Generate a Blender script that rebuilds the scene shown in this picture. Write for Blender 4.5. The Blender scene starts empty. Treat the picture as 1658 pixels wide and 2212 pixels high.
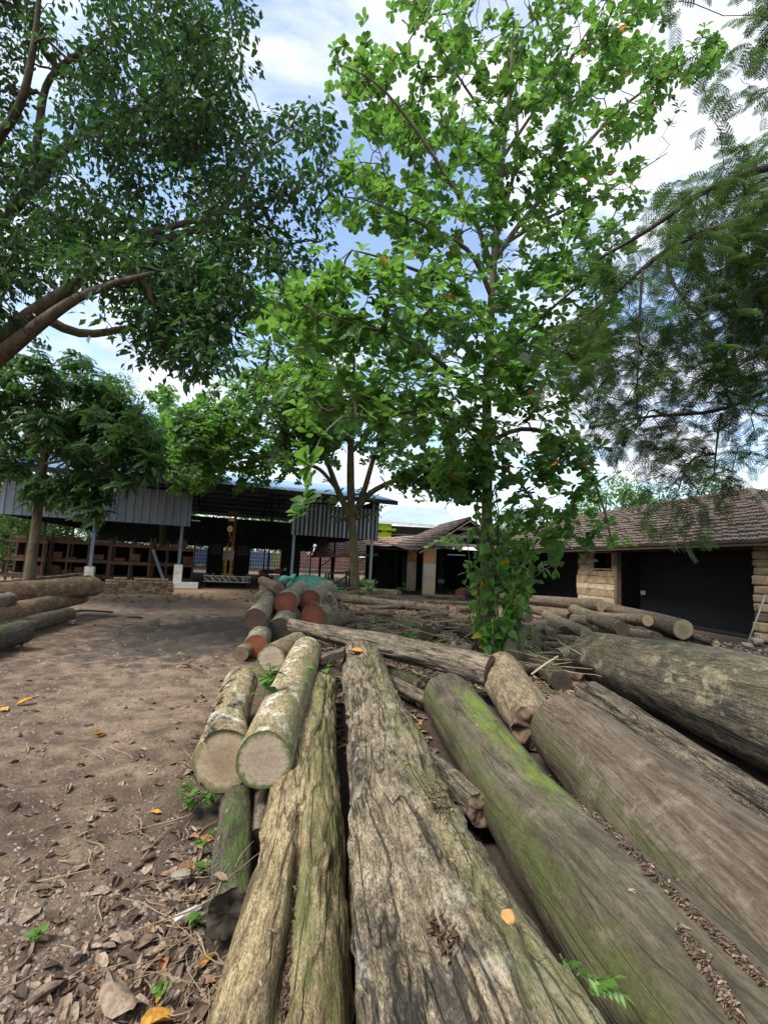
import bpy, math, random
import numpy as np
from mathutils import Vector
SC = bpy.context.scene
COL = SC.collection
rng = np.random.default_rng(7)
random.seed(7)
rad = math.radians

# ------------------------------------------------------------------ camera, sky, sun, exposure
F, CX, CY = 1022.0, 829.0, 1105.5          # photograph measured on a 1658 x 2211 sheet
PITCH, ROLL, EYE = rad(5.9), rad(2.9), 1.6
CAM = np.array([0.0, 0.0, EYE])
FWD = np.array([0, math.cos(PITCH), math.sin(PITCH)])
UP0 = np.array([0, -math.sin(PITCH), math.cos(PITCH)])
R0 = np.array([1.0, 0, 0])
RGT = math.cos(ROLL) * R0 + math.sin(ROLL) * UP0
UPV = -math.sin(ROLL) * R0 + math.cos(ROLL) * UP0
cd = bpy.data.cameras.new("camera"); cam = bpy.data.objects.new("camera", cd); COL.objects.link(cam)
cd.sensor_fit = 'VERTICAL'; cd.sensor_height = 36.0; cd.sensor_width = 27.0
cd.lens = F / 2211.0 * 36.0; cd.clip_start = 0.05; cd.clip_end = 2000
from mathutils import Matrix
M = Matrix(((RGT[0], UPV[0], -FWD[0], 0), (RGT[1], UPV[1], -FWD[1], 0), (RGT[2], UPV[2], -FWD[2], EYE), (0, 0, 0, 1)))
cam.matrix_world = M
SC.camera = cam

SUN_EL, SUN_AZ = 56.0, 235.0                # azimuth from +Y towards +X
W = bpy.data.worlds.new("World"); SC.world = W; W.use_nodes = True
def build_world():
    nt = W.node_tree; nd = nt.nodes; L = nt.links
    for n in list(nd): nd.remove(n)
    out = nd.new('ShaderNodeOutputWorld'); bg = nd.new('ShaderNodeBackground'); bg.inputs[1].default_value = 0.088
    L.new(bg.outputs[0], out.inputs[0])
    sky = nd.new('ShaderNodeTexSky'); sky.sky_type = 'NISHITA'; sky.sun_disc = False
    sky.sun_elevation = rad(SUN_EL); sky.sun_rotation = rad(SUN_AZ); sky.dust_density = 1.2; sky.air_density = 1.1
    tc = nd.new('ShaderNodeTexCoord'); sep = nd.new('ShaderNodeSeparateXYZ'); L.new(tc.outputs['Generated'], sep.inputs[0])
    ad = nd.new('ShaderNodeMath'); ad.operation = 'MAXIMUM'; L.new(sep.outputs[2], ad.inputs[0]); ad.inputs[1].default_value = 0.0
    a2 = nd.new('ShaderNodeMath'); a2.operation = 'ADD'; L.new(ad.outputs[0], a2.inputs[0]); a2.inputs[1].default_value = 0.22
    dx = nd.new('ShaderNodeMath'); dx.operation = 'DIVIDE'; L.new(sep.outputs[0], dx.inputs[0]); L.new(a2.outputs[0], dx.inputs[1])
    dy = nd.new('ShaderNodeMath'); dy.operation = 'DIVIDE'; L.new(sep.outputs[1], dy.inputs[0]); L.new(a2.outputs[0], dy.inputs[1])
    cb = nd.new('ShaderNodeCombineXYZ'); L.new(dx.outputs[0], cb.inputs[0]); L.new(dy.outputs[0], cb.inputs[1]); cb.inputs[2].default_value = 3.7
    n1 = nd.new('ShaderNodeTexNoise'); n1.inputs['Scale'].default_value = 2.1; n1.inputs['Detail'].default_value = 9; n1.inputs['Roughness'].default_value = 0.58
    n1.inputs['Distortion'].default_value = 0.35
    L.new(cb.outputs[0], n1.inputs['Vector'])
    rp = nd.new('ShaderNodeValToRGB'); L.new(n1.outputs['Fac'], rp.inputs[0])
    e = rp.color_ramp.elements; e[0].position = 0.43; e[0].color = (0.04, 0.04, 0.04, 1); e[1].position = 0.58; e[1].color = (1, 1, 1, 1)
    # thicker, brighter cloud towards the hidden sun
    n2 = nd.new('ShaderNodeTexNoise'); n2.inputs['Scale'].default_value = 3.6; n2.inputs['Detail'].default_value = 6
    L.new(cb.outputs[0], n2.inputs['Vector'])
    cr = nd.new('ShaderNodeValToRGB'); L.new(n2.outputs['Fac'], cr.inputs[0])
    e = cr.color_ramp.elements; e[0].position = 0.35; e[0].color = (5.0, 5.5, 6.4, 1); e[1].position = 0.62; e[1].color = (8.2, 8.4, 8.8, 1)
    bl = nd.new('ShaderNodeMix'); bl.data_type = 'RGBA'; bl.blend_type = 'MULTIPLY'; bl.inputs[0].default_value = 1.0
    L.new(sky.outputs[0], bl.inputs[6]); bl.inputs[7].default_value = (1.9, 1.9, 1.85, 1)
    mx = nd.new('ShaderNodeMix'); mx.data_type = 'RGBA'
    L.new(rp.outputs[0], mx.inputs[0]); L.new(bl.outputs[2], mx.inputs[6]); L.new(cr.outputs[0], mx.inputs[7])
    L.new(mx.outputs[2], bg.inputs[0])
build_world()
sl = bpy.data.lights.new("sun", 'SUN'); sl.energy = 3.2; sl.angle = rad(22); sl.color = (1, 0.96, 0.9)
so = bpy.data.objects.new("sun", sl); COL.objects.link(so)
sd = Vector((math.sin(rad(SUN_AZ)) * math.cos(rad(SUN_EL)), math.cos(rad(SUN_AZ)) * math.cos(rad(SUN_EL)), math.sin(rad(SUN_EL))))
so.rotation_euler = (-sd).to_track_quat('-Z', 'Y').to_euler(); so.location = (0, 0, 40)
SC.view_settings.view_transform = 'Standard'; SC.view_settings.look = 'None'
SC.view_settings.exposure = 0.95; SC.view_settings.gamma = 1.0
SC.cycles.max_bounces = 7; SC.cycles.diffuse_bounces = 4; SC.cycles.transmission_bounces = 4
SC.cycles.glossy_bounces = 2; SC.cycles.transparent_max_bounces = 8; SC.cycles.use_denoising = True
SC.cycles.caustics_reflective = False; SC.cycles.caustics_refractive = False

# ------------------------------------------------------------------ measuring helpers
def ray(u, v):
    d = FWD + (u - CX) / F * RGT + (CY - v) / F * UPV
    return d                                # one unit of camera depth
def D(u, v, d): return CAM + ray(u, v) * d
def G(u, v, z=0.0):
    r = ray(u, v); return CAM + r * ((z - EYE) / r[2])
def AY(u, v, y):
    r = ray(u, v); return CAM + r * (y / r[1])
def on_line(u, A, e, v=1200.0):             # plan: where the sight line of column u meets the line A + t e
    r = ray(u, v)[:2]; m = np.array([[e[0], -r[0]], [e[1], -r[1]]]); t = np.linalg.solve(m, -np.array(A[:2])); return t[0]

# ------------------------------------------------------------------ noise
def _h(i, j, k, s):
    n = (i * 374761393 + j * 668265263 + k * 2147483647 * 7 + s * 974634777) & 0xffffffff
    n = ((n ^ (n >> 13)) * 1274126177) & 0xffffffff
    n = ((n ^ (n >> 16)) * 2246822519) & 0xffffffff
    return ((n ^ (n >> 15)) & 0xffffff) / float(0xffffff)
def vnoise(P, s=0):
    P = np.asarray(P, float); I = np.floor(P).astype(np.int64); f = P - I; f = f * f * (3 - 2 * f)
    i, j, k = I[..., 0], I[..., 1], I[..., 2]; r = 0
    for a in (0, 1):
        for b in (0, 1):
            for c in (0, 1):
                w = (f[..., 0] if a else 1 - f[..., 0]) * (f[..., 1] if b else 1 - f[..., 1]) * (f[..., 2] if c else 1 - f[..., 2])
                r = r + w * _h(i + a, j + b, k + c, s)
    return r * 2 - 1
def fbm(P, o=4, s=0, g=0.5):
    P = np.asarray(P, float); r = 0; a = 1; t = 0
    for q in range(o):
        r = r + a * vnoise(P * 2 ** q + q * 17.3, s + q); t += a; a *= g
    return r / t
def nrm(v): v = np.asarray(v, float); return v / (np.linalg.norm(v, axis=-1, keepdims=True) + 1e-12)

# ------------------------------------------------------------------ mesh helpers
def make_mesh(name, V, polys, attrs=None, smooth=True, mats=(), mat_ids=None):
    me = bpy.data.meshes.new(name); V = np.ascontiguousarray(V, dtype=np.float32)
    me.vertices.add(len(V)); me.vertices.foreach_set('co', V.ravel())
    polys = [np.asarray(p, dtype=np.int32) for p in polys if len(p)]
    loops = np.concatenate([p.ravel() for p in polys]); tot = np.concatenate([np.full(len(p), p.shape[1], np.int32) for p in polys])
    st = np.concatenate([[0], np.cumsum(tot)[:-1]]).astype(np.int32)
    me.loops.add(len(loops)); me.loops.foreach_set('vertex_index', loops)
    me.polygons.add(len(tot)); me.polygons.foreach_set('loop_start', st); me.polygons.foreach_set('loop_total', tot)
    me.polygons.foreach_set('use_smooth', np.full(len(tot), smooth, bool))
    for m in mats: me.materials.append(m)
    if mat_ids is not None: me.polygons.foreach_set('material_index', np.asarray(mat_ids, np.int32))
    for k, a in (attrs or {}).items():
        a = np.asarray(a, np.float32)
        if a.ndim == 2: me.attributes.new(k, 'FLOAT_VECTOR', 'POINT').data.foreach_set('vector', a.ravel())
        else: me.attributes.new(k, 'FLOAT', 'POINT').data.foreach_set('value', a)
    me.update(calc_edges=True); me.validate()
    return me
def tag(o, label=None, cat=None, group=None, kind=None):
    if label: o['label'] = label
    if cat: o['category'] = cat
    if group: o['group'] = group
    if kind: o['kind'] = kind
    return o
def empty(name, loc, label=None, cat=None, group=None):
    o = bpy.data.objects.new(name, None); o.empty_display_size = 0.2; o.location = [float(x) for x in loc]; COL.objects.link(o)
    return tag(o, label, cat, group)
def link(name, me, parent=None, loc=(0, 0, 0)):
    o = bpy.data.objects.new(name, me); COL.objects.link(o); o.location = [float(x) for x in loc]
    if parent is not None: o.parent = parent
    return o
def wloc(o):
    p = np.array(o.location)
    while o.parent is not None: o = o.parent; p = p + np.array(o.location)
    return p
def copy_tree(o, parent=None):
    c = o.copy(); COL.objects.link(c); c.parent = parent
    for ch in [x for x in bpy.data.objects if x.parent == o]: copy_tree(ch, c)
    return c
class MB:
    def __init__(s): s.V = []; s.P = {}; s.n = 0; s.A = {}
    def add(s, V, polys, **at):
        V = np.asarray(V, float).reshape(-1, 3)
        for p in polys:
            p = np.asarray(p, int)
            if len(p): s.P.setdefault(p.shape[1], []).append(p + s.n)
        s.V.append(V); s.n += len(V)
        for k, a in at.items(): s.A.setdefault(k, []).append(np.asarray(a, float))
        return s
    def box(s, c, ex, ey, ez):              # centre and three half vectors
        c, ex, ey, ez = map(lambda q: np.asarray(q, float), (c, ex, ey, ez))
        V = [c + a * ex + b * ey + d * ez for d in (-1, 1) for b in (-1, 1) for a in (-1, 1)]
        return s.add(V, [[[0, 2, 3, 1], [4, 5, 7, 6], [0, 1, 5, 4], [2, 6, 7, 3], [0, 4, 6, 2], [1, 3, 7, 5]]])
    def bar(s, a, b, w, h, up=(0, 0, 1)):
        a, b = np.asarray(a, float), np.asarray(b, float); d = nrm(b - a); u = np.asarray(up, float)
        if abs(d @ u) > 0.95: u = np.array([0.0, 1, 0])
        x = nrm(np.cross(d, u)); y = np.cross(x, d)
        return s.box((a + b) / 2, (b - a) / 2, x * w / 2, y * h / 2)
    def tube(s, pts, r, n=8, cap=True):
        V, Q = tube(pts, r, n); pol = [Q]
        if cap: pol += [np.arange(n)[None, ::-1], (len(V) - n + np.arange(n))[None, :]]
        return s.add(V, pol)
    def grid(s, X):                          # (a,b,3) grid of points
        a, b = X.shape[:2]; i = np.arange(a * b).reshape(a, b)
        return s.add(X.reshape(-1, 3), [np.stack([i[:-1, :-1], i[1:, :-1], i[1:, 1:], i[:-1, 1:]], -1).reshape(-1, 4)])
    def build(s, name, mat, parent=None, org=None, smooth=False):
        V = np.concatenate(s.V); o = wloc(parent) if parent is not None else (np.array(org, float) if org is not None else np.zeros(3))
        me = make_mesh(name, V - o, [np.concatenate(p) for p in s.P.values()], {k: np.concatenate(a) for k, a in s.A.items()}, smooth, [mat])
        return link(name, me, parent, (0, 0, 0) if parent is not None else o)
def frames(P):
    P = np.asarray(P, float); T = nrm(np.gradient(P, axis=0)); X = np.zeros_like(P); u = np.array([0, 0, 1.0])
    if abs(T[0] @ u) > 0.9: u = np.array([0, 1.0, 0])
    x = nrm(np.cross(T[0], u))
    for i in range(len(P)):
        x = nrm(x - (x @ T[i]) * T[i]); X[i] = x
    return T, X, np.cross(X, T)
def tube(pts, r, n=8):
    pts = np.asarray(pts, float); r = np.broadcast_to(np.asarray(r, float), (len(pts),))
    T, X, Y = frames(pts); a = np.linspace(0, 2 * math.pi, n, endpoint=False)
    V = pts[:, None] + r[:, None, None] * (np.cos(a)[None, :, None] * X[:, None] + np.sin(a)[None, :, None] * Y[:, None])
    i = np.arange(len(pts) * n).reshape(len(pts), n); j = np.roll(i, -1, 1)
    Q = np.stack([i[:-1], j[:-1], j[1:], i[1:]], -1).reshape(-1, 4)
    return V.reshape(-1, 3), Q
def smooth_line(P, n, k=None):
    P = np.asarray(P, float); t = np.concatenate([[0], np.cumsum(np.linalg.norm(np.diff(P, axis=0), axis=1))]); q = np.linspace(0, t[-1], n)
    R = np.stack([np.interp(q, t, P[:, c]) for c in range(P.shape[1])], -1)
    for _ in range(k if k is not None else max(1, n // 8)):
        R[1:-1] = (R[:-2] + 2 * R[1:-1] + R[2:]) / 4
    return R

# ------------------------------------------------------------------ material helpers
class NT:
    def __init__(s, name):
        s.m = bpy.data.materials.new(name); s.m.use_nodes = True; s.t = s.m.node_tree
        for n in list(s.t.nodes): s.t.nodes.remove(n)
        s.out = s.t.nodes.new('ShaderNodeOutputMaterial')
    def N(s, ty, **k):
        n = s.t.nodes.new(ty)
        for a, b in k.items(): setattr(n, a, b)
        return n
    def set(s, sock, v):
        if hasattr(v, 'is_output') or isinstance(v, bpy.types.NodeSocket): s.t.links.new(v, sock)
        else:
            if isinstance(v, (tuple, list)) and len(v) == 3 and sock.type == 'RGBA': v = (*v, 1)
            sock.default_value = v
    def attr(s, name, o='Vector'):
        n = s.N('ShaderNodeAttribute'); n.attribute_name = name; return n.outputs[o]
    def obj(s): return s.N('ShaderNodeTexCoord').outputs['Object']
    def sep(s, v):
        n = s.N('ShaderNodeSeparateXYZ'); s.set(n.inputs[0], v); return n.outputs
    def comb(s, x, y, z):
        n = s.N('ShaderNodeCombineXYZ')
        for i, q in enumerate((x, y, z)): s.set(n.inputs[i], q)
        return n.outputs[0]
    def vmul(s, v, k, add=None):
        n = s.N('ShaderNodeVectorMath', operation='MULTIPLY'); s.set(n.inputs[0], v); s.set(n.inputs[1], k)
        if add is None: return n.outputs[0]
        m = s.N('ShaderNodeVectorMath', operation='ADD'); s.set(m.inputs[0], n.outputs[0]); s.set(m.inputs[1], add); return m.outputs[0]
    def noise(s, v, sc, det=4, ro=0.55, dist=0.0, o='Fac'):
        n = s.N('ShaderNodeTexNoise'); s.set(n.inputs['Vector'], v); n.inputs['Scale'].default_value = sc
        n.inputs['Detail'].default_value = det; n.inputs['Roughness'].default_value = ro; n.inputs['Distortion'].default_value = dist
        return n.outputs[o]
    def voro(s, v, sc, feat='F1', o='Distance', rnd=1.0):
        n = s.N('ShaderNodeTexVoronoi', feature=feat); s.set(n.inputs['Vector'], v); n.inputs['Scale'].default_value = sc
        n.inputs['Randomness'].default_value = rnd; return n.outputs[o]
    def ramp(s, f, st, inter='LINEAR'):
        n = s.N('ShaderNodeValToRGB'); s.set(n.inputs[0], f); c = n.color_ramp; c.interpolation = inter
        while len(c.elements) < len(st): c.elements.new(0.5)
        for e, (p, col) in zip(c.elements, st):
            e.position = p; e.color = (col, col, col, 1) if not isinstance(col, (tuple, list)) else (*col, 1)[:4]
        return n.outputs[0]
    def mix(s, f, a, b, mode='MIX'):
        n = s.N('ShaderNodeMix', data_type='RGBA', blend_type=mode); s.set(n.inputs[0], f); s.set(n.inputs[6], a); s.set(n.inputs[7], b); return n.outputs[2]
    def math(s, op, a, b=0.0, c=None, clamp=False):
        n = s.N('ShaderNodeMath', operation=op, use_clamp=clamp); s.set(n.inputs[0], a); s.set(n.inputs[1], b)
        if c is not None: s.set(n.inputs[2], c)
        return n.outputs[0]
    def sstep(s, x, lo, hi):
        n = s.N('ShaderNodeMapRange', interpolation_type='SMOOTHSTEP'); s.set(n.inputs[0], x)
        n.inputs[1].default_value = lo; n.inputs[2].default_value = hi; return n.outputs[0]
    def bump(s, h, st=0.5, di=0.01, nm=None):
        n = s.N('ShaderNodeBump'); n.inputs['Strength'].default_value = st; n.inputs['Distance'].default_value = di; s.set(n.inputs['Height'], h)
        if nm is not None: s.set(n.inputs['Normal'], nm)
        return n.outputs[0]
    def prin(s, col, ro=0.8, nm=None, spec=0.3, metal=0.0, done=True):
        b = s.N('ShaderNodeBsdfPrincipled'); s.set(b.inputs['Base Color'], col); s.set(b.inputs['Roughness'], ro)
        s.set(b.inputs['Specular IOR Level'], spec); s.set(b.inputs['Metallic'], metal)
        if nm is not None: s.set(b.inputs['Normal'], nm)
        if done: s.t.links.new(b.outputs[0], s.out.inputs[0])
        return b
def plain(name, col, ro=0.7, var=0.25, sc=3.0, spec=0.3, metal=0.0, bump=0.2, dirt=None):
    t = NT(name); o = t.obj(); n = t.noise(o, sc, 6, 0.6); f = t.noise(o, sc * 14, 3)
    c = t.mix(t.ramp(n, [(0.3, 0), (0.7, 1)]), tuple(x * (1 - var) for x in col), tuple(min(1, x * (1 + var)) for x in col))
    c = t.mix(t.ramp(f, [(0.35, 0.35), (0.65, 0)]), c, tuple(x * 0.55 for x in col))
    if dirt: c = t.mix(t.ramp(t.noise(o, sc * 0.6, 7, 0.65), [(0.48, 0), (0.66, dirt[1])]), c, dirt[0])
    t.prin(c, ro, t.bump(f, bump, 0.01), spec, metal); return t.m

def wood(name, dark, mid, light, stretch=0.10, fine=90, flake=0.0, black=0.0, pale=None, moss=None, bump=0.6, ro=0.85, seed=0.0, crack=0.5, blot=4.0, fib=1.0):
    """bark or weathered wood that follows the log: logp = (metres along, y, z), loga = (angle from the top, metres along, share)"""
    t = NT(name); p = t.attr('logp'); la = t.sep(t.attr('loga')); off = (seed, seed * 1.7, seed * 0.3)
    big = t.noise(t.vmul(p, (0.6, 1.2, 1.2), off), blot, 6, 0.62, 0.4)
    st = t.noise(t.vmul(p, (stretch, 1, 1), off), 26, 6, 0.6, 0.2)
    fi = t.noise(t.vmul(p, (stretch * 0.8, 1, 1), off), fine, 4, 0.65)
    gr = t.noise(t.vmul(p, (0.8, 1, 1), off), 60, 4, 0.7)
    f2 = t.noise(t.vmul(p, (stretch * 1.6, 1, 1), off), fine * 2.4, 3, 0.7)
    fl = t.noise(t.vmul(p, (0.35, 1, 1), off), fine * 1.1, 5, 0.75)
    c = t.ramp(t.math('ADD', t.math('MULTIPLY', big, 0.5), t.math('MULTIPLY', st, 0.5)), [(0.36, dark), (0.5, mid), (0.64, light)])
    c = t.mix(t.ramp(fi, [(0.36, 0.75 * fib), (0.56, 0)]), c, tuple(x * 0.35 for x in dark))
    c = t.mix(t.ramp(fi, [(0.6, 0), (0.75, 0.5 * fib)]), c, light)
    c = t.mix(t.ramp(f2, [(0.36, 0.7 * fib), (0.5, 0)]), c, tuple(x * 0.4 for x in dark))
    c = t.mix(t.ramp(f2, [(0.54, 0), (0.68, 0.6 * fib)]), c, tuple(min(1, x * 1.15) for x in light))
    c = t.mix(t.ramp(fl, [(0.34, 0.85 * fib), (0.42, 0)]), c, tuple(x * 0.18 for x in dark))
    rg = t.math('ABSOLUTE', t.math('SUBTRACT', t.noise(t.vmul(p, (stretch * 0.55, 1, 1), off), 9, 3, 0.5, 0.6), 0.5))
    ck = t.ramp(rg, [(0.0, crack), (0.012, crack * 0.6), (0.03, 0)])
    c = t.mix(ck, c, tuple(x * 0.15 for x in dark))
    h = t.math('ADD', t.math('MULTIPLY', st, 0.5), t.math('MULTIPLY', fi, 0.35))
    h = t.math('ADD', h, t.math('MULTIPLY', t.math('ADD', f2, fl), 0.3))
    h = t.math('SUBTRACT', h, t.math('MULTIPLY', ck, 0.8))
    if flake > 0:                           # plates of loose bark with dark edges across the grain
        vd = t.voro(t.vmul(p, (1.0, 2.4, 2.4), off), 11, 'DISTANCE_TO_EDGE')
        pl = t.ramp(t.math('ADD', vd, t.math('MULTIPLY', t.math('SUBTRACT', gr, 0.5), 0.12)), [(0.0, flake), (0.05, 0)])
        pl = t.math('MULTIPLY', pl, t.ramp(t.noise(p, 3.3, 3), [(0.42, 0), (0.6, 1)]))
        c = t.mix(pl, c, tuple(x * 0.2 for x in dark)); h = t.math('SUBTRACT', h, t.math('MULTIPLY', pl, 0.7))
    if black > 0:
        bk = t.noise(t.vmul(p, (0.5, 1, 1), (seed + 9, 2, 5)), blot * 1.5, 8, 0.7, 0.5)
        c = t.mix(t.ramp(bk, [(0.5, 0), (0.62, black)]), c, (0.018, 0.017, 0.016))
        c = t.mix(t.ramp(gr, [(0.55, 0), (0.68, black * 0.6)]), c, (0.02, 0.018, 0.016))
    if pale:
        pk = t.noise(t.vmul(p, (0.7, 1, 1), (seed + 3, 7, 1)), pale[2], 8, 0.72, 0.3)
        c = t.mix(t.math('MULTIPLY', t.ramp(pk, [(0.54, 0), (0.64, pale[1])]), t.ramp(gr, [(0.4, 0.25), (0.56, 1)])), c, pale[0])
    rr = ro
    if moss:
        for (mc, amt, a0, aw, msc, lo, hi) in moss:
            mn = t.noise(t.vmul(p, (0.45, 1, 1), (seed + 1, 4, a0)), msc, 9, 0.8, 0.6)
            band = t.math('SUBTRACT', 1.0, t.sstep(t.math('ABSOLUTE', t.math('SUBTRACT', la[0], a0)), aw * 0.25, aw))
            span = t.math('MULTIPLY', t.sstep(la[1], lo - 0.3, lo + 0.3), t.math('SUBTRACT', 1.0, t.sstep(la[1], hi - 0.4, hi + 0.4)))
            k = t.math('MULTIPLY', t.sstep(t.math('ADD', mn, t.math('MULTIPLY', band, 0.30)), 0.68, 0.90), t.math('MULTIPLY', band, t.math('MULTIPLY', span, amt)), clamp=True)
            cc = t.mix(t.ramp(gr, [(0.35, 0), (0.65, 1)]), tuple(x * 0.55 for x in mc), mc)
            c = t.mix(k, c, cc)
    b1 = t.bump(h, bump, 0.012); b2 = t.bump(gr, bump * 0.5, 0.004, b1)
    t.prin(c, rr, b2, 0.25); return t.m
def endgrain(name, core, outer, rim, moss=None, rings=46, dirt=0.35, seed=0.0):
    """sawn end: facep = (x, y, share of the radius)"""
    t = NT(name); p = t.attr('facep'); s = t.sep(p); r = s[2]; xy = t.comb(s[0], s[1], seed)
    n = t.noise(xy, 9, 5, 0.6); n2 = t.noise(xy, 40, 5, 0.65)
    c = t.ramp(t.math('ADD', r, t.math('MULTIPLY', t.math('SUBTRACT', n, 0.5), 0.5)), [(0.3, core), (0.75, outer), (0.9, outer), (0.97, rim)])
    rg = t.math('SINE', t.math('MULTIPLY', t.math('ADD', r, t.math('MULTIPLY', n, 0.12)), rings))
    c = t.mix(t.math('MULTIPLY', t.ramp(rg, [(0.0, 0), (1.0, 1)]), 0.07), c, tuple(x * 0.4 for x in core))
    saw = t.noise(t.vmul(xy, (0.25, 1.0, 1)), 30, 5, 0.6, 0.5)
    c = t.mix(t.ramp(saw, [(0.35, 0.35), (0.6, 0)]), c, tuple(x * 0.5 for x in outer))
    c = t.mix(t.ramp(n2, [(0.5, 0), (0.7, dirt)]), c, (0.03, 0.024, 0.018))
    an = t.math('ARCTAN2', s[1], s[0]); rc = t.noise(t.comb(t.math('MULTIPLY', an, 3.0), t.math('MULTIPLY', r, 0.4), seed), 2.2, 2)
    ck = t.math('MULTIPLY', t.ramp(t.math('ABSOLUTE', t.math('SUBTRACT', rc, 0.5)), [(0, 0.8), (0.012, 0)]), t.ramp(r, [(0.05, 1), (0.75, 0)]))
    c = t.mix(ck, c, (0.02, 0.015, 0.012))
    if moss:
        k = t.math('MULTIPLY', t.ramp(t.math('ADD', r, t.math('MULTIPLY', t.math('SUBTRACT', t.noise(xy, 11, 6, 0.75), 0.5), 0.8)), [(0.78, 0), (0.93, 1), (1.0, 0.8)]), moss[1])
        c = t.mix(k, c, t.mix(n2, tuple(x * 0.5 for x in moss[0]), moss[0]))
    t.prin(c, 0.85, t.bump(t.math('ADD', saw, n2), 0.35, 0.006), 0.2); return t.m
def leafmat(name, lo, hi, tr, trans=0.42, ro=0.42, odd=None, spec=0.4):
    t = NT(name); k = t.attr('tint', 'Fac'); st = [(0.0, lo), (0.95, hi)] if not odd else [(0.0, lo), (0.962, hi), (0.968, odd), (1.0, odd)]
    c = t.ramp(k, st); b = t.prin(c, ro, None, spec, done=False)
    tc = t.ramp(k, [(0.0, tuple(x * 0.55 for x in tr)), (0.95, tr)] if not odd else [(0.0, tuple(x * 0.55 for x in tr)), (0.962, tr), (0.968, tuple(1.3 * x for x in odd)), (1.0, odd)])
    d = t.N('ShaderNodeBsdfTranslucent'); t.set(d.inputs[0], tc)
    m = t.N('ShaderNodeMixShader'); m.inputs[0].default_value = trans
    t.t.links.new(b.outputs[0], m.inputs[1]); t.t.links.new(d.outputs[0], m.inputs[2]); t.t.links.new(m.outputs[0], t.out.inputs[0]); return t.m
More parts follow.
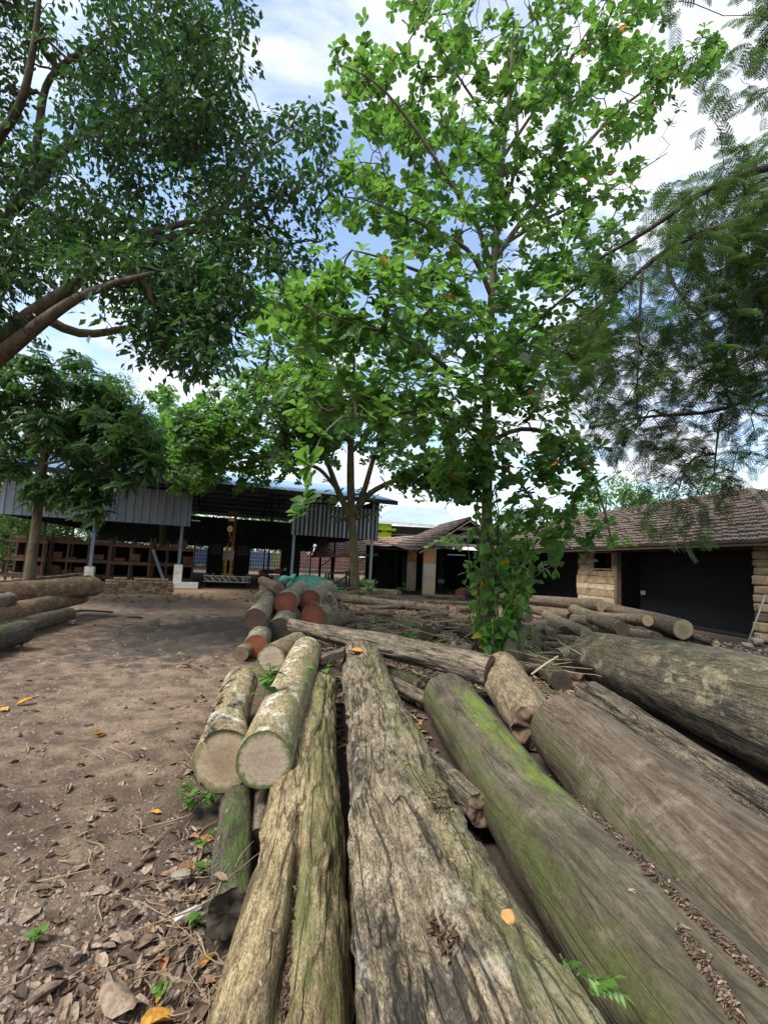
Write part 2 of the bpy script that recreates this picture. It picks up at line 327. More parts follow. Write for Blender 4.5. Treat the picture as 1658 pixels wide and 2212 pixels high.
# ------------------------------------------------------------------ logs
def solve(e):
    u, v, w, h = e[:4]; rz = ray(u, v)[2]
    r = e[4] if len(e) > 4 else (EYE - h) / (1 + abs(rz) * 2 * F / w)
    d = 2 * r * F / w; return D(u, v, d), r
DBG = []
def jag(a, b, seed): return 0.55 * fbm(np.stack([a * 1.3, b * 1.3, np.full(np.shape(a), seed * 1.7)], -1), 4, seed + 9, 0.6)
def log(name, label, a, b, bark, face, seed=0, ext=(0, 0), ends='cc', big=0.07, amp=0.008, fsc=9.0, crack=0.0, bend=0.02, mids=(), nA=48, nL=60, group='felled logs lying in the timber yard', cat='log', fstr=0.22, tilt=(0, 0), face2=None, squash=1.0, pinch=(), peel=0.0):
    pa, ra = solve(a); pb, rb = solve(b); pm = [solve(m) for m in mids]
    DBG.append((name, label[:30], pa.round(2), round(ra, 3), pb.round(2), round(rb, 3)))
    P = np.array([pa] + [q[0] for q in pm] + [pb]); R = np.array([ra] + [q[1] for q in pm] + [rb])
    d0, d1 = nrm(P[0] - P[1]), nrm(P[-1] - P[-2])
    if ext[0]: P = np.vstack([P[0] + d0 * ext[0], P]); R = np.concatenate([[R[0] * 1.01], R])
    if ext[1]: P = np.vstack([P, P[-1] + d1 * ext[1]]); R = np.concatenate([R, [R[-1] * 1.01]])
    PR = smooth_line(np.column_stack([P, R]), nL + 1, 3 if not mids else nL // 6); C = PR[:, :3]; Rr = PR[:, 3]
    s = np.concatenate([[0], np.cumsum(np.linalg.norm(np.diff(C, axis=0), axis=1))]); L = s[-1]
    wob = np.stack([fbm(np.stack([s * 0.7, np.full_like(s, seed + q * 9.1), s * 0], -1), 3, seed) for q in range(3)], -1); wob -= np.linspace(wob[0], wob[-1], len(s))
    C = C + wob * bend * L * 0.5
    T = nrm(np.gradient(C, axis=0)); X = nrm(np.cross(T, [0, 0, 1.0])); Y = np.cross(X, T)
    ang = np.linspace(-math.pi, math.pi, nA, endpoint=False); cs, sn = np.cos(ang), np.sin(ang)     # angle 0 on top
    rings = []; S = []; TT = []
    def ring(c, x, y, r, si):
        q = np.stack([cs * 1.2, sn * 1.2, np.full(nA, si * 0.55) + seed * 3.3], -1); m = 1 + big * fbm(q, 3, seed) * 1.6
        rr = r * m; q = np.stack([cs * r * fsc, sn * r * fsc, np.full(nA, si * fsc * fstr) + seed], -1)
        dd = amp * fbm(q, 4, seed + 3, 0.6) * 1.6
        if crack:
            g = np.abs(fbm(np.stack([cs * r * 7, sn * r * 7, np.full(nA, si * 0.5) + seed * 1.9], -1), 2, seed + 5)); dd = dd - crack * np.exp(-(g / 0.05) ** 2)
        if peel:
            for lv in (0, 1, 2):
                g = fbm(np.stack([cs * r * 5.5, sn * r * 5.5, np.full(nA, si * 1.1) + seed * 2.7 + lv * 31], -1), 4, seed + 7 + lv, 0.6); dd = dd + peel * (0.9 - lv * 0.25) * (np.clip((g + 0.02 + lv * .05) / 0.035, 0, 1) - 0.5)
        for (a0, wid, dep, s0, s1) in pinch:
            dd = dd - dep * np.exp(-((ang - a0 - 0.12 * math.sin(si * 2.3)) / wid) ** 2) * np.clip((si - s0) / 0.4, 0, 1) * np.clip((s1 - si) / 0.4, 0, 1)
        rr = rr + dd; return rr
    def put(c, x, y, rr, si): rings.append(c + (rr * sn)[:, None] * x + (rr * cs * squash)[:, None] * y); S.append(si)
    r0 = ring(C[0], X[0], Y[0], Rr[0], 0); r1 = ring(C[-1], X[-1], Y[-1], Rr[-1], L)
    K = 7
    if ends[0] == 'r':
        for k in range(K, 0, -1):
            f = k / K * math.pi / 2; put(C[0] - T[0] * Rr[0] * 0.42 * math.sin(f), X[0], Y[0], r0 * max(0.03, math.cos(f) ** 0.45), -Rr[0] * 0.42 * math.sin(f))
    for i in range(nL + 1):
        rr = ring(C[i], X[i], Y[i], Rr[i], s[i]); c = C[i]; x, y = X[i], Y[i]
        if (i == 0 and ends[0] == 'c') or (i == nL and ends[1] == 'c'): rr = rr * 0.985
        put(c, x, y, rr, s[i])
        for q, e in ((0, 0), (1, nL)):
            if i == e:
                if ends[q] == 'j': rings[-1] = rings[-1] + T[i][None] * (jag(cs * rr / Rr[i], sn * rr / Rr[i], seed) * Rr[i])[:, None]
                if tilt[q]: rings[-1] = rings[-1] + T[i][None] * (cs * rr * tilt[q])[:, None]
    if ends[1] == 'r':
        for k in range(1, K + 1):
            f = k / K * math.pi / 2; put(C[-1] + T[-1] * Rr[-1] * 0.42 * math.sin(f), X[-1], Y[-1], r1 * max(0.03, math.cos(f) ** 0.45), L + Rr[-1] * 0.42 * math.sin(f))
    RG = np.array(rings); n = len(RG); S = np.array(S); base = P[0].copy(); base[2] = max(0, min(P[:, 2].min() - R.max(), 9))
    i = np.arange(n * nA).reshape(n, nA); j = np.roll(i, -1, 1); Q = np.stack([i[:-1], j[:-1], j[1:], i[1:]], -1).reshape(-1, 4)
    pol = [Q]
    if ends[0] == 'r': pol.append(i[0][None, ::-1])
    if ends[1] == 'r': pol.append(i[-1][None, :])
    rad_ = np.linalg.norm(RG - RG.mean(1, keepdims=True), axis=2)
    lp = np.stack([np.repeat(S, nA), (rad_ * sn).ravel(), (rad_ * cs).ravel()], -1)
    la = np.stack([np.tile(ang, n), np.repeat(S, nA), np.repeat(S / L, nA)], -1)
    o = link(name, make_mesh(name, RG.reshape(-1, 3) - base, pol, {'logp': lp, 'loga': la}, True, [bark]), None, base)
    tag(o, label, cat, group)
    for q, (e, sg) in enumerate(((0, -1), (n - 1, 1))):
        if ends[q] not in 'cj': continue
        rg = RG[e]; c = rg.mean(0); t = T[0 if q == 0 else -1]; x, y = (X[0], Y[0]) if q == 0 else (X[-1], Y[-1])
        qs = [0.04, 0.25, 0.45, 0.65, 0.82, 0.93, 1.0]; V = []; Fp = []
        for k in qs:
            pp = c + (rg - c) * k; loc = np.stack([(pp - c) @ x, (pp - c) @ y], -1)
            if ends[q] == 'c': pp = pp + sg * t * (fbm(np.stack([loc[:, 0] * 9, loc[:, 1] * 9, np.full(nA, seed + q * 5.0)], -1), 3, seed) * 0.006 * (1 - k ** 4))[:, None]
            elif k < 1:
                Re = Rr[0 if q == 0 else -1]; ce = C[0 if q == 0 else -1]; pp = pp - t * (((pp - ce) @ t) - jag(loc[:, 1] / Re, loc[:, 0] / Re, seed) * Re)[:, None]
            V.append(pp); Fp.append(np.column_stack([loc, np.full(nA, k)]))
        V = np.array(V); m = len(qs); i2 = np.arange(m * nA).reshape(m, nA); j2 = np.roll(i2, -1, 1)
        Q2 = np.stack([i2[:-1], i2[1:], j2[1:], j2[:-1]], -1).reshape(-1, 4) if sg < 0 else np.stack([i2[:-1], j2[:-1], j2[1:], i2[1:]], -1).reshape(-1, 4)
        f = link('cut_face', make_mesh('cut_face', V.reshape(-1, 3) - base, [Q2, i2[0][None, :]], {'facep': np.concatenate(Fp)}, True, [face if q == 0 or face2 is None else face2]), o)
    return o

MOSS = (0.16, 0.26, 0.02); MOSSD = (0.06, 0.10, 0.015)
B_TAN = wood('bark_tan_fissured', (0.13, 0.095, 0.045), (0.30, 0.225, 0.115), (0.46, 0.37, 0.21), 0.2, 90, black=0.35, moss=[((0.13, 0.16, 0.04), 0.6, 0.5, 1.3, 5, -9, 9)], bump=0.9, seed=1, crack=0.8)
B_ROUGH = wood('bark_grey_rough', (0.085, 0.064, 0.038), (0.215, 0.168, 0.105), (0.39, 0.32, 0.21), 0.22, 75, flake=0.45, black=0.75, pale=((0.42, 0.40, 0.33), 0.55, 6), moss=[((0.20, 0.20, 0.06), 0.5, 0.6, 1.4, 5, 0, 9)], bump=1.0, seed=2.3, crack=0.9)
B_MOSS = wood('weathered_log_mossy', (0.045, 0.036, 0.022), (0.087, 0.072, 0.046), (0.135, 0.113, 0.076), 0.13, 70, fib=0.5, pale=((0.2, 0.17, 0.13), 0.5, 5), moss=[((0.165, 0.235, 0.025), 0.7, -0.02, 0.85, 6, 1.6, 3.5), ((0.085, 0.115, 0.02), 0.65, -1.2, 0.85, 6, -1.0, 4.2)], bump=0.6, ro=0.75, seed=3.1, crack=0.5)
B_GREY = wood('weathered_log_grey', (0.058, 0.043, 0.028), (0.11, 0.083, 0.055), (0.16, 0.126, 0.086), 0.12, 60, fib=0.5, pale=((0.25, 0.21, 0.15), 0.5, 5), moss=[((0.08, 0.095, 0.03), 0.6, -1.4, 0.7, 5, -9, 9)], bump=0.6, ro=0.78, seed=4.4, crack=0.45)
B_CRACK = wood('bark_brown_cracked', (0.055, 0.043, 0.029), (0.14, 0.112, 0.075), (0.23, 0.19, 0.13), 0.16, 70, flake=0.7, black=0.5, bump=0.8, seed=5.7, crack=1.0)
B_BLACK = wood('bark_blackened', (0.045, 0.037, 0.025), (0.11, 0.092, 0.063), (0.20, 0.165, 0.11), 0.12, 60, black=0.75, pale=((0.30, 0.25, 0.16), 0.9, 3.4), moss=[((0.06, 0.065, 0.025), 0.35, -0.5, 1.5, 4, -9, 9)], bump=0.6, seed=6.9, crack=0.6, blot=3)
B_PALE = wood('bark_pale_lichen', (0.19, 0.145, 0.07), (0.33, 0.26, 0.14), (0.42, 0.36, 0.2), 0.35, 50, pale=((0.66, 0.64, 0.58), 0.95, 7), black=0.35, moss=[((0.2, 0.22, 0.06), 0.6, 0.9, 1.2, 6, -9, 9)], bump=0.35, seed=7.5, crack=0.15)
B_PALE2 = wood('bark_pale_blotched', (0.17, 0.125, 0.06), (0.30, 0.235, 0.12), (0.42, 0.36, 0.19), 0.35, 50, pale=((0.62, 0.62, 0.60), 0.9, 6), black=1.0, bump=0.4, seed=8.2, crack=0.15)
B_SAP = wood('bark_greygreen', (0.13, 0.105, 0.06), (0.28, 0.235, 0.15), (0.42, 0.37, 0.25), 0.5, 50, flake=0.8, pale=((0.42, 0.42, 0.34), 0.6, 7), moss=[((0.12, 0.15, 0.05), 0.6, -1.0, 1.6, 6, -9, 9)], bump=0.8, seed=9.1, crack=0.35)
B_FLAKY = wood('bark_flaking_brown', (0.13, 0.075, 0.04), (0.25, 0.155, 0.085), (0.36, 0.24, 0.13), 0.5, 45, flake=0.5, pale=((0.45, 0.33, 0.18), 0.9, 9), black=0.3, bump=0.7, seed=10.3, crack=0.2)
B_FIRE = wood('bark_light_brown', (0.12, 0.088, 0.05), (0.235, 0.18, 0.105), (0.34, 0.275, 0.17), 0.3, 60, black=0.45, pale=((0.40, 0.36, 0.25), 0.5, 7), bump=0.6, seed=11.7, crack=0.3)
B_BROWN = wood('bark_plain_brown', (0.085, 0.062, 0.042), (0.165, 0.125, 0.085), (0.25, 0.20, 0.14), 0.25, 70, black=0.3, bump=0.6, seed=12.4, crack=0.4)
B_OLD = wood('old_branch_wood', (0.075, 0.057, 0.04), (0.18, 0.14, 0.095), (0.31, 0.26, 0.185), 0.15, 70, black=0.5, pale=((0.34, 0.3, 0.22), 0.5, 6), bump=0.8, seed=13.2, crack=0.8)
B_DARKMOSS = wood('bark_dark_mossy', (0.03, 0.026, 0.018), (0.075, 0.064, 0.043), (0.13, 0.115, 0.075), 0.3, 60, pale=((0.2, 0.17, 0.1), 0.6, 6), moss=[(MOSSD, 0.8, 0.2, 1.8, 4, -9, 9)], bump=0.7, seed=14.6, crack=0.4)
E_GREY = endgrain('sawn_end_mossy_rim', (0.36, 0.27, 0.19), (0.40, 0.32, 0.23), (0.14, 0.10, 0.055), ((0.085, 0.125, 0.02), 0.9), 40, 0.35, 1)
E_TAN = endgrain('sawn_end_tan', (0.27, 0.19, 0.12), (0.34, 0.26, 0.17), (0.15, 0.11, 0.07), ((0.10, 0.13, 0.03), 0.55), 36, 0.3, 2)
E_RED = endgrain('sawn_end_red', (0.31, 0.095, 0.048), (0.19, 0.065, 0.038), (0.07, 0.055, 0.035), None, 30, 0.75, 3)
E_ORANGE = endgrain('sawn_end_orange_red', (0.30, 0.095, 0.042), (0.25, 0.08, 0.04), (0.12, 0.09, 0.05), None, 30, 0.5, 4)
E_DARKRED = endgrain('sawn_end_dark_red', (0.085, 0.05, 0.036), (0.075, 0.05, 0.036), (0.05, 0.04, 0.03), None, 30, 0.6, 5)
E_DARK = endgrain('sawn_end_dark', (0.05, 0.04, 0.03), (0.07, 0.055, 0.04), (0.06, 0.05, 0.035), None, 34, 0.5, 6)
E_FRESH = endgrain('sawn_end_fresh', (0.45, 0.30, 0.2), (0.55, 0.36, 0.19), (0.32, 0.2, 0.11), None, 30, 0.1, 7)
E_LIGHT = endgrain('sawn_end_light', (0.30, 0.22, 0.13), (0.40, 0.31, 0.2), (0.2, 0.15, 0.09), None, 30, 0.25, 8)
E_BROWN = endgrain('sawn_end_brown', (0.15, 0.10, 0.065), (0.18, 0.125, 0.08), (0.11, 0.08, 0.05), None, 30, 0.4, 9)

FG = 'large logs stacked side by side at the front'
log('log', 'pale tan fissured log with a long split, nearest the dirt track', (602, 2211, 300, 0), (688, 1490, 74, 0), B_TAN, E_TAN, 1, (0.7, 0), 'cj', 0.10, 0.012, 14, 0.02, 0.012, (), 120, 190, FG, pinch=((-0.12, 0.10, 0.085, 0.3, 1.75),), peel=0.013)
log('log', 'thick rough grey-brown log with cracked lichened bark running to the centre', (1010, 2211, 500, 0), (780, 1416, 80, 0), B_ROUGH, E_TAN, 2, (0.7, 0), 'cj', 0.10, 0.017, 9, 0.022, 0.006, ((872, 1800, 246, 0), (818, 1560, 128, 0)), 150, 230, FG, pinch=((0.75, 0.1, 0.07, 0, 2.6), (-0.5, 0.08, 0.05, 0, 2.4)), peel=0.024)
log('log', 'smooth grey log with a bright green moss streak along its top', (1428, 2090, 345, 0), (966, 1510, 110, 0), B_MOSS, E_DARK, 3, (0.9, 0), 'cr', 0.05, 0.006, 7, 0.003, 0.006, ((1138, 1750, 176, 0),), 96, 160, FG)
log('log', 'smooth bare grey log with a rounded end, right of the mossy log', (1658, 1995, 388, 0), (1222, 1580, 150, 0), B_GREY, E_DARK, 4, (1.2, 0), 'cr', 0.05, 0.006, 7, 0.003, 0.008, (), 96, 140, FG)
log('log', 'cracked brown log sunk between the bare grey log and the blackened log', (1700, 1790, 108, 0), (1275, 1506, 70, 0), B_CRACK, E_DARK, 5, (0.8, 0), 'cj', 0.09, 0.012, 8, 0.02, 0.012, (), 90, 120, FG)
log('log', 'massive blackened log with a pale bare patch at the right edge', (1658, 1538, 238, 0), (1282, 1416, 102, 0), B_BLACK, E_DARK, 6, (1.0, 0), 'cr', 0.07, 0.014, 6, 0.009, 0.01, (), 96, 130, FG)
log('log', 'short tan slab-like log with flaking bark between the mossy and the bare grey log', (1156, 1570, 104, 0), (1085, 1458, 96, 0), B_FIRE, E_BROWN, 7, (0.05, 0), 'jj', 0.12, 0.012, 7, 0.01, 0.01, (), 80, 60, FG)
log('log', 'broken lichened brown log end poking out between the rough log and the mossy log', (1035, 1745, 66, 0.12), (965, 1680, 52, 0.08), B_OLD, E_BROWN, 8, (0, 0.3), 'jc', 0.15, 0.014, 12, 0.01, 0.02, (), 50, 40, FG)
log('log', 'dark broken branch log crossing under the rough log and the mossy log', (920, 1510, 26, 0.1), (830, 1465, 26, 0.1), B_OLD, E_BROWN, 9, (0.3, 0.1), 'jj', 0.15, 0.01, 12, 0, 0.02, (), 30, 30, FG)
RP = 'round-ended logs piled beside the track'
log('log', 'pale lichened log with a round moss-rimmed sawn end facing the camera', (568, 1642, 124, 0.24), (662, 1408, 64, 0.18), B_PALE, E_GREY, 11, (0, 0), 'cr', 0.05, 0.004, 10, 0, 0.01, (), 90, 90, RP)
log('log', 'crooked pale log with black-blotched bark left of the round moss-rimmed log', (482, 1640, 124, 0.16), (520, 1478, 72, 0.14), B_PALE2, E_TAN, 12, (0, 0), 'cr', 0.08, 0.006, 9, 0, 0.01, ((490, 1570, 84, 0.16),), 90, 80, RP, tilt=(0.25, 0))
log('log', 'short log with a pale moss-rimmed end resting under the reddish stack', (585, 1423, 62, 0.2), (638, 1392, 50, 0.2), B_FIRE, E_GREY, 13, (0, 0.1), 'cc', 0.05, 0.005, 10, 0, 0.01, (), 50, 30, RP)
log('log', 'small dark-ended log below the short pale-ended log', (598, 1466, 50, 0), (640, 1440, 42, 0), B_FIRE, E_BROWN, 14, (0, 0.2), 'cc', 0.05, 0.005, 10, 0, 0.01, (), 40, 30, RP)
log('log', 'thin brown log lying on the ground left of the crooked pale log', (470, 1575, 42, 0), (497, 1490, 36, 0), B_BROWN, E_BROWN, 15, (0.2, 0), 'cr', 0.08, 0.006, 10, 0, 0.02, (), 40, 40, RP)
log('log', 'dark mossy curved stub log under the crooked pale log', (497, 1930, 92, 0), (513, 1712, 64, 0), B_DARKMOSS, E_DARK, 16, (0.12, 0.15), 'jr', 0.14, 0.008, 9, 0, 0.02, ((500, 1840, 84, 0),), 60, 50, RP)
log('log', 'dark branch wedged under the moss-rimmed log beside the fissured log', (562, 1790, 46, 0.03), (572, 1705, 40, 0.03), B_BROWN, E_DARK, 17, (0.1, 0.2), 'cc', 0.1, 0.005, 10, 0, 0.02, (), 30, 30, RP)
RS = 'reddish-ended logs stacked beyond the pale logs'
log('log', 'log with a red sawn end, left of its red-ended twin on the stack top', (618, 1302, 50, 0.42), (648, 1274, 36, 0.42), B_SAP, E_RED, 21, (0, 0.7), 'cc', 0.07, 0.008, 9, 0, 0.01, (), 60, 50, RS)
log('log', 'log with a red-brown sawn end and peeling bark, topmost right of the stack', (668, 1296, 46, 0.42), (703, 1272, 36, 0.42), B_SAP, E_RED, 22, (0, 0.5), 'cc', 0.09, 0.01, 9, 0, 0.01, (), 60, 50, RS)
log('log', 'greenish log with a dull brown-red end, left side of the stack at mid height', (550, 1338, 47, 0.3), (583, 1296, 40, 0.3), B_SAP, E_DARKRED, 23, (0, 0.6), 'cc', 0.07, 0.008, 9, 0, 0.01, (), 60, 50, RS)
log('log', 'dark squarish log end with a hole near its top, middle of the stack', (605, 1362, 56, 0.05), (630, 1322, 44, 0.05), B_SAP, E_DARK, 24, (0, 0.6), 'cc', 0.09, 0.01, 9, 0, 0.01, (), 60, 50, RS)
log('log', 'log with a bright orange-red sawn end lowest on the left of the stack', (552, 1395, 50, 0), (575, 1340, 44, 0), B_SAP, E_ORANGE, 25, (0, 0.8), 'cc', 0.06, 0.008, 9, 0, 0.01, (), 60, 50, RS)
log('log', 'thin log with a small orange end behind the left side of the stack', (584, 1295, 24, 0.35), (570, 1270, 20, 0.35), B_BROWN, E_ORANGE, 26, (0, 0.4), 'cc', 0.06, 0.006, 9, 0, 0.01, (), 40, 30, RS)
log('log', 'brown log lying crosswise on the very top of the reddish stack', (604, 1271, 25, 0.55, 0.13), (568, 1254, 19, 0.55, 0.12), B_FLAKY, E_BROWN, 27, (0, 0.1), 'cr', 0.07, 0.008, 9, 0, 0.01, (), 40, 30, RS)
log('log', 'wide log with an orange-brown stained end half hidden at the right of the stack', (676, 1335, 62, 0.1), (712, 1330, 50, 0.1), B_SAP, E_RED, 28, (0, 0.5), 'cj', 0.12, 0.01, 9, 0, 0.01, (), 60, 40, RS)
log('log', 'pale pinkish torn log end right of the topmost red-ended log', (712, 1303, 34, 0.3), (700, 1280, 30, 0.3), B_PALE, E_LIGHT, 29, (0, 0.5), 'jc', 0.12, 0.012, 9, 0, 0.01, (), 40, 30, RS)
log('log', 'greenish grey log behind the dull red-ended log', (566, 1292, 34, 0.1), (590, 1270, 28, 0.1), B_SAP, E_BROWN, 30, (0, 0.5), 'rc', 0.07, 0.008, 9, 0, 0.01, (), 40, 30, RS)
log('log', 'small stub of log at the foot of the stack by the track', (520, 1412, 32, 0), (540, 1398, 30, 0), B_FIRE, E_BROWN, 31, (0, 0.4), 'cc', 0.08, 0.006, 9, 0, 0.01, (), 36, 24, RS)
log('log', 'mossy short log under the orange-stained end of the stack', (735, 1345, 40, 0.0), (700, 1342, 42, 0.0), B_PALE, E_ORANGE, 32, (0, 0.2), 'cc', 0.08, 0.006, 9, 0, 0.01, (), 40, 30, RS)
DG = 'old logs and branches strewn round the vine-clad tree'
log('log', 'long broken log lying diagonally from the stack to the vine-clad tree', (1050, 1447, 62, 0.22), (640, 1352, 30, 0.42), B_OLD, E_BROWN, 41, (0.05, 0.1), 'cj', 0.12, 0.016, 7, 0.015, 0.012, ((850, 1400, 52, 0.28),), 70, 120, DG)
log('log', 'slim pale log lying behind the long diagonal log', (1110, 1442, 28, 0.05), (960, 1402, 22, 0.05), B_FIRE, E_LIGHT, 42, (0.1, 0.2), 'cc', 0.07, 0.006, 9, 0, 0.02, (), 40, 50, DG)
log('log', 'long straight grey log at the foot of the forked tree', (961, 1316, 18, 0), (715, 1288, 17, 0), B_OLD, E_BROWN, 43, (0.1, 0.3), 'jc', 0.06, 0.01, 8, 0, 0.008, (), 40, 80, DG)
log('log', 'thin brown branch in front of the long straight grey log', (870, 1342, 11, 0), (728, 1340, 12, 0), B_BROWN, E_BROWN, 44, (0.0, 0.1), 'cc', 0.08, 0.006, 9, 0, 0.02, (), 24, 50, DG)
log('log', 'thin dark branch nearest behind the diagonal log', (872, 1357, 13, 0), (778, 1356, 13, 0), B_OLD, E_BROWN, 45, (0.0, 0.1), 'jj', 0.1, 0.008, 9, 0, 0.03, (), 24, 50, DG)
log('log', 'short brown log left of the vine-clad tree', (965, 1326, 15, 0), (906, 1326, 15, 0), B_FIRE, E_BROWN, 46, (0, 0), 'cc', 0.08, 0.006, 9, 0, 0.02, (), 30, 30, DG)
log('log', 'thin pole lying by the brick pillars', (1014, 1303, 8, 0.02), (902, 1298, 8, 0.02), B_BROWN, E_BROWN, 47, (0, 0), 'cc', 0.06, 0.004, 9, 0, 0.02, (), 20, 40, DG)
log('log', 'thick dark-ended chunk of log in the middle of the debris', (922, 1368, 34, 0), (950, 1352, 30, 0), B_OLD, E_DARK, 48, (0.05, 0.1), 'cj', 0.14, 0.014, 8, 0, 0.02, (), 40, 26, DG)
log('log', 'gnarled dark root log running to the vine-clad tree', (1006, 1395, 22, 0), (940, 1366, 16, 0), B_OLD, E_DARK, 49, (0.2, 0.1), 'jj', 0.2, 0.014, 8, 0, 0.05, (), 36, 40, DG)
log('log', 'tan rounded log lying close left of the vine-clad trunk', (1040, 1372, 40, 0), (975, 1352, 30, 0), B_DARKMOSS, E_BROWN, 50, (0.0, 0.1), 'jj', 0.1, 0.012, 8, 0, 0.02, (), 40, 40, DG)
log('log', 'pale yellowish log by the forked tree trunk', (862, 1284, 20, 0), (785, 1277, 17, 0), B_PALE, E_BROWN, 51, (0, 0.1), 'cc', 0.06, 0.006, 9, 0, 0.02, (), 40, 40, DG)
log('log', 'thin pale log in front of the yellowish log at the forked tree', (850, 1291, 10, 0), (790, 1288, 10, 0), B_FIRE, E_LIGHT, 52, (0.3, 0.1), 'cc', 0.06, 0.004, 9, 0, 0.02, (), 24, 40, DG)
log('log', 'log with an orange sawn end before the dark porch', (992, 1281, 22, 0.05), (1040, 1276, 24, 0.05), B_DARKMOSS, E_ORANGE, 53, (0, 0.5), 'cc', 0.06, 0.006, 9, 0, 0.01, (), 40, 30, DG)
log('log', 'small grey log crossing before the porch pillar', (1000, 1292, 10, 0), (920, 1287, 9, 0), B_OLD, E_BROWN, 54, (0.1, 0.1), 'cc', 0.08, 0.005, 9, 0, 0.03, (), 20, 40, DG)
log('log', 'bent dark branch lying left of the vine-clad tree', (1040, 1352, 10, 0.02), (960, 1340, 9, 0.05), B_OLD, E_DARK, 55, (0.1, 0.1), 'jj', 0.1, 0.008, 9, 0, 0.06, (), 24, 40, DG)
for k, q in enumerate([((1108, 1452, 24, 0), (1170, 1440, 22, 0), B_OLD, 'rotten branch log lying on the leaves behind the tan slab-like log'), ((1090, 1400, 16, 0), (1150, 1408, 15, 0), B_BROWN, 'thin brown log at the foot of the stump with a hole'), ((1178, 1402, 20, 0.05), (1130, 1388, 18, 0.05), B_OLD, 'grey broken log between the stump and the mossy dark log'), ((1252, 1462, 15, 0.05), (1190, 1446, 14, 0.05), B_OLD, 'thin grey branch log lying before the wide black log end'), ((1260, 1395, 15, 0.1), (1180, 1392, 14, 0.1), B_FIRE, 'thin light log under the yellow-barked log'), ((1040, 1420, 20, 0), (1000, 1428, 20, 0), B_DARKMOSS, 'short mossy log just behind the slim pale log'), ((880, 1310, 9, 0), (800, 1312, 9, 0), B_OLD, 'thin grey branch in front of the straight grey log'), ((960, 1352, 11, 0), (900, 1346, 10, 0), B_BROWN, 'brown stick-like log in the middle of the leafy debris'), ((990, 1318, 12, 0), (1040, 1312, 12, 0), B_OLD, 'grey branch log left of the vine at the far debris'), ((745, 1322, 9, 0), (850, 1326, 9, 0), B_BROWN, 'thin brown branch right of the reddish stack'), ((900, 1480, 30, 0), (815, 1440, 26, 0), B_DARKMOSS, 'dark mossy log deep under the long diagonal log')]):
    log('log', q[3], q[0], q[1], q[2], E_BROWN, 90 + k, (0.05, 0.05), 'jj', 0.12, 0.01, 9, 0, 0.03, (), 30, 36, DG)
FW = 'cut logs heaped in front of the tiled barn'
log('log', 'long brown log with a fresh orange-rimmed sawn end on top of the heap', (1297, 1307, 27, 0.36), (1100, 1292, 20, 0, 0.185), B_BROWN, E_FRESH, 61, (0, 0.5), 'cc', 0.05, 0.006, 9, 0, 0.008, (), 48, 60, FW)
log('log', 'thick brown log with a grey sawn end, right end of the heap by the barn', (1474, 1359, 43, 0), (1325, 1316, 24, 0.12), B_BROWN, E_LIGHT, 62, (0, 0.8), 'cc', 0.05, 0.006, 9, 0, 0.008, (), 48, 60, FW)
log('log', 'light log with dark knots lying aslant over the heap', (1342, 1358, 31, 0.2), (1240, 1318, 25, 0, 0.18), B_FIRE, E_BROWN, 63, (0, 0.05), 'cr', 0.06, 0.006, 9, 0, 0.01, (), 48, 50, FW)
log('log', 'slender log with a pale pinkish end above the thick brown log', (1398, 1340, 24, 0.22), (1290, 1331, 17, 0, 0.14), B_FIRE, E_FRESH, 64, (0, 0.6), 'cc', 0.05, 0.005, 9, 0, 0.01, (), 48, 50, FW)
log('log', 'short forked log with a light sawn end, pressed under the knotted light log', (1274, 1340, 25, 0.12), (1252, 1338, 20, 0.12), B_FIRE, E_LIGHT, 65, (0, 0.3), 'cc', 0.08, 0.006, 9, 0, 0.01, (), 48, 30, FW)
log('log', 'plump light log sloping down in the middle of the heap', (1266, 1368, 26, 0.12), (1180, 1330, 22, 0, 0.16), B_FIRE, E_LIGHT, 66, (0, 0.05), 'cr', 0.06, 0.006, 9, 0, 0.01, (), 48, 50, FW)
log('log', 'round light log end beside the stump with a hole', (1151, 1357, 20, 0.25), (1166, 1350, 18, 0.25), B_FIRE, E_LIGHT, 67, (0, 0.6), 'cc', 0.06, 0.005, 9, 0, 0.01, (), 40, 30, FW)
log('log', 'short brown-ended log below the plump light log', (1192, 1370, 23, 0.08), (1166, 1354, 21, 0.12), B_FIRE, E_BROWN, 68, (0, 0.3), 'cc', 0.06, 0.005, 9, 0, 0.01, (), 40, 30, FW)
log('log', 'dark-ended log under the plump light log', (1218, 1366, 27, 0), (1190, 1352, 24, 0), B_DARKMOSS, E_DARK, 69, (0, 0.6), 'cc', 0.06, 0.006, 9, 0, 0.01, (), 40, 30, FW)
log('log', 'yellowish log below the thick brown log, ending behind the blackened log', (1408, 1375, 25, 0), (1350, 1366, 22, 0), B_PALE, E_BROWN, 70, (0, 0.8), 'cc', 0.06, 0.006, 9, 0, 0.01, (), 40, 30, FW)
log('log', 'brown log end tucked under the grey-ended thick log', (1420, 1378, 22, 0), (1395, 1368, 20, 0), B_BROWN, E_BROWN, 71, (0, 0.6), 'cc', 0.06, 0.006, 9, 0, 0.01, (), 40, 30, FW)
log('log', 'rough brown log end at the left of the heap behind the vine', (1141, 1334, 22, 0.12), (1110, 1326, 20, 0.12), B_BROWN, E_BROWN, 72, (0, 0.6), 'cc', 0.06, 0.006, 9, 0, 0.01, (), 40, 30, FW)
log('log', 'small cut log with a light bark in the lower heap', (1248, 1384, 19, 0), (1215, 1380, 18, 0), B_FIRE, E_BROWN, 73, (0, 0.3), 'cc', 0.06, 0.005, 9, 0, 0.01, (), 36, 24, FW)
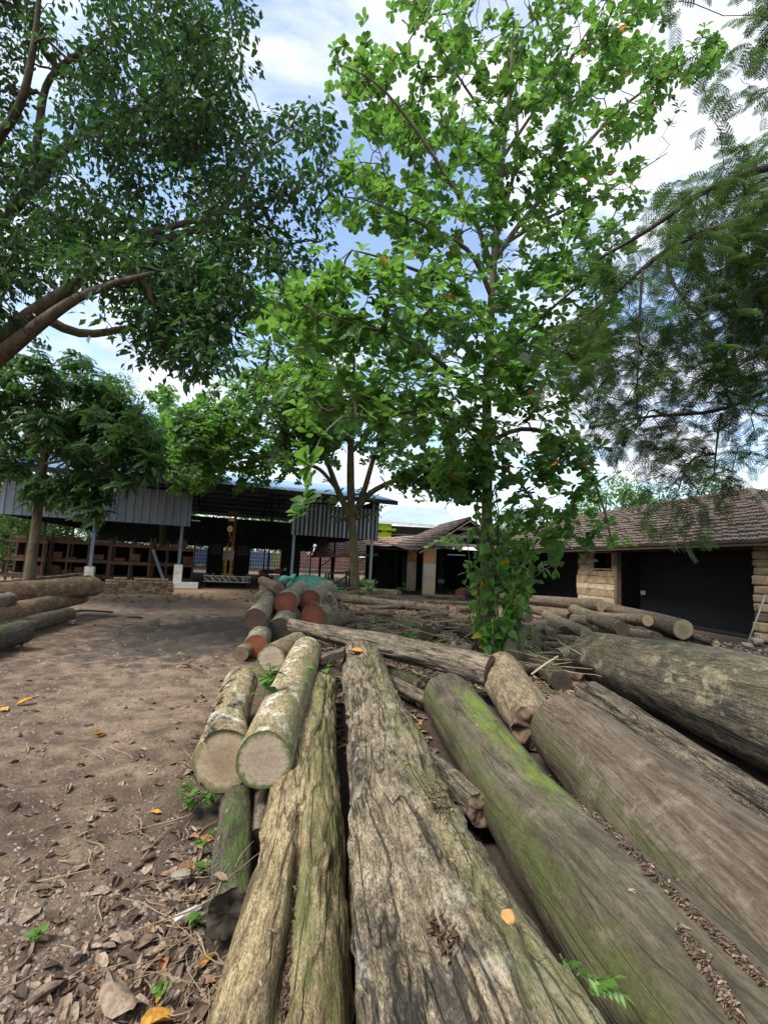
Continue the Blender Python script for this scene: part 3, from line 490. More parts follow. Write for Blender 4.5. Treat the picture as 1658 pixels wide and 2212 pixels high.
log('log', 'yellow-barked log whose dark end points left, beside the blackened log', (1200, 1418, 34, 0.06), (1285, 1398, 32, 0.06), B_PALE, E_DARK, 74, (0, 0.4), 'cc', 0.06, 0.006, 9, 0, 0.01, (), 48, 40, FW)
log('log', 'thin log with a round dark end below the yellow-barked log', (1230, 1437, 29, 0.02), (1262, 1430, 29, 0.02), B_FIRE, E_DARK, 75, (0, 0.5), 'cc', 0.05, 0.005, 9, 0, 0.01, (), 48, 30, FW)
log('log', 'mossy dark log with a wide black end among dead twigs', (1212, 1472, 46, 0), (1160, 1426, 42, 0), B_DARKMOSS, E_DARK, 76, (0, 0.2), 'cj', 0.08, 0.008, 9, 0, 0.01, (), 48, 40, FW)
log('log', 'thin mossy log sticking out behind the tan slab-like log', (1224, 1508, 17, 0), (1166, 1488, 16, 0), B_DARKMOSS, E_DARK, 77, (0.2, 0.2), 'cc', 0.08, 0.005, 9, 0, 0.02, (), 30, 40, FW)
log('log', 'mossy split log lying behind the blackened log', (1575, 1418, 26, 0.02), (1420, 1382, 22, 0.02), B_DARKMOSS, E_BROWN, 78, (0.1, 0.1), 'jj', 0.12, 0.012, 7, 0.01, 0.02, (), 40, 60, FW, squash=0.6)
log('log', 'grey weathered log fragment on the bare earth by the barn door', (1545, 1390, 15, 0), (1480, 1368, 13, 0), B_OLD, E_LIGHT, 79, (0, 0.1), 'jj', 0.08, 0.008, 9, 0, 0.02, (), 30, 30, FW)
log('log', 'dark grey log under the long brown log with the fresh end', (1230, 1333, 20, 0.08), (1125, 1312, 18, 0.1), B_OLD, E_DARK, 80, (0, 0.3), 'cc', 0.06, 0.006, 9, 0, 0.01, (), 36, 40, FW)
LL = 'logs piled at the left edge of the track'
log('log', 'thick flaking brown log with a torn dark end topmost in the trackside pile', (203, 1266, 42, 0.42), (-40, 1284, 50, 0.42), B_FLAKY, E_DARKRED, 81, (0, 1.0), 'jc', 0.06, 0.01, 8, 0, 0.012, (), 60, 90, LL)
log('log', 'light brown flaking log below the torn-ended log', (178, 1290, 28, 0.2), (-40, 1334, 50, 0.2), B_FLAKY, E_LIGHT, 82, (0, 0.8), 'cc', 0.06, 0.01, 8, 0, 0.012, (), 60, 80, LL)
log('log', 'smooth brown log lying lowest right of the pile by the track', (150, 1327, 30, 0), (40, 1352, 38, 0), B_BROWN, E_BROWN, 83, (0, 0.8), 'rc', 0.06, 0.006, 8, 0, 0.012, (), 48, 50, LL)
log('log', 'mossy grey log on the ground at the near end of the pile by the track', (45, 1366, 50, 0), (-60, 1396, 60, 0), B_DARKMOSS, E_BROWN, 84, (0, 0.6), 'rc', 0.06, 0.008, 8, 0, 0.012, (), 48, 50, LL)
log('log', 'round grey log end resting on the light brown flaking log', (20, 1296, 34, 0.45), (-40, 1306, 36, 0.45), B_OLD, E_BROWN, 85, (0, 0.5), 'rc', 0.05, 0.006, 8, 0, 0.01, (), 48, 40, LL)
log('log', 'dark blackened pole behind the pile, reaching to the white post footing', (180, 1241, 9, 0.3), (-30, 1262, 13, 0.35), B_BLACK, E_BROWN, 86, (0, 0.5), 'cc', 0.05, 0.006, 8, 0, 0.01, (), 24, 60, LL)
log('log', 'blackened pole just in front of the other dark pole', (205, 1246, 10, 0.2), (10, 1268, 13, 0.25), B_BLACK, E_DARK, 87, (0, 0.8), 'cc', 0.05, 0.006, 8, 0, 0.01, (), 24, 60, LL)

# wedge of split log, block, stump with a hole, stones
def lump(name, label, cat, u, v, size, mat, seed, z=0.0, rot=0.0, k=1.3, rough=0.2, group=None, tiltx=0.0, n=24):
    p = G(u, v, z); a = np.linspace(0, 2 * math.pi, n, endpoint=False); q = np.linspace(-math.pi / 2, math.pi / 2, n // 2)
    A, B = np.meshgrid(a, q); pw = lambda x, e: np.sign(x) * np.abs(x) ** e
    X = np.stack([pw(np.cos(B), 0.6) * pw(np.cos(A), 0.7), pw(np.cos(B), 0.6) * pw(np.sin(A), 0.7), pw(np.sin(B), 0.6)], -1)
    X = X * (1 + rough * fbm(X * k + seed * 5.1, 4, seed)[..., None] * 1.8) * np.array(size) / 2
    c, s = math.cos(rot), math.sin(rot); c2, s2 = math.cos(tiltx), math.sin(tiltx)
    X = X @ np.array([[1, 0, 0], [0, c2, s2], [0, -s2, c2]]) @ np.array([[c, s, 0], [-s, c, 0], [0, 0, 1]])
    X[..., 2] -= X[..., 2].min() + size[2] * 0.06
    m = MB(); i = np.arange(A.size).reshape(A.shape); j = np.roll(i, -1, 1)
    lp = np.stack([X[..., 2], X[..., 0], X[..., 1]], -1).reshape(-1, 3)
    m.add(X.reshape(-1, 3) + p, [np.stack([i[:-1], j[:-1], j[1:], i[1:]], -1).reshape(-1, 4)], logp=lp, loga=np.zeros_like(lp))
    return tag(m.build(name, mat, None, p, True), label, cat, group)
def prism_pts(name, label, cat, quad, thick, mat, seed, org, group=None):
    m = MB(); q = np.array(quad); nn = nrm(np.cross(q[1] - q[0], q[3] - q[0])) * thick; nu, nv = 14, 6
    def face(a, b, c, d):
        U, Vv = np.meshgrid(np.linspace(0, 1, nu), np.linspace(0, 1, nv), indexing='ij')
        X = ((1 - U) * (1 - Vv))[..., None] * a + (U * (1 - Vv))[..., None] * b + (U * Vv)[..., None] * c + ((1 - U) * Vv)[..., None] * d
        X = X + fbm(X * 9 + seed, 3, seed)[..., None] * 0.012
        lx = np.stack([U * np.linalg.norm(b - a), X[..., 2], Vv * np.linalg.norm(d - a) + X[..., 0] * 0.2], -1).reshape(-1, 3)
        i = np.arange(nu * nv).reshape(nu, nv); m.add(X.reshape(-1, 3), [np.stack([i[:-1, :-1], i[1:, :-1], i[1:, 1:], i[:-1, 1:]], -1).reshape(-1, 4)], logp=lx, loga=np.zeros_like(lx))
    b = q - nn; face(*q); face(b[0], b[3], b[2], b[1])
    for a_, b_ in ((0, 1), (1, 2), (2, 3), (3, 0)): face(q[b_], q[a_], b[a_], b[b_])
    return tag(m.build(name, mat, None, org, True), label, cat, group)
dq = 7.0
prism_pts('split_log', 'dark split wedge of wood lying behind the round moss-rimmed log', 'log', [D(614, 1404, 6.9), D(678, 1397, 6.6), D(690, 1392, 7.3), D(655, 1368, 7.7)], 0.2, B_OLD, 3, G(650, 1400, 0), DG)
prism_pts('wooden_block', 'small brown block of wood across the gap left of the rough log', 'wood block', [D(694, 1420, 5.6), D(742, 1404, 5.9), D(746, 1396, 6.2), D(696, 1411, 5.95)], 0.09, B_BROWN, 4, G(720, 1425, 0.3))
# stump slab with hole
def stump():
    p0 = D(1122, 1405, 8.0); p0[2] = 0.0; nA, nZ = 40, 26; a = np.linspace(0, 2 * math.pi, nA, endpoint=False); V = []
    zs = np.linspace(0, 0.62, nZ)
    for z in zs:
        w = 0.30 - 0.16 * max(0, (z - 0.36) / 0.26) ** 1.0; x0 = 0.12 * max(0, (z - 0.2) / 0.4)
        r = 1 + 0.16 * fbm(np.stack([np.cos(a) * 1.5, np.sin(a) * 1.5, np.full(nA, z * 3)], -1), 3, 8)
        V.append(np.stack([x0 + np.cos(a) * w * r, np.sin(a) * 0.15 * r, np.full(nA, z) + 0.03 * np.cos(a * 3 + z * 9)], -1))
    V = np.array(V); i = np.arange(nZ * nA).reshape(nZ, nA); j = np.roll(i, -1, 1); m = MB()
    lp = V[..., [2, 0, 1]].reshape(-1, 3)
    m.add(V.reshape(-1, 3) + p0, [np.stack([i[:-1], j[:-1], j[1:], i[1:]], -1).reshape(-1, 4), i[-1][None]], logp=lp, loga=np.zeros_like(lp))
    o = tag(m.build('tree_stump', B_STUMP, None, p0, True), 'greenish weathered stump slab with a round hole near its top', 'stump')
    h = MB(); c = p0 + np.array([0.10, -0.155, 0.46]); ring_ = np.stack([np.cos(a) * 0.035, np.zeros(nA), np.sin(a) * 0.035], -1)
    R2 = np.array([c + ring_ * 1.25 + [0, 0.02, 0], c + ring_ * 1.15 + [0, -0.008, 0], c + ring_ * 0.95 + [0, -0.006, 0], c + ring_ * 0.8 + [0, 0.006, 0]])
    i = np.arange(4 * nA).reshape(4, nA); j = np.roll(i, -1, 1); h.add(R2.reshape(-1, 3), [np.stack([i[:-1], j[:-1], j[1:], i[1:]], -1).reshape(-1, 4), i[-1][None]])
    h.build('knot_hole', plain('dark_hollow', (0.008, 0.007, 0.006), 1.0), o, smooth=True)
B_STUMP = wood('weathered_stump', (0.08, 0.07, 0.04), (0.2, 0.175, 0.10), (0.3, 0.27, 0.17), 0.2, 60, black=0.5, moss=[((0.12, 0.14, 0.04), 0.7, 0.0, 3.0, 4, -9, 9)], bump=0.8, seed=17, crack=0.6)
stump()
ROCK = plain('grey_stone', (0.26, 0.22, 0.165), 0.9, 0.3, 6, bump=0.6)
ROCKG = plain('mossy_stone', (0.17, 0.16, 0.10), 0.9, 0.3, 6, bump=0.6)
for q in [('stone', 'flat pale stone beside the gnarled root left of the vine-clad tree', 'stone', 995, 1412, (0.42, 0.3, 0.2), ROCK, 1),
          ('stone', 'greenish flat stone in the debris before the vine-clad tree', 'stone', 958, 1347, (0.5, 0.4, 0.16), ROCKG, 2),
          ('stone', 'dark rounded stone left of the vine-clad trunk', 'stone', 998, 1352, (0.36, 0.3, 0.28), ROCKG, 3),
          ('stone', 'tan stone nearest the foot of the barn pillar', 'stone', 1632, 1392, (0.3, 0.25, 0.16), ROCK, 4),
          ('stone', 'small flat stone left of the tan stone at the barn pillar', 'stone', 1612, 1397, (0.24, 0.2, 0.1), ROCK, 5),
          ('stone', 'stone half out of the frame at the barn pillar', 'stone', 1655, 1388, (0.34, 0.25, 0.2), ROCK, 6),
          ('stone', 'rounded grey boulder at the left foot of the diagonal log', 'stone', 815, 1372, (0.3, 0.25, 0.18), ROCKG, 7),
          ('stone', 'small pale stone beside the smooth brown log by the track', 'stone', 155, 1347, (0.16, 0.12, 0.08), ROCK, 8)]:
    lump(*q[:8], group='stones lying about the yard')
WCH = plain('white_plaster_chip', (0.46, 0.44, 0.39), 0.9, 0.2, 9, bump=0.5)
lump('plaster_chip', 'white oblong chip of plaster on the earth beside the dark stub log', 'rubble', 408, 1978, (0.12, 0.035, 0.025), WCH, 9, 0, 0.75, 5, 0.25)
lump('plaster_chip', 'flat pale chip of stone among dead leaves near the weeds', 'rubble', 393, 1893, (0.09, 0.06, 0.02), ROCK, 10, 0, 0.2, 5, 0.3)
# ------------------------------------------------------------------ metal shed on the left
Z3 = np.array([0, 0, 1.0])
def corrugated(m, A, e, L, up, H, nn, pitch=0.25, depth=0.035, top=0.35, vs=2):
    k = int(L / pitch); us = []; ds = []
    for q in range(k):
        for f, dd in ((0, 0), (0.30, 0), (0.38, 1), (0.38 + top, 1), (0.46 + top, 0)): us.append((q + f) * pitch); ds.append(dd * depth)
    us.append(k * pitch); ds.append(0); us = np.array(us) * L / (k * pitch); ds = np.array(ds)
    vv = np.linspace(0, H, vs)
    X = np.asarray(A)[None, None] + us[:, None, None] * e + vv[None, :, None] * up + ds[:, None, None] * nn
    m.grid(X)
def sheetmat(name, col, ro=0.45, streak=0.5):
    t = NT(name); o = t.obj(); n = t.noise(t.vmul(o, (3, 3, 0.35)), 2.2, 5, 0.6); n2 = t.noise(o, 0.7, 5, 0.6)
    c = t.mix(t.ramp(n, [(0.4, 0), (0.7, streak)]), col, tuple(x * 0.5 for x in col)); c = t.mix(t.ramp(n2, [(0.4, 0), (0.7, 0.35)]), c, (0.25, 0.22, 0.18))
    t.prin(c, ro, None, 0.4, 0.15); return t.m
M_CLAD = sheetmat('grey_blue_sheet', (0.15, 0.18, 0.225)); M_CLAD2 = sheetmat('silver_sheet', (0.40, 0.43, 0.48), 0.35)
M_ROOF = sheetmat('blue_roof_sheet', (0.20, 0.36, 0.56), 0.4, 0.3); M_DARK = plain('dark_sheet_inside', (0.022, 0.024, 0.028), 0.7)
M_STEEL = plain('painted_blue_steel', (0.12, 0.16, 0.205), 0.5); M_STEELL = plain('pale_grey_steel', (0.34, 0.37, 0.39), 0.5)
M_CONC = plain('white_painted_concrete', (0.62, 0.62, 0.56), 0.85, 0.15, 3, dirt=((0.35, 0.27, 0.16), 0.6)); M_CONCD = plain('bare_concrete', (0.42, 0.38, 0.28), 0.9, 0.2, 4, dirt=((0.2, 0.15, 0.09), 0.7))
M_BLACKST = plain('dark_steel', (0.02, 0.02, 0.022), 0.6); M_VENT = sheetmat('grey_translucent_strip', (0.30, 0.33, 0.32))
sA = np.array([-15.2, 18.7, 0]); sE = nrm(np.array([0.941, 0.339, 0])); sN = np.array([-sE[1], sE[0], 0]); SL, SW = 15.9, 16.0
ZB, ZE, ZR, ZP = 2.69, 4.66, 6.32, 4.22
def sh(t, w, z): return sA + sE * t + sN * w + Z3 * z
shed = empty('metal_shed', sh(SL / 2, 0, 0), 'long open-sided metal shed with blue roof and dark grey sheet cladding', 'shed')
tL = on_line(405, sA, sE); tR0 = on_line(624, sA, sE)
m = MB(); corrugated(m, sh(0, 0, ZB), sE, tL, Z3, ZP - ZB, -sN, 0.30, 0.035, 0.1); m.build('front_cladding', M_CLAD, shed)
m = MB(); corrugated(m, sh(tR0, 0, ZB - 0.06), sE, SL - tR0, Z3, ZP - ZB + 0.02, -sN, 0.21, 0.05, 0.16); sc = m.build('silver_cladding', plain('shadowed_old_sheet', (0.09, 0.10, 0.115), 0.5), shed)  # sheet colour darkened to hold the shade between the ribs
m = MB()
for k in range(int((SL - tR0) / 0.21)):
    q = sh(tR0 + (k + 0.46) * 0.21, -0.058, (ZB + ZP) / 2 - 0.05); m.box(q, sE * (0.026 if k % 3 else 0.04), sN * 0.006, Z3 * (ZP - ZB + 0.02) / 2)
m.build('lit_ribs', M_CLAD2, sc)  # pale strips added to carry the grazing light on the ribs
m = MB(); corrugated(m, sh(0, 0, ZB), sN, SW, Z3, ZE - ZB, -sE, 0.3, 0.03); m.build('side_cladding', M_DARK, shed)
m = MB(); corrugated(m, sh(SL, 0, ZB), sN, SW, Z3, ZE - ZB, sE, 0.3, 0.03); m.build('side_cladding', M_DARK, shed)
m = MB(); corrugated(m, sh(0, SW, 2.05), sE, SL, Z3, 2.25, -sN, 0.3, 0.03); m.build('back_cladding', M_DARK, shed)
m = MB(); corrugated(m, sh(0, SW - 0.1, 4.42), sE, SL, nrm(np.array([0, 0, 1.0]) - 0.6 * sN), 0.75, -sN, 0.25, 0.04); m.build('ventilation_strip', M_VENT, shed)
m = MB(); ov = 0.75
up = nrm(sh(0, SW / 2, ZR) - sh(0, 0, ZE)); zz = ZE - 0.75 * (ZR - ZE) / (SW / 2)
corrugated(m, sh(-0.8, -ov, zz + 0.12), sE, SL + 1.5, up, np.linalg.norm(sh(0, SW / 2, ZR) - sh(0, -ov, zz)), nrm(np.cross(sE, up)), 0.30, 0.035, 0.12); m.build('roof', M_ROOF, shed)
m = MB(); up2 = nrm(sh(0, SW / 2, ZR) - sh(0, SW, ZE))
corrugated(m, sh(-0.8, SW + ov, zz + 0.12), sE, SL + 1.5, up2, np.linalg.norm(sh(0, SW / 2, ZR) - sh(0, SW + ov, zz)), nrm(np.cross(up2, sE)), 0.30, 0.035, 0.12); m.build('roof', M_ROOF, shed)
m = MB()
for q in np.linspace(0.05, 0.96, 8):
    for w0, w1 in ((0, SW / 2), (SW, SW / 2)):
        p = sh(0, w0 + (w1 - w0) * q, ZE + (ZR - ZE) * q - 0.02); m.bar(p - sE * 0.6, p + sE * (SL + 0.6), 0.06, 0.1)
m.build('purlins', M_BLACKST, shed)
m = MB(); a, b = sh(-0.8, -ov, zz + 0.02), sh(SL + 0.7, -ov, zz + 0.02); m.bar(a, b, 0.05, 0.22); m.build('eave_fascia', M_BLACKST, shed)
TR = [0.1, on_line(197, sA, sE), tL - 0.05, tR0 + 0.12, SL - 0.2]
for t in TR:
    m = MB(); m.bar(sh(t, 0.5, ZE - 0.1), sh(t, SW - .5, ZE - 0.1), 0.08, 0.1)
    for w0 in (0.3, SW - 0.3): m.bar(sh(t, w0, ZE), sh(t, SW / 2, ZR - 0.1), 0.08, 0.1)
    k = 6
    for q in range(k):
        w = 0.6 + (SW - 1.2) * q / k; w2 = 0.6 + (SW - 1.2) * (q + 1) / k; hh = lambda x: ZE + (ZR - ZE) * (1 - abs(x - SW / 2) / (SW / 2)) - 0.1
        m.bar(sh(t, w, ZE - 0.1), sh(t, w2, hh(w2)), 0.05, 0.05) if q % 2 == 0 else m.bar(sh(t, w, hh(w)), sh(t, w2, ZE - 0.1), 0.05, 0.05)
    m.build('roof_truss', M_BLACKST, shed)
POSTS = [(on_line(197, sA, sE), 0.10, 0.75, M_STEEL), (on_line(388, sA, sE), 0.10, 0.98, M_STEEL), (on_line(633, sA, sE), 0.09, 0.62, M_STEELL), (on_line(803, sA, sE), 0.09, 0.62, M_STEELL)]
for t, r, fh, mt in POSTS:
    m = MB(); m.box(sh(t, 0.12, (fh + ZE) / 2), sE * r * 0.62, sN * r * 0.62, Z3 * (ZE - fh) / 2); po = m.build('post', mt, shed)
    m = MB(); m.box(sh(t, 0.12, fh / 2 - 0.02), sE * 0.17, sN * 0.17, Z3 * (fh / 2 + 0.02)); m.build('concrete_footing', M_CONC, po)
    m = MB(); m.box(sh(t, 0.12, fh + 0.012), sE * 0.1, sN * 0.1, Z3 * 0.012); m.build('base_plate', M_STEEL, po)
for t, w in [(0.1, 5.4), (0.1, 10.6), (0.1, 15.8), (4, 15.8), (8, 15.8), (12, 15.8), (15.7, 15.8), (15.7, 8), (6.5, 8), (11.5, 8.2), (3.2, 8)]:
    m = MB(); m.box(sh(t, w, 2.2), sE * 0.05, sN * 0.05, Z3 * 2.2); m.build('inner_post', M_BLACKST, shed)
m = MB(); p = sh(on_line(405, sA, sE), 0.2, 0.1); m.box(p, sE * 0.55, sN * 0.5, Z3 * 0.12); m.build('plinth', M_CONC, shed)
m = MB(); m.box(sh(SL / 2 - 0.2, SW / 2 + 0.6, 0.02), sE * (SL / 2 - 0.5), sN * (SW / 2 - 0.7), Z3 * 0.03); m.build('slab', plain('earthy_floor', (0.07, 0.055, 0.042), 0.95), shed)
m = MB(); p = sh(on_line(408, sA, sE), -0.3, 0); p[2] = 2.95; m.bar(p, p + sE * 0.35, 0.04, 0.04); m.build('bracket', M_STEELL, shed)
for t, w, hw in [(on_line(540, sA, sE) + 3.2, 9.0, 0.5), (on_line(575, sA, sE) + 2.4, 8.0, 0.6)]:
    m = MB(); m.box(sh(t, w, 1.3), sE * hw, sN * 0.12, Z3 * 1.3); m.build('partition', M_DARK, shed)

# wooden racks with roof tiles
M_RACK = plain('red_brown_rack_wood', (0.10, 0.06, 0.037), 0.85, 0.4, 5, bump=0.4, dirt=((0.06, 0.04, 0.028), 0.7)); M_BACK = plain('shade_boards_black', (0.008, 0.006, 0.005), 0.95, 0.4, 3, spec=0.05); M_TILE = plain('clay_tile_red', (0.26, 0.105, 0.055), 0.85, 0.35, 8, dirt=((0.12, 0.08, 0.06), 0.7))
def rack(label, u0, u1, w, nb, h, seed, pw=0.075):
    t0, t1 = on_line(u0, sh(0, w, 0), sE), on_line(u1, sh(0, w, 0), sE); dp = 0.8; rs = np.random.default_rng(seed)
    o = empty('storage_rack', sh((t0 + t1) / 2, w + dp / 2, 0.05), label, 'rack', 'wooden racks inside the shed')
    for q in range(nb + 1):
        t = t0 + (t1 - t0) * q / nb
        for k in (0, dp):
            m = MB(); hh = h + rs.uniform(0.05, 0.4); m.bar(sh(t, w + k, 0.05), sh(t + rs.uniform(-.04, .04), w + k, hh), pw, pw, sN); m.build('upright', M_RACK, o, smooth=False)
    lv = [0.25, 0.92, h - 0.08]
    for z in lv:
        m = MB()
        for k in (-0.07, dp + 0.07): m.bar(sh(t0 - 0.1, w + k, z), sh(t1 + 0.1, w + k, z), 0.05, 0.12)
        for k in range(4): m.bar(sh(t0 - 0.05, w + 0.1 + k * 0.2, z + 0.075), sh(t1 + 0.05, w + 0.1 + k * 0.2, z + 0.075), 0.16, 0.025)
        m.build('shelf', M_RACK, o)
    m = MB(); m.box(sh((t0 + t1) / 2, w + dp + 0.16, h / 2), sE * (t1 - t0) / 2, sN * 0.015, Z3 * (h / 2 - 0.1)); m.build('shade_board', M_BACK, o)  # near-black board added to stand for the darkness behind the shelves
    return t0, t1, w, lv, nb
def tile_stack(label, t, w, z, n, group):
    o = MB(); rs = np.random.default_rng(int(t * 100 + z * 10 + n))
    for k in range(n):
        c = sh(t + rs.uniform(-.02, .02), w + rs.uniform(-.02, .02), z + 0.02 + k * 0.032); L = 0.2 + rs.uniform(-.01, .01)
        xs = np.linspace(-1, 1, 9); ys = np.linspace(-1, 1, 3); X = c + xs[:, None, None] * sE * L + ys[None, :, None] * sN * 0.12 + (0.012 * np.cos(xs * math.pi * 2))[:, None, None] * Z3
        o.grid(X + Z3 * 0.013); o.grid((X - Z3 * 0.013)[::-1])
        for y in (0, 2): o.grid(np.stack([X[:, y] - Z3 * 0.013, X[:, y] + Z3 * 0.013], 1) if y == 0 else np.stack([X[:, y] + Z3 * 0.013, X[:, y] - Z3 * 0.013], 1))
        for x in (0, 8): o.grid(np.stack([X[x] + Z3 * 0.013, X[x] - Z3 * 0.013], 0) if x == 0 else np.stack([X[x] - Z3 * 0.013, X[x] + Z3 * 0.013], 0))
    return tag(o.build('tile_stack', M_TILE, None, sh(t, w, z)), label, 'roof tiles', group)
RK = [rack('low rack at the far left end of the shed, beside the small tree', 18, 95, 0.9, 2, 1.75, 1),
      rack('wide rack seen between the small tree and the first white footing', 100, 235, 1.6, 3, 1.80, 2, 0.08),
      rack('rack with tall uprights right of the first white footing', 240, 325, 1.0, 2, 1.78, 3, 0.085),
      rack('rack against the second white footing with a tall pile of tiles on top', 332, 418, 1.2, 3, 1.72, 4)]
rs = np.random.default_rng(5); names = ['left-end', 'wide', 'tall-upright', 'second-footing']
for ri, (t0, t1, w, lv, nb) in enumerate(RK):
    for li, z in enumerate(lv):
        t = t0 + 0.3
        while t < t1 - 0.2:
            if rs.random() < 0.75:
                tile_stack('pile of red clay roof tiles on the %s shelf of the %s rack' % (('lowest', 'middle', 'top')[li], names[ri]), t, w + 0.3 + rs.uniform(0, .2), z + 0.09, int(rs.integers(2, 11) if li < 2 else rs.integers(2, 6)), 'piles of tiles on the racks')
            t += rs.uniform(0.45, 0.7)
tile_stack('tall pile of red tiles on top of the rack beside the second footing', RK[3][1] - 0.55, RK[3][2] + 0.3, 1.75, 10, 'piles of tiles on the racks')
m = MB(); m.bar(sh(RK[2][1] + 0.1, 0.8, 1.6), sh(RK[2][1] + 0.75, 0.5, 0.1), 0.12, 0.05, sN)
tag(m.build('leaning_plank', M_STEEL, None, sh(RK[2][1] + 0.5, 0.5, 0)), 'grey plank leaning against the rack between the two white footings', 'plank')

# low dry-stacked wall of old bricks
M_BRICK = plain('weathered_tan_brick', (0.36, 0.24, 0.135), 0.9, 0.3, 7, bump=0.7, dirt=((0.13, 0.095, 0.055), 0.8)); M_BRICKM = plain('mossy_tan_brick', (0.22, 0.165, 0.09), 0.9, 0.3, 7, bump=0.7, dirt=((0.06, 0.05, 0.03), 0.8))
def brick_mesh(mat, seed):
    a, b, c = 0.105, 0.06, 0.047; n = 6; m = MB()
    g = np.linspace(-1, 1, n)
    for ax in range(3):
        for sg in (-1, 1):
            U, V = np.meshgrid(g, g, indexing='ij'); P = np.zeros((n, n, 3)); o = [x for x in range(3) if x != ax]
            P[..., ax] = sg; P[..., o[0]] = U if sg * (1 if ax != 1 else -1) > 0 else V; P[..., o[1]] = V if sg * (1 if ax != 1 else -1) > 0 else U
            L4 = (np.abs(P) ** 7).sum(-1, keepdims=True) ** (1 / 7); Q = P / L4 * np.array([a, b, c]); Q = Q + fbm(Q * 22 + seed, 3, seed)[..., None] * 0.012 * P; m.grid(Q)
    V = np.concatenate(m.V); return make_mesh('brick', V, [np.concatenate(p) for p in m.P.values()], None, True, [mat])
BM = [brick_mesh(M_BRICK, 1), brick_mesh(M_BRICK, 2), brick_mesh(M_BRICKM, 3)]
b0, b1 = G(208, 1280), G(373, 1284); be = nrm(b1 - b0); bn = np.array([-be[1], be[0], 0]); BL = np.linalg.norm(b1 - b0); nc = int(BL / 0.222)
for r in range(6):
    for c in range(nc):
        if r == 5 and (c < 2 or rs.random() < 0.12): continue
        if r == 4 and c < 1: continue
        p = b0 + be * ((c + 0.5 + (0.28 if r % 2 else 0) * 0.5) * BL / nc + rs.uniform(-.012, .012)) + bn * (0.07 + rs.uniform(-.015, .02)) + Z3 * (0.045 + r * 0.093)
        o = link('brick', BM[2] if (r < 4 and rs.random() < 0.45) else BM[int(rs.integers(0, 2))], None, p); o.rotation_euler = (rs.uniform(-.05, .05), rs.uniform(-.05, .05), math.atan2(be[1], be[0]) + rs.uniform(-.08, .08))
        tag(o, 'old tan brick in the low dry-stacked wall before the shed', 'brick', 'bricks of the low dry-stacked wall')
m = MB(); lp = G(207, 1264); 
o = link('brick', BM[0], None, b0 - be * 0.2 + Z3 * 0.22); o.scale = (2.2, 1.6, 2.0); tag(o, 'larger pale block at the left end of the low brick wall', 'block')
o = link('brick', BM[2], None, b0 - be * 0.2 + Z3 * 0.07); o.scale = (2.0, 1.5, 1.4); tag(o, 'dark block under the pale block at the end of the brick wall', 'block')

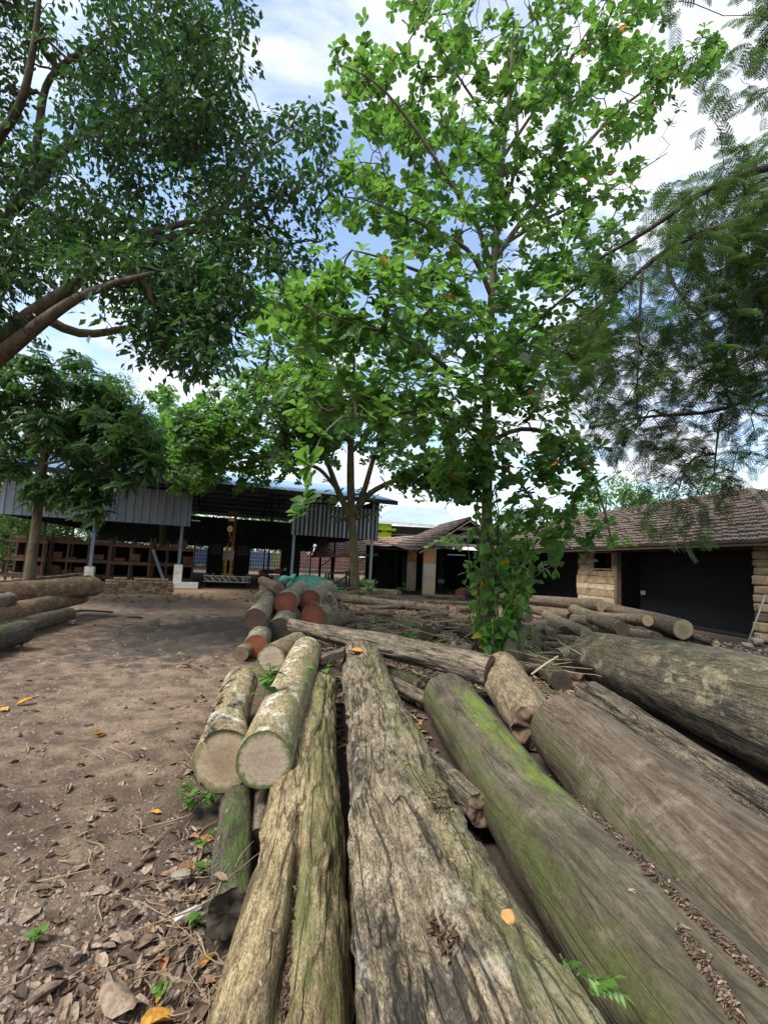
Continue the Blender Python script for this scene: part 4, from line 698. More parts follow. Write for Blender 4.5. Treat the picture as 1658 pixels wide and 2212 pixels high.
# truck crane standing in the open bay
def crane():
    d = 22.0; c = D(490, 1262, d); c[2] = 0; o = empty('crane_truck', c, 'old crane truck with yellow mast and hatched white bumper parked in the open bay', 'crane truck')
    x, y = sE, sN; Y_ = plain('worn_yellow_paint', (0.27, 0.13, 0.025), 0.6, 0.4, 6, dirt=((0.1, 0.045, 0.02), 0.9)); K = plain('dark_cab', (0.006, 0.006, 0.006), 0.9, spec=0.05); YL = plain('pale_yellow_paint', (0.68, 0.45, 0.14), 0.6, 0.2, 6)
    P = lambda a, b, z: c + x * a + y * b + Z3 * z
    t = NT('hatched_bumper'); w = t.N('ShaderNodeTexWave', wave_type='BANDS', bands_direction='DIAGONAL'); t.set(w.inputs['Vector'], t.obj()); w.inputs['Scale'].default_value = 1.9; w.inputs['Distortion'].default_value = 9.0; w.inputs['Detail'].default_value = 2
    t.prin(t.mix(t.ramp(w.outputs['Fac'], [(0.42, 0), (0.5, 1)]), (0.03, 0.028, 0.02), t.mix(t.ramp(t.noise(t.obj(), 9), [(0.4, 0), (0.6, 1)]), (0.30, 0.285, 0.23), (0.14, 0.14, 0.09))), 0.6)
    m = MB(); m.box(P(0, 0, 0.40), x * 1.03, y * 0.05, Z3 * 0.13); m.build('bumper', t.m, o)
    m = MB(); m.box(P(0, 0, 0.535), x * 1.05, y * 0.06, Z3 * 0.012); m.box(P(0, 0, 0.265), x * 1.05, y * 0.06, Z3 * 0.012); m.build('bumper_edge', plain('bumper_edge_paint', (0.5, 0.5, 0.42), 0.6), o)
    m = MB(); m.box(P(0, 2.2, 0.62), x * 0.55, y * 2.0, Z3 * 0.14); m.box(P(0, 0.15, 0.3), x * 0.95, y * 0.08, Z3 * 0.1); m.build('chassis', K, o)
    cab = MB(); cab.box(P(-0.62, 1.2, 1.1), x * 0.34, y * 0.9, Z3 * 0.45); cab.box(P(0.62, 1.2, 1.1), x * 0.34, y * 0.9, Z3 * 0.45); cab.box(P(0, 1.6, 0.95), x * 0.28, y * 0.5, Z3 * 0.28)
    for a, s in ((-0.62, 1), (0.62, 1)):
        for px in (-0.31, 0.31):
            for py in (0.35, 2.05): cab.bar(P(a + px, py, 1.55), P(a + px, py, 2.02), 0.06, 0.06)
        cab.box(P(a, 1.2, 2.05), x * 0.36, y * 0.92, Z3 * 0.04)
    cb = cab.build('cab', K, o)
    gl = plain('dusty_window_glass', (0.012, 0.014, 0.017), 0.6, 0.3, 3, 0.1)
    for a in (-0.62, 0.62): m = MB(); m.box(P(a, 0.36, 1.78), x * 0.27, y * 0.01, Z3 * 0.22); m.build('window', gl, cb)
    for a in (-0.78, 0.78):
        for b in (0.75, 3.2):
            m = MB(); an = np.linspace(0, 2 * math.pi, 28, endpoint=False); V = []
            for q, r in ((-0.12, 0.25), (-0.12, 0.42), (-0.09, 0.46), (0.09, 0.46), (0.12, 0.42), (0.12, 0.25)): V.append(P(a, b, 0.46) + q * x + r * (np.cos(an)[:, None] * y + np.sin(an)[:, None] * Z3))
            V = np.array(V); i = np.arange(V.shape[0] * 28).reshape(-1, 28); j = np.roll(i, -1, 1); m.add(V.reshape(-1, 3), [np.stack([i[:-1], j[:-1], j[1:], i[1:]], -1).reshape(-1, 4), i[0][None, ::-1], i[-1][None]]); m.build('wheel', plain('tyre', (0.02, 0.019, 0.018), 0.9), o)
    mast = MB()
    for a in (-0.12, 0.12): mast.box(P(a, 0.25, 1.25), x * 0.055, y * 0.07, Z3 * 0.68)
    for a in (-0.22, 0.24): mast.bar(P(a, 0.25, 0.55), P(a * 0.9, 0.25, 1.8), 0.025, 0.025)
    mast.box(P(0, 0.25, 0.6), x * 0.26, y * 0.1, Z3 * 0.05); mast.box(P(0, 0.25, 1.72), x * 0.14, y * 0.05, Z3 * 0.02); mast.build('mast', Y_, o)
    m = MB(); m.bar(P(0.12, 0.3, 1.7), P(0.16, 0.2, 3.55), 0.14, 0.16, sN); m.bar(P(-0.10, 0.3, 1.7), P(-0.05, 0.2, 2.2), 0.05, 0.05, sN); m.box(P(0.03, 0.2, 3.5), x * 0.2, y * 0.1, Z3 * 0.08); m.build('boom', plain('rusty_boom', (0.12, 0.05, 0.022), 0.8, 0.4, 6), o)
    hb = MB(); an = np.linspace(0, 2 * math.pi, 24, endpoint=False); rr = 0.14 * (1 - 0.22 * np.sin(-an) * (np.sin(an) < 0)); V = []
    for q in (-0.05, 0.05):
        for k in (0.25, 1.0): V.append(P(-0.06, 0.05 + q, 2.72) + (rr * k * np.cos(an))[:, None] * x * 0.9 + (rr * k * np.sin(an) * 1.2)[:, None] * Z3)
    V = np.array([V[0], V[1], V[3], V[2]]); i = np.arange(4 * 24).reshape(4, 24); j = np.roll(i, -1, 1); hb.add(V.reshape(-1, 3), [np.stack([i[:-1], i[1:], j[1:], j[:-1]], -1).reshape(-1, 4)]); h = hb.build('hook_block', YL, o)
    m = MB(); m.tube(smooth_line([P(-0.06, 0.05, 2.58), P(-0.05, 0.05, 2.4), P(0.06, 0.05, 2.3), P(0.07, 0.05, 2.22), P(0.0, 0.05, 2.16), P(-0.06, 0.05, 2.22)], 16), 0.03, 8); m.build('hook', Y_, h)
    m = MB(); m.tube([P(-0.06, 0.05, 2.85), P(-0.04, 0.05, 3.5)], 0.012, 6); m.tube([P(-0.09, 0.05, 2.85), P(-0.07, 0.05, 3.5)], 0.012, 6); m.build('cable', M_BLACKST, h)
    m = MB(); m.box(P(-0.03, 0.0, 3.18), x * 0.13, y * 0.01, Z3 * 0.08); m.build('plate', plain('faded_plate', (0.45, 0.4, 0.32), 0.6, 0.5, 12), o)
crane()

# coloured mesh fence behind the shed
def fence():
    y0 = D(100, 1200, 44.0)[1]; A = sh(-9, 26, 0); o = empty('boundary_fence', A + sE * 15, 'long grid fence with blue, olive and dark red cloth panels behind the shed', 'fence')
    A[2] = 0
    segs = [(-16, on_line(586, A, sE), 'blue', (0.045, 0.075, 0.14)), (on_line(586, A, sE), on_line(616, A, sE), 'olive', (0.13, 0.125, 0.03)), (on_line(616, A, sE), 36, 'red', (0.17, 0.06, 0.048))]
    g = plain('galvanised_grid', (0.42, 0.42, 0.42), 0.5)
    for t0, t1, nm, col in segs:
        m = MB(); n = 40; U = np.linspace(t0, t1, n); X = np.stack([A + U[:, None] * sE + 0.03 * np.sin(U * 3.1)[:, None] * sN + Z3 * 0.35, A + U[:, None] * sE + 0.05 * np.sin(U * 2.1 + 1)[:, None] * sN + Z3 * 1.85], 1); m.grid(X); m.build('cloth_panel', plain(nm + '_fence_cloth', col, 0.9, 0.3, 1.0), o)
    m = MB()
    for t in np.arange(-16, 36, 0.26): m.bar(A + sE * t - sN * 0.09 + Z3 * 0.3, A + sE * t - sN * 0.09 + Z3 * 1.95, 0.018, 0.018)
    for z in (0.4, 0.75, 1.1, 1.45, 1.85): m.bar(A - sE * 16 - sN * 0.11 + Z3 * z, A + sE * 36 - sN * 0.11 + Z3 * z, 0.018, 0.018)
    m.build('wire_grid', g, o)
    m = MB(); m.bar(A - sE * 16 - sN * 0.2 + Z3 * 0.12, A + sE * 36 - sN * 0.2 + Z3 * 0.12, 0.25, 0.4); m.build('footing_wall', plain('dark_footing', (0.10, 0.085, 0.07), 0.9), o)
fence()

# parked motorcycle in the shade, low sawhorse, tarpaulin heap
def motorcycle():
    c = sh(on_line(596, sA + sN * 1.6, sE), 1.6, 0.05); o = empty('motorcycle', c, 'dark motorcycle with red tank parked in the shade behind the green heap', 'motorcycle'); x = nrm(sE * 0.94 + sN * 0.3); y = np.array([-x[1], x[0], 0])
    P = lambda a, b, z: c + x * a + y * b + Z3 * z; K = plain('black_cycle_metal', (0.02, 0.02, 0.022), 0.4); R = plain('red_cycle_paint', (0.30, 0.02, 0.03), 0.35)
    for a in (-0.62, 0.62):
        an = np.linspace(0, 2 * math.pi, 33); m = MB(); m.tube(P(a, 0, 0.3) + 0.26 * (np.cos(an)[:, None] * x + np.sin(an)[:, None] * Z3), 0.05, 8); w = m.build('wheel', K, o, smooth=True)
        m = MB()
        for k in range(6): th = k * math.pi / 3; m.bar(P(a, 0, 0.3), P(a + 0.24 * math.cos(th), 0, 0.3 + 0.24 * math.sin(th)), 0.012, 0.012)
        m.build('spokes', M_STEELL, w)
    m = MB(); m.tube([P(0.62, 0, 0.3), P(0.42, 0, 0.95)], 0.03); m.tube([P(-0.62, 0, 0.3), P(-0.2, 0, 0.45), P(0.25, 0, 0.4), P(0.42, 0, 0.85)], 0.035); m.build('frame', K, o)
    m = MB(); m.tube(smooth_line([P(-0.75, 0, 0.72), P(-0.4, 0, 0.74), P(0, 0, 0.72)], 10), [0.05, .09, .11, .11, .11, .11, .11, .1, .09, .06], 10); m.build('seat', K, o, smooth=True)
    m = MB(); m.tube(smooth_line([P(0.0, 0, 0.7), P(0.2, 0, 0.78), P(0.42, 0, 0.74)], 10), [0.06, .1, .13, .14, .14, .14, .13, .12, .1, .06], 12); m.build('tank', R, o, smooth=True)
    m = MB(); m.tube(smooth_line([P(-0.85, 0, 0.7), P(-0.7, 0, 0.62), P(-0.4, 0, 0.55)], 8), [0.04, .07, .08, .08, .08, .08, .07, .05], 8); m.build('rear_cowl', R, o, smooth=True)
    m = MB(); m.tube([P(0.38, -0.33, 1.0), P(0.42, -0.1, 0.95), P(0.42, 0.1, 0.95), P(0.38, 0.33, 1.0)], 0.018); m.tube([P(0.38, -0.3, 1.0), P(0.42, -0.34, 1.18)], 0.01); m.build('handlebar', K, o)
    m = MB(); m.tube([P(0.46, 0, 0.88), P(0.58, 0, 0.86)], [0.05, 0.09], 12); m.build('headlight', M_STEELL, o)
    m = MB(); m.box(P(0.08, 0, 0.42), x * 0.16, y * 0.1, Z3 * 0.14); m.build('engine', M_STEELL, o)
motorcycle()
def tarp():
    c = G(676, 1290); c[2] = 0; rx, ry, h = 1.28, 1.1, 0.88; n, k = 96, 30; m = MB()
    a = np.linspace(0, 2 * math.pi, n + 1); q = np.linspace(0, 1, k); A, Q = np.meshgrid(a, q); R = Q ** 0.8; e = 1 + 0.05 * np.sin(A * 3 + 1) + 0.03 * np.sin(A * 7)
    Zz = h * (1 - R ** 2.6) * (1 - 0.25 * np.cos(A) * R); fold = fbm(np.stack([np.cos(A) * 3 * R, np.sin(A) * 3 * R, Q * 2], -1), 4, 4)
    crease = np.sin(A * 17 + 6 * Q + 3 * fold) * 0.022 * R ** 2
    X = np.stack([c[0] + rx * R * e * np.cos(A) + crease * np.cos(A), c[1] + ry * R * e * np.sin(A) + crease * np.sin(A), Zz + 0.06 * fold * (1 - Q) + 0.04 * fold - 0.02 * (Q > 0.97)], -1); m.grid(X)
    g = MB(); t = NT('green_shade_net'); ob = t.obj(); n1 = t.noise(ob, 4, 6, 0.6); ck = t.N('ShaderNodeTexWave', bands_direction='Z'); t.set(ck.inputs['Vector'], ob); ck.inputs['Scale'].default_value = 22; ck.inputs['Distortion'].default_value = 1.5
    col = t.mix(t.ramp(n1, [(0.35, 0), (0.65, 1)]), (0.03, 0.15, 0.115), (0.07, 0.26, 0.20)); col = t.mix(t.math('MULTIPLY', ck.outputs['Fac'], 0.25), col, (0.02, 0.08, 0.06)); t.prin(col, 0.6, t.bump(n1, 0.5, 0.03))
    tag(m.build('tarpaulin_heap', t.m, None, c, True), 'heap wrapped in green shade netting beside the reddish log stack', 'covered heap')
    b = MB(); p = D(603, 1254, 15.8); an = np.linspace(0, 1, 12)
    b.tube(smooth_line([p, p + [0.25, 0, 0.06], p + [0.42, 0.05, 0.12], p + [0.5, 0.05, 0.1]], 12), [0.06, 0.12, 0.15, 0.16, 0.15, 0.14, 0.12, 0.09, 0.06, 0.1, 0.15, 0.17], 14)
    tag(b.build('tied_sack', t.m, None, p - [0, 0, 0.2], True), 'green net sack tied at its neck on the left of the covered heap', 'sack')
tarp()
def trestle():
    c = sh(on_line(735, sA + sN * 0.7, sE), 0.7, 0.0); o = empty('broken_trestle', c, 'small broken wooden trestle with a diagonal brace beside the forked tree', 'trestle'); w = M_RACK
    P = lambda a, b, z: c + sE * a + sN * b + Z3 * z
    for a, b, z in ((-0.55, 0, 0.85), (0.55, 0, 1.1), (-0.55, 0.6, 0.8), (0.55, 0.6, 1.0)): m = MB(); m.bar(P(a, b, 0), P(a, b, z), 0.09, 0.09, sN); m.build('leg', w, o)
    for a in ((P(-0.6, -0.06, 0.8), P(0.6, -0.06, 1.0)), (P(-0.5, -0.07, 0.1), P(0.5, -0.07, 0.85)), (P(-0.5, -0.08, 0.6), P(0.1, -0.08, 0.15))): m = MB(); m.bar(a[0], a[1], 0.08, 0.05, sN); m.build('brace', w, o)
trestle()

# ------------------------------------------------------------------ tiled roofs
def roofmat(name, a, b, lich):
    t = NT(name); o = t.obj(); n = t.noise(o, 1.4, 6, 0.65); v = t.voro(o, 3.6, 'F1', 'Color'); f = t.noise(o, 25, 4)
    c = t.mix(t.sep(v)[0], a, b); c = t.mix(t.ramp(n, [(0.42, 0), (0.62, 0.8)]), c, lich); c = t.mix(t.ramp(f, [(0.4, 0.4), (0.6, 0)]), c, (0.04, 0.035, 0.03)); t.prin(c, 0.9, t.bump(f, 0.5, 0.01), 0.2); return t.m
M_RT = roofmat('old_clay_roof_tiles', (0.085, 0.062, 0.05), (0.165, 0.11, 0.083), (0.15, 0.132, 0.11)); M_RT2 = roofmat('reddish_clay_roof_tiles', (0.23, 0.13, 0.09), (0.34, 0.2, 0.15), (0.3, 0.25, 0.2))
def tiled(m, P00, P10, P11, P01, course=0.40, pitch=0.25, seed=0, sag=0.0):
    P00, P10, P11, P01 = map(np.asarray, (P00, P10, P11, P01)); L = max(np.linalg.norm(P10 - P00), np.linalg.norm(P11 - P01)); H = max(np.linalg.norm(P01 - P00), np.linalg.norm(P11 - P10))
    nu, nr = max(2, int(L / pitch)), max(2, int(H / course)); nn = nrm(np.cross(P10 - P00, P01 - P00)); nn = nn if nn[2] > 0 else -nn; pr = [(0, 0.0), (0.2, 0.03), (0.42, 0.012), (0.7, 0.022), (0.93, 0.0)]
    us = np.array([(k + f) / nu for k in range(nu) for f, _ in pr] + [1.0]); hs = np.array([h for k in range(nu) for _, h in pr] + [0.0]); rs = np.random.default_rng(seed)
    B = lambda u, v: (P00 * (1 - u) * (1 - v) + P10 * u * (1 - v) + P11 * u * v + P01 * (1 - u) * v)
    for r in range(nr):
        v0, v1 = r / nr - (0.10 / nr), (r + 1) / nr; jit = np.repeat(rs.normal(0, 0.013, nu), 5); jit = np.append(jit, 0)
        U = us[:, None, None]; rows = []
        for v, lift in ((v0, -0.02), (v0, 0.075), ((v0 + v1) / 2, 0.045), (v1, 0.010)):
            sg = -sag * math.sin(math.pi * max(0, v)) * np.sin(math.pi * us); rows.append(B(U[:, 0], v) + nn * ((hs if lift > 0 else hs * 0.6) + lift + jit + sg)[:, None])
        m.grid(np.stack(rows, 1))
def ridge_caps(m, a, b, r=0.1, step=0.36):
    a, b = np.asarray(a), np.asarray(b); L = np.linalg.norm(b - a); n = max(1, int(L / step)); d = (b - a) / n
    for k in range(n): m.tube([a + d * k, a + d * (k + 1.06)], [r * 1.12, r * 0.95], 10)

M_BARNW = plain('weathered_plank', (0.30, 0.215, 0.125), 0.9, 0.35, 4, bump=0.5, dirt=((0.12, 0.08, 0.05), 0.8)); M_PLANKL = plain('pale_plank', (0.44, 0.37, 0.26), 0.9, 0.25, 5, bump=0.5, dirt=((0.2, 0.14, 0.08), 0.6))
M_SHADE = plain('shaded_interior', (0.012, 0.0115, 0.011), 0.95); M_BEAM = plain('dark_rafter', (0.06, 0.045, 0.035), 0.85); M_BEAML = plain('grey_beam', (0.36, 0.31, 0.24), 0.85, 0.25, 5)  # first colour is near black to hold the shade of the interiors
def lateritemat():
    t = NT('laterite_blocks'); o = t.obj(); br = t.N('ShaderNodeTexBrick'); n = t.noise(o, 5, 6, 0.65)
    s = t.sep(o); v = t.comb(t.math('ADD', s[1], t.math('MULTIPLY', s[0], 1.0)), s[2], 0.0); t.set(br.inputs['Vector'], v); br.inputs['Scale'].default_value = 1.0; br.inputs['Brick Width'].default_value = 0.42; br.inputs['Row Height'].default_value = 0.26; br.inputs['Mortar Size'].default_value = 0.012
    t.set(br.inputs['Color1'], (0.32, 0.24, 0.14)); t.set(br.inputs['Color2'], (0.25, 0.185, 0.11)); t.set(br.inputs['Mortar'], (0.2, 0.15, 0.09))
    c = t.mix(t.ramp(n, [(0.5, 0), (0.68, 0.75)]), br.outputs['Color'], (0.12, 0.09, 0.055)); t.prin(c, 0.95, t.bump(n, 0.8, 0.03), 0.1); return t.m
M_LAT = lateritemat()
# barn on the right: front wall line from bP leftwards
bP = D(1637, 1380, 12.5); bP[2] = 0; bd = nrm(np.array([-0.235, 0.972, 0])); bq = np.array([bd[1], -bd[0], 0])     # along the wall, into the barn
BLN = 15.5
def bw(t, w, z): return bP + bd * t + bq * w + Z3 * z
barn = empty('tiled_barn', bw(7, 2, 0), 'long low barn with old clay-tile hipped roof and black open doorways', 'barn')
ez = lambda t: 2.66 - 0.014 * max(0, t)
e0, e1 = bw(-1.35, -0.62, ez(0) - 0.06), bw(BLN, -0.62, ez(BLN) - 0.06); r0, r1 = bw(3.1, 3.85, 4.72), bw(BLN, 3.85, 4.45); c0 = bw(-1.35, 8.2, 2.6); c1 = bw(BLN, 8.2, 2.5)
m = MB(); tiled(m, e1, e0, r0, r1, 0.42, 0.25, 1, 0.05); m.build('roof', M_RT, barn)
m = MB(); tiled(m, e0, c0, r0 + bq * 0.02, r0, 0.42, 0.25, 2); m.build('hip_roof', M_RT, barn)
m = MB(); tiled(m, c0, c1, r1, r0, 0.42, 0.25, 3); m.build('back_roof', M_RT, barn)
m = MB(); ridge_caps(m, r0 + Z3 * 0.04, r1 + Z3 * 0.04); ridge_caps(m, e0 + Z3 * 0.06, r0 + Z3 * 0.04); ridge_caps(m, c0 + Z3 * 0.06, r0 + Z3 * 0.04); m.build('ridge_tiles', M_RT, barn)
m = MB()
for t in np.arange(-0.9, BLN, 0.62): m.bar(bw(t, -0.58, ez(t) - 0.16), bw(t, 3.85, 4.5), 0.07, 0.1)
m.build('rafters', M_BEAM, barn)
m = MB(); m.bar(bw(-1.3, -0.60, ez(0) - 0.13), bw(BLN, -0.60, ez(BLN) - 0.13), 0.03, 0.10); m.bar(bw(-1.2, 0.05, 2.52), bw(BLN, 0.05, 2.38), 0.16, 0.18); m.build('wall_plate', M_BEAM, barn)
t1, t0 = on_line(1249, bP, bd), on_line(1336, bP, bd)
# plank wall with a small window, built round its opening
pl = empty('plank_wall', bw((t0 + t1) / 2, 0, 0)); pl.parent = barn; pl.location = [float(x) for x in (bw((t0 + t1) / 2, 0, 0) - np.array(barn.location))]
zz = 0.0; k = 0; H = 2.38; wt0, wt1 = t0 + (t1 - t0) * 0.13, t0 + (t1 - t0) * 0.62; rs = np.random.default_rng(3)
while zz < H:
    hh = min(rs.uniform(0.17, 0.3), H - zz); zc = zz + hh / 2; spans = [(t0, t1)] if zc < 1.72 else [(t0, wt0), (wt1, t1)]
    for a, b in spans:
        m = MB(); off = rs.uniform(-0.025, 0.02); ex = rs.uniform(0, 0.14) if (zz > 0.6 and zz < 1.4) else 0
        n = 10; U = np.linspace(a, b + ex, n); 
        for (w, sgn) in ((off - 0.02, 1), (off + 0.02, -1)):
            X = np.stack([np.array([bw(u, w, zz + 0.008 + 0.02 * vnoise(np.array([u * 3, zz * 7, 0.0]))) for u in U]), np.array([bw(u, w, zz + hh - 0.008 + 0.02 * vnoise(np.array([u * 3, zz * 7 + 3, 1.0]))) for u in U])], 1)
            m.grid(X if sgn < 0 else X[::-1])
        m.bar(bw(a, off, zz + hh - 0.012), bw(b + ex, off, zz + hh - 0.012), 0.036, 0.012); m.bar(bw(b + ex - 0.004, off, zz + 0.01), bw(b + ex - 0.004, off, zz + hh - 0.01), 0.036, 0.01, bd)
        m.build('plank', M_PLANKL if k % 3 == 1 or rs.random() < 0.2 else M_BARNW, pl)
    zz += hh; k += 1
m = MB(); m.bar(bw(t0 + 0.02, -0.05, 0), bw(t0 + 0.02, -0.05, 2.4), 0.2, 0.14, bd); m.build('post', plain('dark_door_post', (0.12, 0.085, 0.055), 0.9, 0.3, 5), barn)
m = MB(); m.bar(bw(t1, 0.06, 0), bw(t1, 0.06, 2.38), 0.14, 0.1, bd); m.build('post', M_BEAM, barn)
m = MB(); 
for a in (wt0, wt1): m.bar(bw(a, -0.01, 1.70), bw(a, -0.01, 2.38), 0.07, 0.09, bd)
for z in (1.71, 2.37): m.bar(bw(wt0, -0.01, z), bw(wt1, -0.01, z), 0.08, 0.06)
m.build('window_frame', M_BARNW, barn)
# interior box: dark back wall, end walls, floor
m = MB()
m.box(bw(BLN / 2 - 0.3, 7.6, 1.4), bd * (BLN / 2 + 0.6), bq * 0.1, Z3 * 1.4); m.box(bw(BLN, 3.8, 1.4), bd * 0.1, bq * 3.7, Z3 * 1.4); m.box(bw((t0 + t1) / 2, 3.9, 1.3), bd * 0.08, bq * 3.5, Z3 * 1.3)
m.build('inner_wall', M_SHADE, barn)
m = MB(); m.box(bw(BLN / 2, 3.85, 0.0), bd * (BLN / 2 - 0.15), bq * 3.6, Z3 * 0.03); m.build('earth_floor', M_SHADE, barn)
m = MB(); m.box(bw(t0 / 2, 0.9, 1.28), bd * (t0 / 2 - 0.05), bq * 0.01, Z3 * 1.26); m.build('shade_sheet', plain('black_shade_cloth', (0.010, 0.011, 0.013), 0.95), barn)  # near-black sheet added to stand for the deep shade inside the opening
m = MB(); m.box(bw((t1 + BLN) / 2, 0.9, 1.25), bd * ((BLN - t1) / 2 - 0.05), bq * 0.01, Z3 * 1.22); m.build('shade_sheet', plain('black_opening_shade_b', (0.008, 0.008, 0.009), 0.95), barn)  # same added black shade sheet for the far opening
pp = D(1387, 1280, 12); tt = on_line(1387, bw(0, 0.86, 0), bd); m = MB(); rz = ray(1387, 1280); q = bw(tt, 0.86, 0); q[2] = EYE + rz[2] * (q[1] / rz[1]); m.box(q, bd * 0.11, bq * 0.006, Z3 * 0.075); tag(m.build('paper_notice', plain('white_paper', (0.6, 0.6, 0.58), 0.8, 0.1), barn), None)
# stone end pillar, made of rough blocks one on the other
def block_pillar():
    o = empty('stone_pillar', bw(-0.55, 0.1, 0)); o.parent = barn; o.location = [float(x) for x in (bw(-0.55, 0.1, 0) - np.array(barn.location))]; z = 0.0; rs = np.random.default_rng(8); k = 0
    while z < 2.5:
        h = min(rs.uniform(0.2, 0.3), 2.5 - z + 0.02); n = 9; g = np.linspace(-1, 1, n); m = MB()
        sx, sy, sz = 0.60 + rs.uniform(-.02, .03), 0.27 + rs.uniform(-.02, .02), h / 2
        for ax in range(3):
            for sg in (-1, 1):
                U, V = np.meshgrid(g, g, indexing='ij'); P = np.zeros((n, n, 3)); oo = [x for x in range(3) if x != ax]; P[..., ax] = sg
                fl = sg * (1 if ax != 1 else -1) > 0; P[..., oo[0]] = U if fl else V; P[..., oo[1]] = V if fl else U
                Q = P / ((np.abs(P) ** 8).sum(-1, keepdims=True) ** (1 / 8)); Q = Q * np.array([sx, sy, sz]); Q = Q + 0.05 * fbm(Q * 5 + k * 3, 4, k)[..., None] * P * [1, 1, 0.3]
                m.grid(bw(-0.55, 0.1, z + h / 2) + Q[..., 0:1] * bd + Q[..., 1:2] * bq + Q[..., 2:3] * Z3)
        m.build('stone_block', plain('sooty_block', (0.10, 0.08, 0.055), 0.95, 0.4, 5) if 0.25 < z < 0.7 else M_LAT, o, smooth=True); z += h; k += 1
block_pillar()
m = MB(); a = D(1612, 1384, 11.6); a[2] = 0.0; b = D(1652, 1284, 11.9); m.tube([a, b], 0.022, 8); tag(m.build('metal_rod', plain('rusty_grey_rod', (0.2, 0.19, 0.18), 0.6, 0.3, 6), None, a, True), 'thin grey rod leaning against the stone pillar of the barn', 'rod')

# porch with gable towards the yard
R1, E1, R2, E2 = D(1014, 1121, 24), D(905, 1190, 24), D(948, 1137, 32), D(838, 1183, 30)
E3 = R1 + (R1 - E1) * [1, 1, -1]; E4 = R2 + (R2 - E2) * [1, 1, -1]
porch = empty('gabled_porch', (R1[0], 26, 0), 'tile-roofed gabled porch with brick pillars in the middle of the yard', 'porch')
m = MB(); tiled(m, E2, E1, R1, R2, 0.42, 0.25, 5, 0.04); m.build('roof', M_RT, porch); m = MB(); tiled(m, E3, E4, R2, R1, 0.42, 0.25, 6); m.build('roof', M_RT, porch)
m = MB(); ridge_caps(m, R1 + Z3 * 0.03, R2 + Z3 * 0.03); m.build('ridge_tiles', M_RT, porch)
m = MB(); f = np.array([0, -0.08, -0.10]); m.bar(E1 + f, R1 + f, 0.05, 0.2, (0, 1, 0)); m.bar(E3 + f, R1 + f, 0.05, 0.2, (0, 1, 0)); m.build('barge_board', M_BEAML, porch)
zt = 2.38
m = MB()
for q in (0.30, 0.56, 0.78):
    a, b = E1 + (R1 - E1) * q, E3 + (R1 - E3) * q; m.bar(a + [0.0, 0.05, -0.12], b + [0.0, 0.05, -0.12], 0.09, 0.15)
m.build('gable_beams', M_BEAML, porch)
def pillar(u, v, d, w, dp):
    p = D(u, v, d); p[2] = 0; zs = 2.36
    t = NT('plastered_brick_pillar'); ob = t.obj(); s = t.sep(ob); n = t.noise(ob, 4, 6, 0.6); e = t.math('ADD', s[2], t.math('MULTIPLY', t.math('SUBTRACT', n, 0.5), 0.12))
    base = t.mix(t.ramp(t.math('DIVIDE', s[2], 2.4), [(0.1, 0), (0.6, 1)]), (0.47, 0.33, 0.19), (0.45, 0.42, 0.35)); br = t.mix(t.ramp(n, [(0.35, 0), (0.65, 1)]), (0.42, 0.19, 0.07), (0.52, 0.27, 0.10))
    c = t.mix(t.sstep(e, 1.58, 1.62), base, br); c = t.mix(t.ramp(t.noise(ob, 1.7, 7, 0.7), [(0.5, 0), (0.68, 0.6)]), c, (0.2, 0.15, 0.10)); t.prin(c, 0.9, t.bump(t.noise(ob, 30, 4), 0.5, 0.01), 0.2)
    m = MB(); m.box(p + Z3 * zs / 2, (w / 2, 0, 0), (0, dp / 2, 0), Z3 * zs / 2); o = m.build('pillar', t.m, porch, smooth=False)
    return o
pillar(924, 1282, 24.3, 0.62, 0.6); pillar(886, 1279, 26.6, 0.5, 0.5)
m = MB(); p = D(1075, 1280, 24.5); p[2] = 0; m.box(p + Z3 * 1.2, (0.25, 0, 0), (0, 0.25, 0), Z3 * 1.2); m.build('pillar', M_SHADE, porch)
m = MB(); a = D(970, 1200, 30.5); m.box([a[0] + 0.6, 31.5, 1.3], (6.0, 0, 0), (0, 0.1, 0), Z3 * 1.3); m.box([a[0] + 0.6, 28, 0.0], (4.0, 0, 0), (0, 3.6, 0), Z3 * 0.03); m.box([E2[0] + 0.5, 29.5, 1.15], (0.1, 0, 0), (0, 2.0, 0), Z3 * 1.15); m.build('inner_wall', M_SHADE, porch)
m = MB(); a, b = D(966, 1197.5, 25.3), D(1004, 1199, 25.3); m.bar(a, b, 0.05, 0.05); m.build('tube_lamp', plain('white_tube', (0.75, 0.75, 0.75), 0.4, 0.02), porch)
# numbered plate on the porch back post
def plate():
    c = D(952, 1255, 26.0); m = MB(); m.box(c, (0.17, 0, 0), (0, 0.008, 0), (0, 0, 0.10)); o = m.build('number_plate', plain('grey_plate', (0.20, 0.19, 0.16), 0.7), porch); m = MB(); sg = 0.035; K = {'1': 'bc', '2': 'abged', '3': 'abgcd'}
    pos = {'a': (0, 2, 1, 0), 'd': (0, -2, 1, 0), 'g': (0, 0, 1, 0), 'b': (1, 1, 0, 1), 'c': (1, -1, 0, 1), 'e': (-1, -1, 0, 1), 'f': (-1, 1, 0, 1)}
    for k, ch in enumerate('123'):
        x0 = c + np.array([-0.10 + k * 0.10, -0.011, 0])
        for s in K[ch]: x, z, hx, hz = pos[s]; m.box(x0 + [x * 0.028, 0, z * 0.032], (0.028 if hx else 0.007, 0, 0), (0, 0.002, 0), (0, 0, 0.032 if hz else 0.007))
    m.build('number', plain('dark_number', (0.03, 0.03, 0.03), 0.7), o)
    m = MB(); m.box([c[0], c[1] + 0.12, 1.2], (0.12, 0, 0), (0, 0.1, 0), Z3 * 1.2); m.build('post', M_SHADE, porch)
plate()
